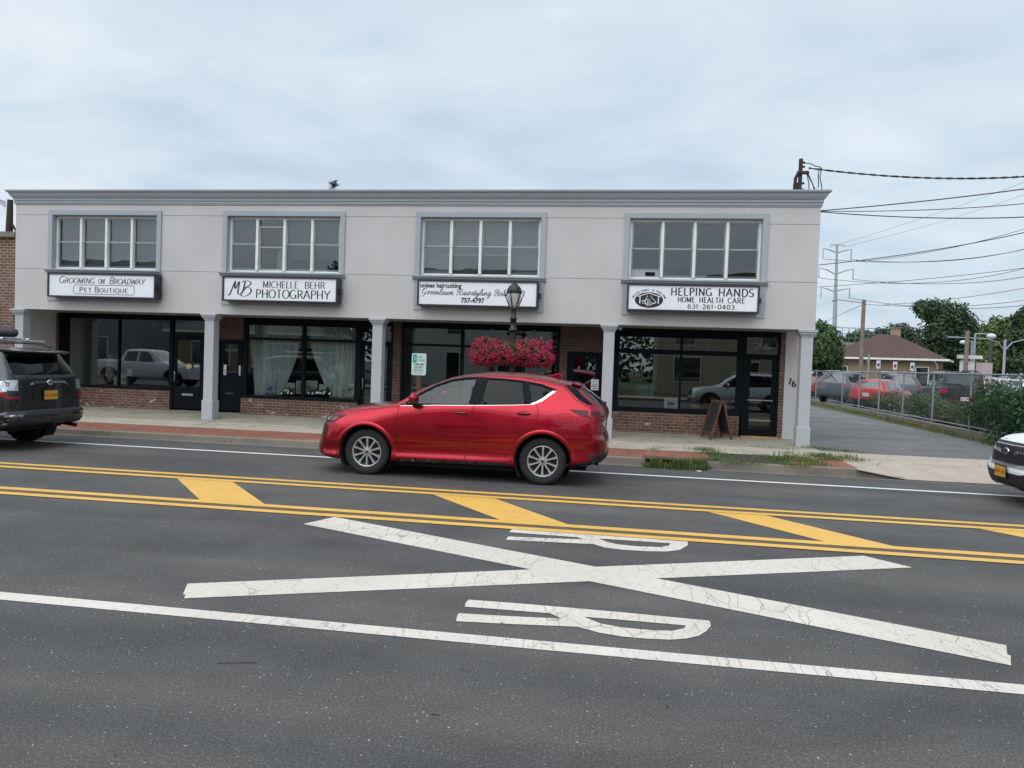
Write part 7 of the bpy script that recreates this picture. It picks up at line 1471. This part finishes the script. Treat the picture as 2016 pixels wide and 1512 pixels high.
for k, sg in enumerate((-1, 1)):
    r = random.Random(30+k); e = empty('hanging_basket', (LX+sg*.41, LY, 2.02), 'overflowing basket of magenta flowers hanging on the %s side of the lamp' % ('left', 'right')[k], 'flower basket', 'hanging flower baskets on the lamp')
    m = MB(); m.lathe([(.0,-.22),(.12,-.20),(.20,-.10),(.235,.02),(.24,.04),(.22,.04)], 16); m.build('basket', M_BARK).parent = e
    m = MB()
    for q in range(4): a = q*math.pi/2+.6; m.tube([(math.cos(a)*.22, math.sin(a)*.22, .04), (0, 0, .22)], .004, 4)
    m.tube([(0, 0, .20), (0, 0, .28)], .006, 5); m.build('hanger', MATS['steel']).parent = e
    L = [(0, 0, .04, .40, .34, .25), (-.18, -.05, -.05, .27, .26, .22), (.19, -.04, -.06, .25, .26, .21), (-.10, .02, .17, .22, .22, .15), (.14*sg, 0, .15, .20, .2, .16), (.06*sg, 0, -.14, .28, .24, .16), (.28*sg, 0, -.10, .15, .2, .20), (-.34*sg, -.12, .02, .26, .24, .24), (-.40*sg, -.12, -.08, .18, .2, .18), (-.05, 0, -.18, .14, .16, .13)]
    m = MB(); leaves(m, r, L, 3600, .026, .3, clump=3); m.build('foliage', L_OLV, fix=False).parent = e
    m = MB(); n = 0
    while n < 3000:
        l = L[r.randrange(len(L))]; d = rpt(r).normalized()
        if d.z > .55 and r.random() < .72: continue
        p = Vector(l[:3])+Vector((d.x*l[3], d.y*l[4], d.z*l[5]*.86))*r.uniform(.90, 1.16)
        if d.z > .15 and r.random() < .30: continue
        if math.sin(p.x*17+k)*math.sin(p.z*19+1) > .55: continue
        nn = (d+rpt(r)*.6).normalized(); t_ = nn.cross(Vector((.3, .2, .9))).normalized(); b_ = nn.cross(t_); s = r.uniform(.016, .027); vs = [p+nn*.004]; a0 = r.uniform(0, 1)
        for q in range(10): a = a0+q*.628; s2 = s*(1 if q % 2 == 0 else .55); vs.append(p+(t_*math.cos(a)+b_*math.sin(a))*s2+nn*(.006 if q % 2 == 0 else 0))
        m.add(vs, [(0, 1+q, 1+(q+1) % 10) for q in range(10)]); n += 1
    for q in range(260):   # trailing sprigs at the rim
        a = r.uniform(0, 6.28); p = Vector((math.cos(a)*r.uniform(.30, .44), math.sin(a)*.34, r.uniform(-.24, .26))); s = .012; m.add([p, p+Vector((s, 0, s)), p+Vector((0, 0, 2*s)), p+Vector((-s, 0, s))], [(0, 1, 2, 3)])
    m.build('flowers', L_FLW, fix=False).parent = e
# parking sign
e = empty('parking_sign', (-4.19, 14.87, .15), 'green and white parking sign on a brown post, seen over the red car bonnet', 'sign')
def SPn(mb, nm, mat, par=None, **k): o = mb.build(nm, mat, **k); o.parent = par or e; return o
SPn(MB().box(-.03, .03, 0, .03, 0, 1.66).box(-.045, -.03, -.01, .03, 0, 1.66).box(.03, .045, -.01, .03, 0, 1.66), 'post', simple('rusty_post', (.11, .055, .038), .85))
sg_ = SPn(MB().prism(rrect(-.152, .152, 1.345, 1.79, .03)[:-1], -.018, -.012, 'y'), 'plate', simple('sign_mint', (.50, .66, .60), .45, var=.08)); yq = -.0195
SPn(MB().quad((-.13, yq, 1.60), (-.05, yq, 1.60), (-.05, yq, 1.765), (-.13, yq, 1.765)), 'green_panel', simple('sign_teal', (.0, .27, .25), .4), sg_)
m = MB(); add_text(m, '2', -.112, yq-.001, 1.65, .075); SPn(m, 'numeral', M_PLW, sg_)
m = MB(); add_text(m, 'HR', -.02, yq, 1.69, .05, .10, bold=.02); add_text(m, 'PARKING', -.02, yq, 1.63, .035, .145, bold=.02); SPn(m, 'green_lettering', simple('sign_green', (.06, .30, .16), .5), sg_)
m = MB(); add_text(m, '9AM-6PM', 0, yq, 1.545, .042, .20, bold=.01, align='C'); add_text(m, 'EXCEPT', 0, yq, 1.485, .042, .18, bold=.01, align='C'); add_text(m, 'SUN-HOL', 0, yq, 1.425, .042, .20, bold=.01, align='C')
m.add([(-.09, yq, 1.39), (-.065, yq, 1.402), (-.065, yq, 1.378)], [(0, 1, 2)]); m.add([(.09, yq, 1.39), (.065, yq, 1.402), (.065, yq, 1.378)], [(0, 1, 2)]); m.quad((-.065, yq, 1.386), (.065, yq, 1.386), (.065, yq, 1.394), (-.065, yq, 1.394)); SPn(m, 'black_lettering', M_INK, sg_)
# sandwich board
M_BRNW = simple('brown_frame_wood', (.10, .045, .025), .6, var=.25); M_CHALK = simple('chalkboard', (.020, .022, .022), .8)
e = empty('sandwich_board', (2.17, 18.42, .17), 'brown wooden A frame board standing on the pavement before the right hand window', 'sandwich board', None, rad(20))
for sg in (-1, 1):
    m = MB(); xb, xt, zt = sg*.275, sg*.02, .92
    def bar(a, b, y0, y1, w=.022): 
        d = Vector((a[0]-b[0], a[1]-b[1])).normalized(); q = Vector((-d.y, d.x))*w; m.prism([(a[0]-q.x, a[1]-q.y), (a[0]+q.x, a[1]+q.y), (b[0]+q.x, b[1]+q.y), (b[0]-q.x, b[1]-q.y)], y0, y1, 'y')
    bar((xb, 0), (xt, zt), -.26, -.21); bar((xb, 0), (xt, zt), .21, .26)
    bar((lerp(xb, xt, .14), zt*.14), (lerp(xb, xt, .20), zt*.20), -.21, .21, .018); bar((lerp(xb, xt, .94), zt*.94), (xt, zt), -.21, .21, .018); o = m.build('board_frame', M_BRNW); o.parent = e
    m = MB(); bar((lerp(xb, xt, .2), zt*.2), (lerp(xb, xt, .94), zt*.94), -.21, .21, .008); m.build('chalkboard', M_CHALK).parent = o
# ------------------------------------------------------------------ things in the shop windows
def pz(u, v, Y): return onY(u, v, Y)
def curtain(edge, label):
    """edge rows: (v, u_left, u_right)"""
    Y = 19.17; m = MB(); rows = []; nx = 44
    for v, ul, ur in edge:
        a, b = pz(ul, v, Y), pz(ur, v, Y); rows.append([(lerp(a.x, b.x, i/nx), Y+.035*math.sin(i*1.9+.3*math.sin(i))*1.0+.012*math.sin(i*4.1), lerp(a.z, b.z, i/nx)) for i in range(nx+1)])
    vs = [p for r_ in rows for p in r_]; k = nx+1; m.add(vs, [(j*k+i, j*k+i+1, (j+1)*k+i+1, (j+1)*k+i) for j in range(len(rows)-1) for i in range(nx)], True)
    return tag(m.build('window_curtain', M_SHEER, fix=False), label, 'curtain', 'sheer curtains in the photography shop window')
ts = MT('sheer_curtain', .9, (.60, .66, .60)); ts.col(ts.ramp(ts.noise(3, 3, v=ts.vec((9, 1, .3))), [(.35, (.55, .62, .57)), (.65, (.88, .92, .87))])); M_SHEER = ts.m
curtain([(628,492,594),(660,492,592),(690,494,588),(710,496,582),(730,498,575),(750,500,566),(778,502,556)], 'pale sheer curtain on the left, drawn back, behind the photography shop window')
curtain([(634,606,704),(660,609,704),(690,614,704),(710,620,704),(730,628,703),(750,636,702),(782,648,702)], 'pale sheer curtain on the right, drawn back, behind the photography shop window')
pm = lambda n, a, b: simple(n, a, .6, var=b, scale=9)
PH = [(517,543,753,773,'small bluish framed print leftmost on the window shelf', (.45,.50,.56)), (555,581,754,776,'second framed print from the left, behind greenery', (.50,.48,.40)), (583,595,750,775,'narrow framed portrait beside the window mullion', (.42,.42,.38)), (601,625,750,776,'largest framed portrait right of the mullion', (.44,.44,.40)), (628,652,757,776,'framed print with small dark figures on white', (.60,.60,.55)), (671,700,758,778,'framed pale print rightmost on the window shelf', (.48,.47,.42))]
for k, (ua, ub, va, vb, lb, cl) in enumerate(PH):
    Y = 19.10; a, b = pz(ua, vb, Y), pz(ub, va, Y); e = empty('picture', ((a.x+b.x)/2, Y, a.z), lb, 'picture', 'framed prints on the shop window shelf'); w, h = (b.x-a.x)/2, b.z-a.z
    o = MB().box(-w, w, -.012, .012, 0, h).build('canvas', M_PLW); o.parent = e
    MB().box(-w+.02, w-.02, -.015, -.0121, .02, h-.02).build('print', pm('print_%s' % 'abcdef'[k], cl, .1)).parent = o
    m = MB(); rr = random.Random(k)
    for q in range(4): x = rr.uniform(-.6, .6)*w; z = h*rr.uniform(.25, .6); m.prism([(x+w*.18*math.cos(i*.7), z+h*.14*math.sin(i*.7)) for i in range(9)], -.0165-.0004*q, -.0155-.0004*q, 'y')
    m.build('print_figure', pm('figure_%s' % 'abcdef'[k], tuple(c*.35 for c in cl), .3)).parent = o
for k, (u, wpx) in enumerate(((568, 20), (612, 26), (640, 14))):
    r = random.Random(60+k); a = pz(u, 777, 19.07); e = empty('flower_garland', (a.x, 19.07, a.z), 'leafy garland with pale blooms on the shelf, %s' % ('below the left curtain', 'in front of the largest portrait', 'in front of the white print')[k], 'garland'); w = wpx/78/1.0
    m = MB(); leaves(m, r, [(0, 0, .06, w, .06, .08), (w*.4, 0, .12, w*.4, .06, .09)], 260, .022, .2); m.build('greenery', L_VINE, fix=False).parent = e
    m = MB()
    for q in range(5): m.ball((r.uniform(-w, w), -.06, r.uniform(.02, .12)), .025, .02, .025, 8, 6)
    m.build('blooms', M_PLW).parent = e
def paper(ua, ub, va, vb, Y, label, lines=4, oval=False):
    a, b = pz(ua, vb, Y), pz(ub, va, Y); e = empty('poster', ((a.x+b.x)/2, Y, a.z), label, 'poster'); w, h = (b.x-a.x)/2, b.z-a.z
    o = MB().box(-w, w, -.002, .002, 0, h).build('sheet', M_PLW); o.parent = e; m = MB()
    if oval: m.prism([(w*.6*math.cos(i*.4), h*.55+h*.18*math.sin(i*.4)) for i in range(16)], -.0035, -.003, 'y'); lines = 2
    for q in range(lines): z = h*(.14+.16*q) if not oval else h*(.12+.12*q); m.box(-w*.7, w*.7, -.0035, -.003, z, z+h*.05)
    m.build('print', M_INKG).parent = o; return e
paper(1307, 1335, 785, 807, 19.05, 'white notice with a dark oval emblem low in the right hand shop window', oval=True); paper(1446, 1455, 800, 810, 19.05, 'tiny white notice by the shop door jamb of number 76', 2)
paper(1163, 1179, 747, 768, 18.985, 'white notice taped to the glass of the door beside the red car roof', 3); paper(470, 480, 720, 739, 18.985, 'white notice on the black door numbered 70A-72A', 3); 
e = paper(440, 446, 718, 738, 18.985, 'narrow white strip notice at the left of the door numbered 70A-72A', 3)
a = pz(372, 721, 18.99); tag(MB().prism([(a.x+.10*math.cos(i*math.pi/4+.39), a.z+.075*math.sin(i*math.pi/4+.39)) for i in range(8)], 18.985, 18.99, 'y').build('door_sticker', simple('sticker_gold', (.42, .34, .18), .6)), 'gold octagonal sticker on the glass door numbered 70', 'sticker')
# grooming shop display
a = pz(217, 757, 19.6); e = empty('mannequin', (a.x, 19.6, .75), 'cone shaped display figure in a pale spotted coat in the grooming window', 'display figure')
MB().lathe([(.0,.0),(.16,.0),(.15,.22),(.13,.3)], 16).build('stand', M_INTW).parent = e; MB().lathe([(.14,.28),(.12,.55),(.085,.80),(.05,.90),(.0,.92)], 16).build('coat', simple('spotted_coat', (.45, .40, .36), .8, var=.5, scale=16)).parent = e
for k, (ua, ub, va, vb, c_) in enumerate(((226, 233, 741, 758, (.45,.45,.42)), (238, 252, 735, 758, (.36,.34,.20)), (252, 262, 727, 740, (.5,.5,.45)))):
    a, b = pz(ua, vb, 19.35), pz(ub, va, 19.35); e = empty('display_box', ((a.x+b.x)/2, 19.35, a.z), ('small pale box at the left of the window mullion', 'taller cream box right of the window mullion', 'white box raised at the back of the grooming window')[k], 'box')
    w, h = (b.x-a.x)/2, b.z-a.z; MB().box(-w, w, -.05, .08, 0, h).build('carton', simple('carton_%s' % 'abc'[k], c_, .7), bevel=.006).parent = e; MB().box(-w*.9, w*.9, -.053, -.0505, h*.55, h*.8).build('carton_label', M_PLW).parent = e
for k, x in enumerate((-15.1, -14.5, -13.3, -13.05, -12.0)):
    m = MB(); m.cyl((x, 19.7, 2.68), (x, 19.7, 2.60), .012, n=6); m.cyl((x, 19.7, 2.60), (x+.10*(1 if k % 2 else -1), 19.62, 2.50), .035, .05, 12); tag(m.build('spotlight', M_PLW), 'small white ceiling spotlight in the grooming shop, %s from the left' % ('first', 'second', 'third', 'fourth', 'fifth')[k], 'spotlight', 'track spotlights in the grooming shop')
# salon: ceiling tubes, mirror and chairs in the gloom
te = MT('tube_light', .5); te.b.inputs['Emission Color'].default_value = (1, .97, .88, 1); te.b.inputs['Emission Strength'].default_value = 3.0
for k, (xa, xb) in enumerate(((-5.4, -4.4), (-4.0, -3.0))): tag(MB().box(xa, xb, 20.4, 20.46, 2.70, 2.74).build('fluorescent_tube', te.m), 'lit fluorescent tube under the salon ceiling, %s one' % ('left', 'right')[k], 'ceiling light', 'fluorescent tubes in the salon')
for k, x in enumerate((-4.8, -3.6, -2.5)):
    e = empty('salon_chair', (x, 21.5, .2), 'dim salon chair in the haircutting shop, %s of three' % ('leftmost', 'middle', 'rightmost')[k], 'chair', 'salon chairs')
    MB().lathe([(.0,0),(.24,0),(.24,.03),(.04,.05),(.04,.40)], 14).build('base', M_CHR).parent = e; MB().box(-.26, .26, -.26, .26, .40, .52).build('seat', M_DARKSEAT, bevel=.04).parent = e; MB().box(-.25, .25, .20, .30, .5, 1.1).build('backrest', M_DARKSEAT, bevel=.04).parent = e
# office behind number 76
for k, (ua, ub) in enumerate(((1359, 1380), (1381, 1398), (1418, 1436))):
    a, b = pz(ua, 806, 19.25), pz(ub, 795, 19.25); e = empty('wicker_basket', ((a.x+b.x)/2, 19.3, a.z), 'shallow wicker basket on the window shelf of number 76, %s' % ('leftmost', 'middle one', 'right of the A frame board')[k], 'basket', 'wicker baskets in the window')
    w = (b.x-a.x)/2; MB().box(-w, w, -.08, .10, 0, .14).build('basket', simple('wicker', (.28, .19, .09), .8, var=.4, scale=40), bevel=.02).parent = e
e = empty('office_desk', (.6, 20.6, .2), 'dim desk with a screen inside number 76', 'desk'); MB().box(-.7, .7, -.35, .35, .70, .74).build('desk_top', M_INTW).parent = e
for x in (-.65, .65):
    for y in (-.3, .3): MB().box(x-.03, x+.03, y-.03, y+.03, 0, .7).build('leg', M_PLAS).parent = e
e2 = empty('computer_screen', (.5, 20.6, .94), 'pale computer screen on the desk inside number 76', 'screen'); MB().box(-.25, .25, -.02, .02, .06, .40).build('screen', simple('screen_pale', (.4, .45, .46), .5)).parent = e2; MB().box(-.08, .08, -.08, .08, 0, .06).build('stand', M_PLAS).parent = e2
tag(MB().lathe([(.0,.0),(.05,.0),(.055,-.05),(.03,-.08),(0,-.085)], 14, (-.20, 18.4, 2.78)).build('security_camera', M_PLW), 'small white dome camera under the overhang beside the fourth column', 'camera')
# ------------------------------------------------------------------ neighbour, masts, poles, wires
nb = empty('brick_building', (-20, 18.2, 0), 'brown brick building end at the left edge, with a grey coping', 'building')
def NP(mb, nm, mat, par=None, **k): o = mb.build(nm, mat, **k); o.data.transform(Matrix.Translation((20, -18.2, 0))); o.parent = par or nb; return o
NP(MB().box(-26, -16.12, 17.75, 28, 0, 4.66), 'wall', M_BRICKN); NP(MB().box(-26.1, -16.05, 17.65, 28.1, 4.66, 4.80), 'coping', M_CURB, bevel=.01); NP(MB().box(-26, -16.12, 17.75, 28, 4.80, 4.82), 'roof', M_ROOF)
NP(MB().prism([(17.3,2.75),(17.74,2.75),(17.74,3.05),(17.55,3.02),(17.25,2.9)], -24, -16.75, 'x'), 'shop_canopy', M_VINYL); NP(MB().box(-20, -17, 17.72, 17.76, .8, 2.5), 'shop_window', M_DGLASS)
M_RUST = simple('rusty_mast', (.040, .027, .025), .85, var=.35, scale=7)
e = empty('roof_mast', (-17.45, 19, 4.8), 'rusty steel mast on the brick building roof at the left edge', 'mast'); MB().cyl((0, 0, 0), (.02, 0, 1.12), .10, .075, 10).build('post', M_RUST).parent = e
MB().tube([(.02,0,.55),(.35,0,.05)], .03, 6).build('brace', M_RUST).parent = e
m = MB()
for i in range(4): m.tube([(-.05, -.08, 1.05-i*.05), (-.22-.05*i, -.15, 1.10), (-.38, -.15, .85-.1*i), (-.30-.06*i, -.12, .55), (-.6, -.2, .8)], .012, 5)
m.ball((-.30, -.12, .50), .04, .04, .05, 8, 6); m.build('cable_loops', M_INK).parent = e
mr0 = onY(1572, 362, 19.2); e = empty('roof_mast', (mr0.x, 19.2, 5.80), 'short rusty mast with cable loops above the right end of the cornice', 'mast')
m = MB(); m.box(-.01, .075, -.04, .04, 0, 1.20); m.box(-.12, -.02, -.04, .04, 0, .62); m.build('post', M_RUST, bevel=.01).parent = e
m = MB(); m.tube([(-.08, -.02, .2), (-.08, -.02, .72), (-.02, -.05, .86), (.14, -.06, .85)], [.04, .04, .05, .045], 10); m.ball((.17, -.06, .85), .06, .05, .05, 10, 8)
for z in (.45, .6, 1.0, 1.1): m.ball((.10, -.03, z), .035, .03, .03, 8, 6)
m.build('weatherhead', M_RUST).parent = e
m = MB()
for pts in ([(.17,-.06,.83),(.22,-.08,.6),(.24,-.08,.3),(.26,-.08,.0)], [(.18,-.06,.82),(.32,-.08,.55),(.40,-.08,.25),(.36,-.08,-.0)], [(.18,-.06,.86),(.36,-.1,.45),(.45,-.1,.5),(.42,-.1,.85),(.48,-.1,.97)], [(.50,-.1,.95),(.46,-.1,.75),(.52,-.1,.5),(.50,-.1,.1),(.46,-.1,.0)], [(.10,-.05,1.08),(.22,-.1,1.06),(.34,-.1,1.0),(.48,-.1,.97)]): m.tube([tuple(p) for p in _smooth3(pts)] if False else pts, .012, 5)
m.build('cable_loops', M_INK).parent = e
def wire(pts, r_, label, twist=0, name='overhead_cable'):
    """pts: three (u, v, Y) the cable passes through; a parabola in space"""
    P0, P1, P2 = [onY(*p) for p in pts]; t1 = (pts[1][0]-pts[0][0])/(pts[2][0]-pts[0][0]); out = []
    for i in range(49):
        t = i/48; l0 = (t-t1)*(t-1)/(t1); l1 = t*(t-1)/(t1*(t1-1)); l2 = t*(t-t1)/(1-t1)
        out.append(P0*(((t-t1)*(t-1))/((0-t1)*(0-1)))+P1*((t*(t-1))/(t1*(t1-1)))+P2*((t*(t-t1))/(1-t1)))
    m = MB()
    if twist:
        for ph in (0, 3.14): m.tube([q+Vector((0, math.sin(i*1.7+ph), math.cos(i*1.7+ph)))*r_*.9 for i, q in enumerate(out)], r_*.75, 5)
    else: m.tube(out, r_, 5)
    return tag(m.build(name, M_INK, fix=False), label, 'cable', 'overhead cables at the right')
wire([(1592,331,19.2),(1850,351,18.2),(2150,334,17)], .017, 'thick twisted cable from the roof mast, topmost of the sky', 1)
for k, (pts, r_, lb) in enumerate((([(1614,415,19.5),(1800,398,18.5),(2150,352,17)], .013, 'second cable from the top, climbing steeply to the right'), ([(1614,416,19.6),(1800,414,18.6),(2150,386,17)], .009, 'third cable from the top, thin and nearly level'), ([(1614,417,19.7),(1835,429,18.5),(2150,418,17)], .012, 'fourth cable from the top, sagging level beside the wall'),
   ([(1609,522,24),(1760,504,23),(2150,424,20)], .012, 'cable crossing in front of the pylon upper arms'), ([(1690,515,24),(1900,482,22),(2150,400,20)], .007, 'thin cable rising just above the one crossing the pylon'),
   ([(1610,565,40),(1790,552,38),(2150,508,34)], .012, 'thin cable passing behind the pylon middle arms, steeper one'), ([(1740,600,50),(1860,590,46),(2150,536,38)], .014, 'cable rising to the right from above the wooden pole'), ([(1701,599,50),(1880,603,46),(2150,563,38)], .014, 'lowest cable running from the wooden pole to the right'), ([(1610,640,80),(1660,617,65),(1701,599,50)], .018, 'cable slanting down to the left from the wooden pole'))): wire(pts, r_, lb)
PYL = 250
pc_ = onY(1648, 482, PYL); pb = onY(1640, 741, PYL); e = empty('transmission_pylon', (pb.x, PYL, 0), 'tall grey transmission monopole with three pairs of curved arms', 'pylon'); tx = pc_.x-pb.x; M_PYL = simple('pylon_steel', (.32, .34, .36), .6)
MB().cyl((0, 0, 0), (tx, 0, pc_.z), .95, .32, 12).build('mast', M_PYL).parent = e
kx = lambda u, v: (onY(u, v, PYL).x-pb.x, 0, onY(u, v, PYL).z)
m = MB().tube([kx(1635, 487), kx(1635, 481), kx(1662, 483), kx(1663, 487)], .16, 5); m.build('crossarm', M_PYL).parent = e
for (a, b, c2, dd) in (((1648, 498), (1621, 489), (1676, 491), 20), ((1645, 540), (1613, 527), (1680, 530), 20), ((1642, 574), (1617, 566), (1673, 568), 19)):
    for q in (b, c2):
        m = MB(); md = ((a[0]+q[0])/2, min(a[1], q[1])+ (2 if False else 1)); m.tube([kx(*a), kx((a[0]*.5+q[0]*.5), (a[1]*.35+q[1]*.65)), kx(*q), kx(q[0]-1, q[1]+dd)], .20, 5); m.build('crossarm', M_PYL).parent = e
for k, (a, md, b) in enumerate((((1663, 486), (1840, 440), (2150, 330)), ((1635, 486), (1830, 425), (2150, 305)), ((1675, 511), (1790, 516), (2150, 445)), ((1621, 510), (1700, 515), (1676, 512) and (2150, 447)), ((1679, 550), (1790, 558), (2150, 512)), ((1612, 547), (1730, 557), (2150, 478)), ((1672, 587), (1800, 603), (2150, 575)))):
    wire([(a[0], a[1], PYL), (md[0], md[1], 235), (b[0], b[1], 190)], .07 if k > 1 else .035, 'high voltage line %s' % ('from the right tip of the pylon top bar', 'from the left tip of the pylon top bar', 'from the right upper arm of the pylon', 'from the left upper arm of the pylon', 'from the right middle arm of the pylon', 'from the left middle arm of the pylon', 'from the right lowest arm of the pylon')[k], name='power_line')
def pole(u, vt, Y, r_, mat, label, arms=None, nm='utility_pole'):
    t = onY(u, vt, Y); e = empty(nm, (t.x, Y, .2), label, 'pole' if nm == 'utility_pole' else 'street lamp'); MB().cyl((0, 0, -.2), (0, 0, t.z-.2), r_*1.15, r_, 10).build('pole', mat).parent = e
    if arms: arms(e, t.z-.2)
    return e
pole(1701, 590, 50, .115, M_WOODP, 'pale wooden utility pole in front of the station roof', lambda e, h: (MB().tube([(0, 0, h-.2), (-1.75, -.3, h-.05), (-1.9, -.3, h-.08)], .03, 5).build('bracket', M_GALV).__setattr__('parent', e), MB().ball((-1.85, -.3, h-.12), .16, .1, .06, 8, 6).build('lamp_head', M_GALV).__setattr__('parent', e)))
pole(1711, 697, 62, .07, M_GALV, 'thin grey sign post right of the wooden pole')
pole(1905, 651, 58, .14, M_WOODP, 'wooden pole before the tallest tree')
pole(1951, 668, 66, .14, M_WOODD, 'darker wooden pole between the two car park lamps')
def cob(e, h): MB().tube([(0, 0, h-.1), (0, 0, h), (.9, 0, h), (1.0, 0, h-.02)], .05, 6).build('arm', M_GALV).parent = e; MB().ball((1.1, 0, h-.15), .35, .2, .2, 12, 8).build('lamp_head', M_PLW).parent = e
pole(1920, 657, 60, .08, M_GALV, 'tall grey car park lamp with its head to the right', cob, 'street_lamp')
def cob2(e, h): MB().tube([(0, 0, h-.1), (0, 0, h), (-.5, 0, h)], .05, 6).build('arm', M_GALV).parent = e; MB().ball((-.6, 0, h-.1), .3, .2, .16, 12, 8).build('lamp_head', M_PLW).parent = e
pole(1914, 672, 62, .08, M_GALV, 'shorter grey car park lamp with its head to the left', cob2, 'street_lamp')
def yl(e, h):
    for s_ in (-1, 1): MB().tube([(0, 0, h-.9), (s_*.5, 0, h-.25), (s_*1.3, 0, h), (s_*3.6, 0, h+.05)], .05, 6).build('arm', M_GALV).parent = e; MB().box(s_*3.4, s_*4.2, -.12, .12, h, h+.12).build('lamp_head', M_GALV).parent = e
pole(1979, 668, 64, .09, M_PYL, 'double armed curved car park lamp at the right', yl, 'street_lamp')
a = onY(1915, 725, 59); e = empty('notice_board', (a.x, 59, .2), 'white notice boards on posts under the car park lamps', 'notice board')
for x in (-.7, .9): MB().box(x-.05, x+.05, 0, .08, 0, 3.0).build('post', M_GALV).parent = e
MB().box(-.9, .1, -.05, 0, 1.6, 2.9).build('board', M_PLW).parent = e; MB().box(.2, 1.3, -.05, 0, 1.5, 2.8).build('board', simple('board_pinkish', (.42, .34, .33), .6)).parent = e; MB().box(-1.1, .5, -.3, 0, 3.05, 3.3).build('board_roof', M_PLW).parent = e
# dead leaves and a twig on the road
M_LEAF = simple('dead_leaf', (.20, .075, .035), .8)
for k, (u, v, lb) in enumerate(((857, 1407, 'curled brown leaf lying on the near lane, lower centre'), (914, 1320, 'small reddish leaf fragment above the lower centre leaf'), (228, 1488, 'tiny brown leaf at the lower left of the road'), (1315, 1393, 'tiny pale leaf on the near lane, right of centre'))):
    p = onZ(u, v, 0); m = MB(); s = (.022, .012, .010, .012)[k]
    m.add([(-s, 0, .004), (-.4*s, .5*s, .010), (.5*s, .45*s, .008), (s, 0, .012), (.4*s, -.5*s, .006), (-.5*s, -.4*s, .012), (0, 0, .004)], [(6, 0, 1), (6, 1, 2), (6, 2, 3), (6, 3, 4), (6, 4, 5), (6, 5, 0)])
    o = tag(m.build('fallen_leaf', M_LEAF if k != 3 else L_LITE), lb, 'leaf', 'leaves on the road'); o.location = p; o.data.update()
p, q = onZ(428, 1305, .004), onZ(506, 1304, .004); mid = (p+q)/2+Vector((0, -.01, .003)); tag(MB().tube([p, mid, q], .0022, 5).build('twig', M_BARK), 'thin bent twig lying on the near lane at the left', 'twig')
p = onZ(1376, 928, .004); tag(MB().ball((p.x, p.y-.02, .01), .05, .03, .012, 10, 6).build('litter', M_PLW), 'flattened white scrap in the gutter by the drain weeds', 'litter')
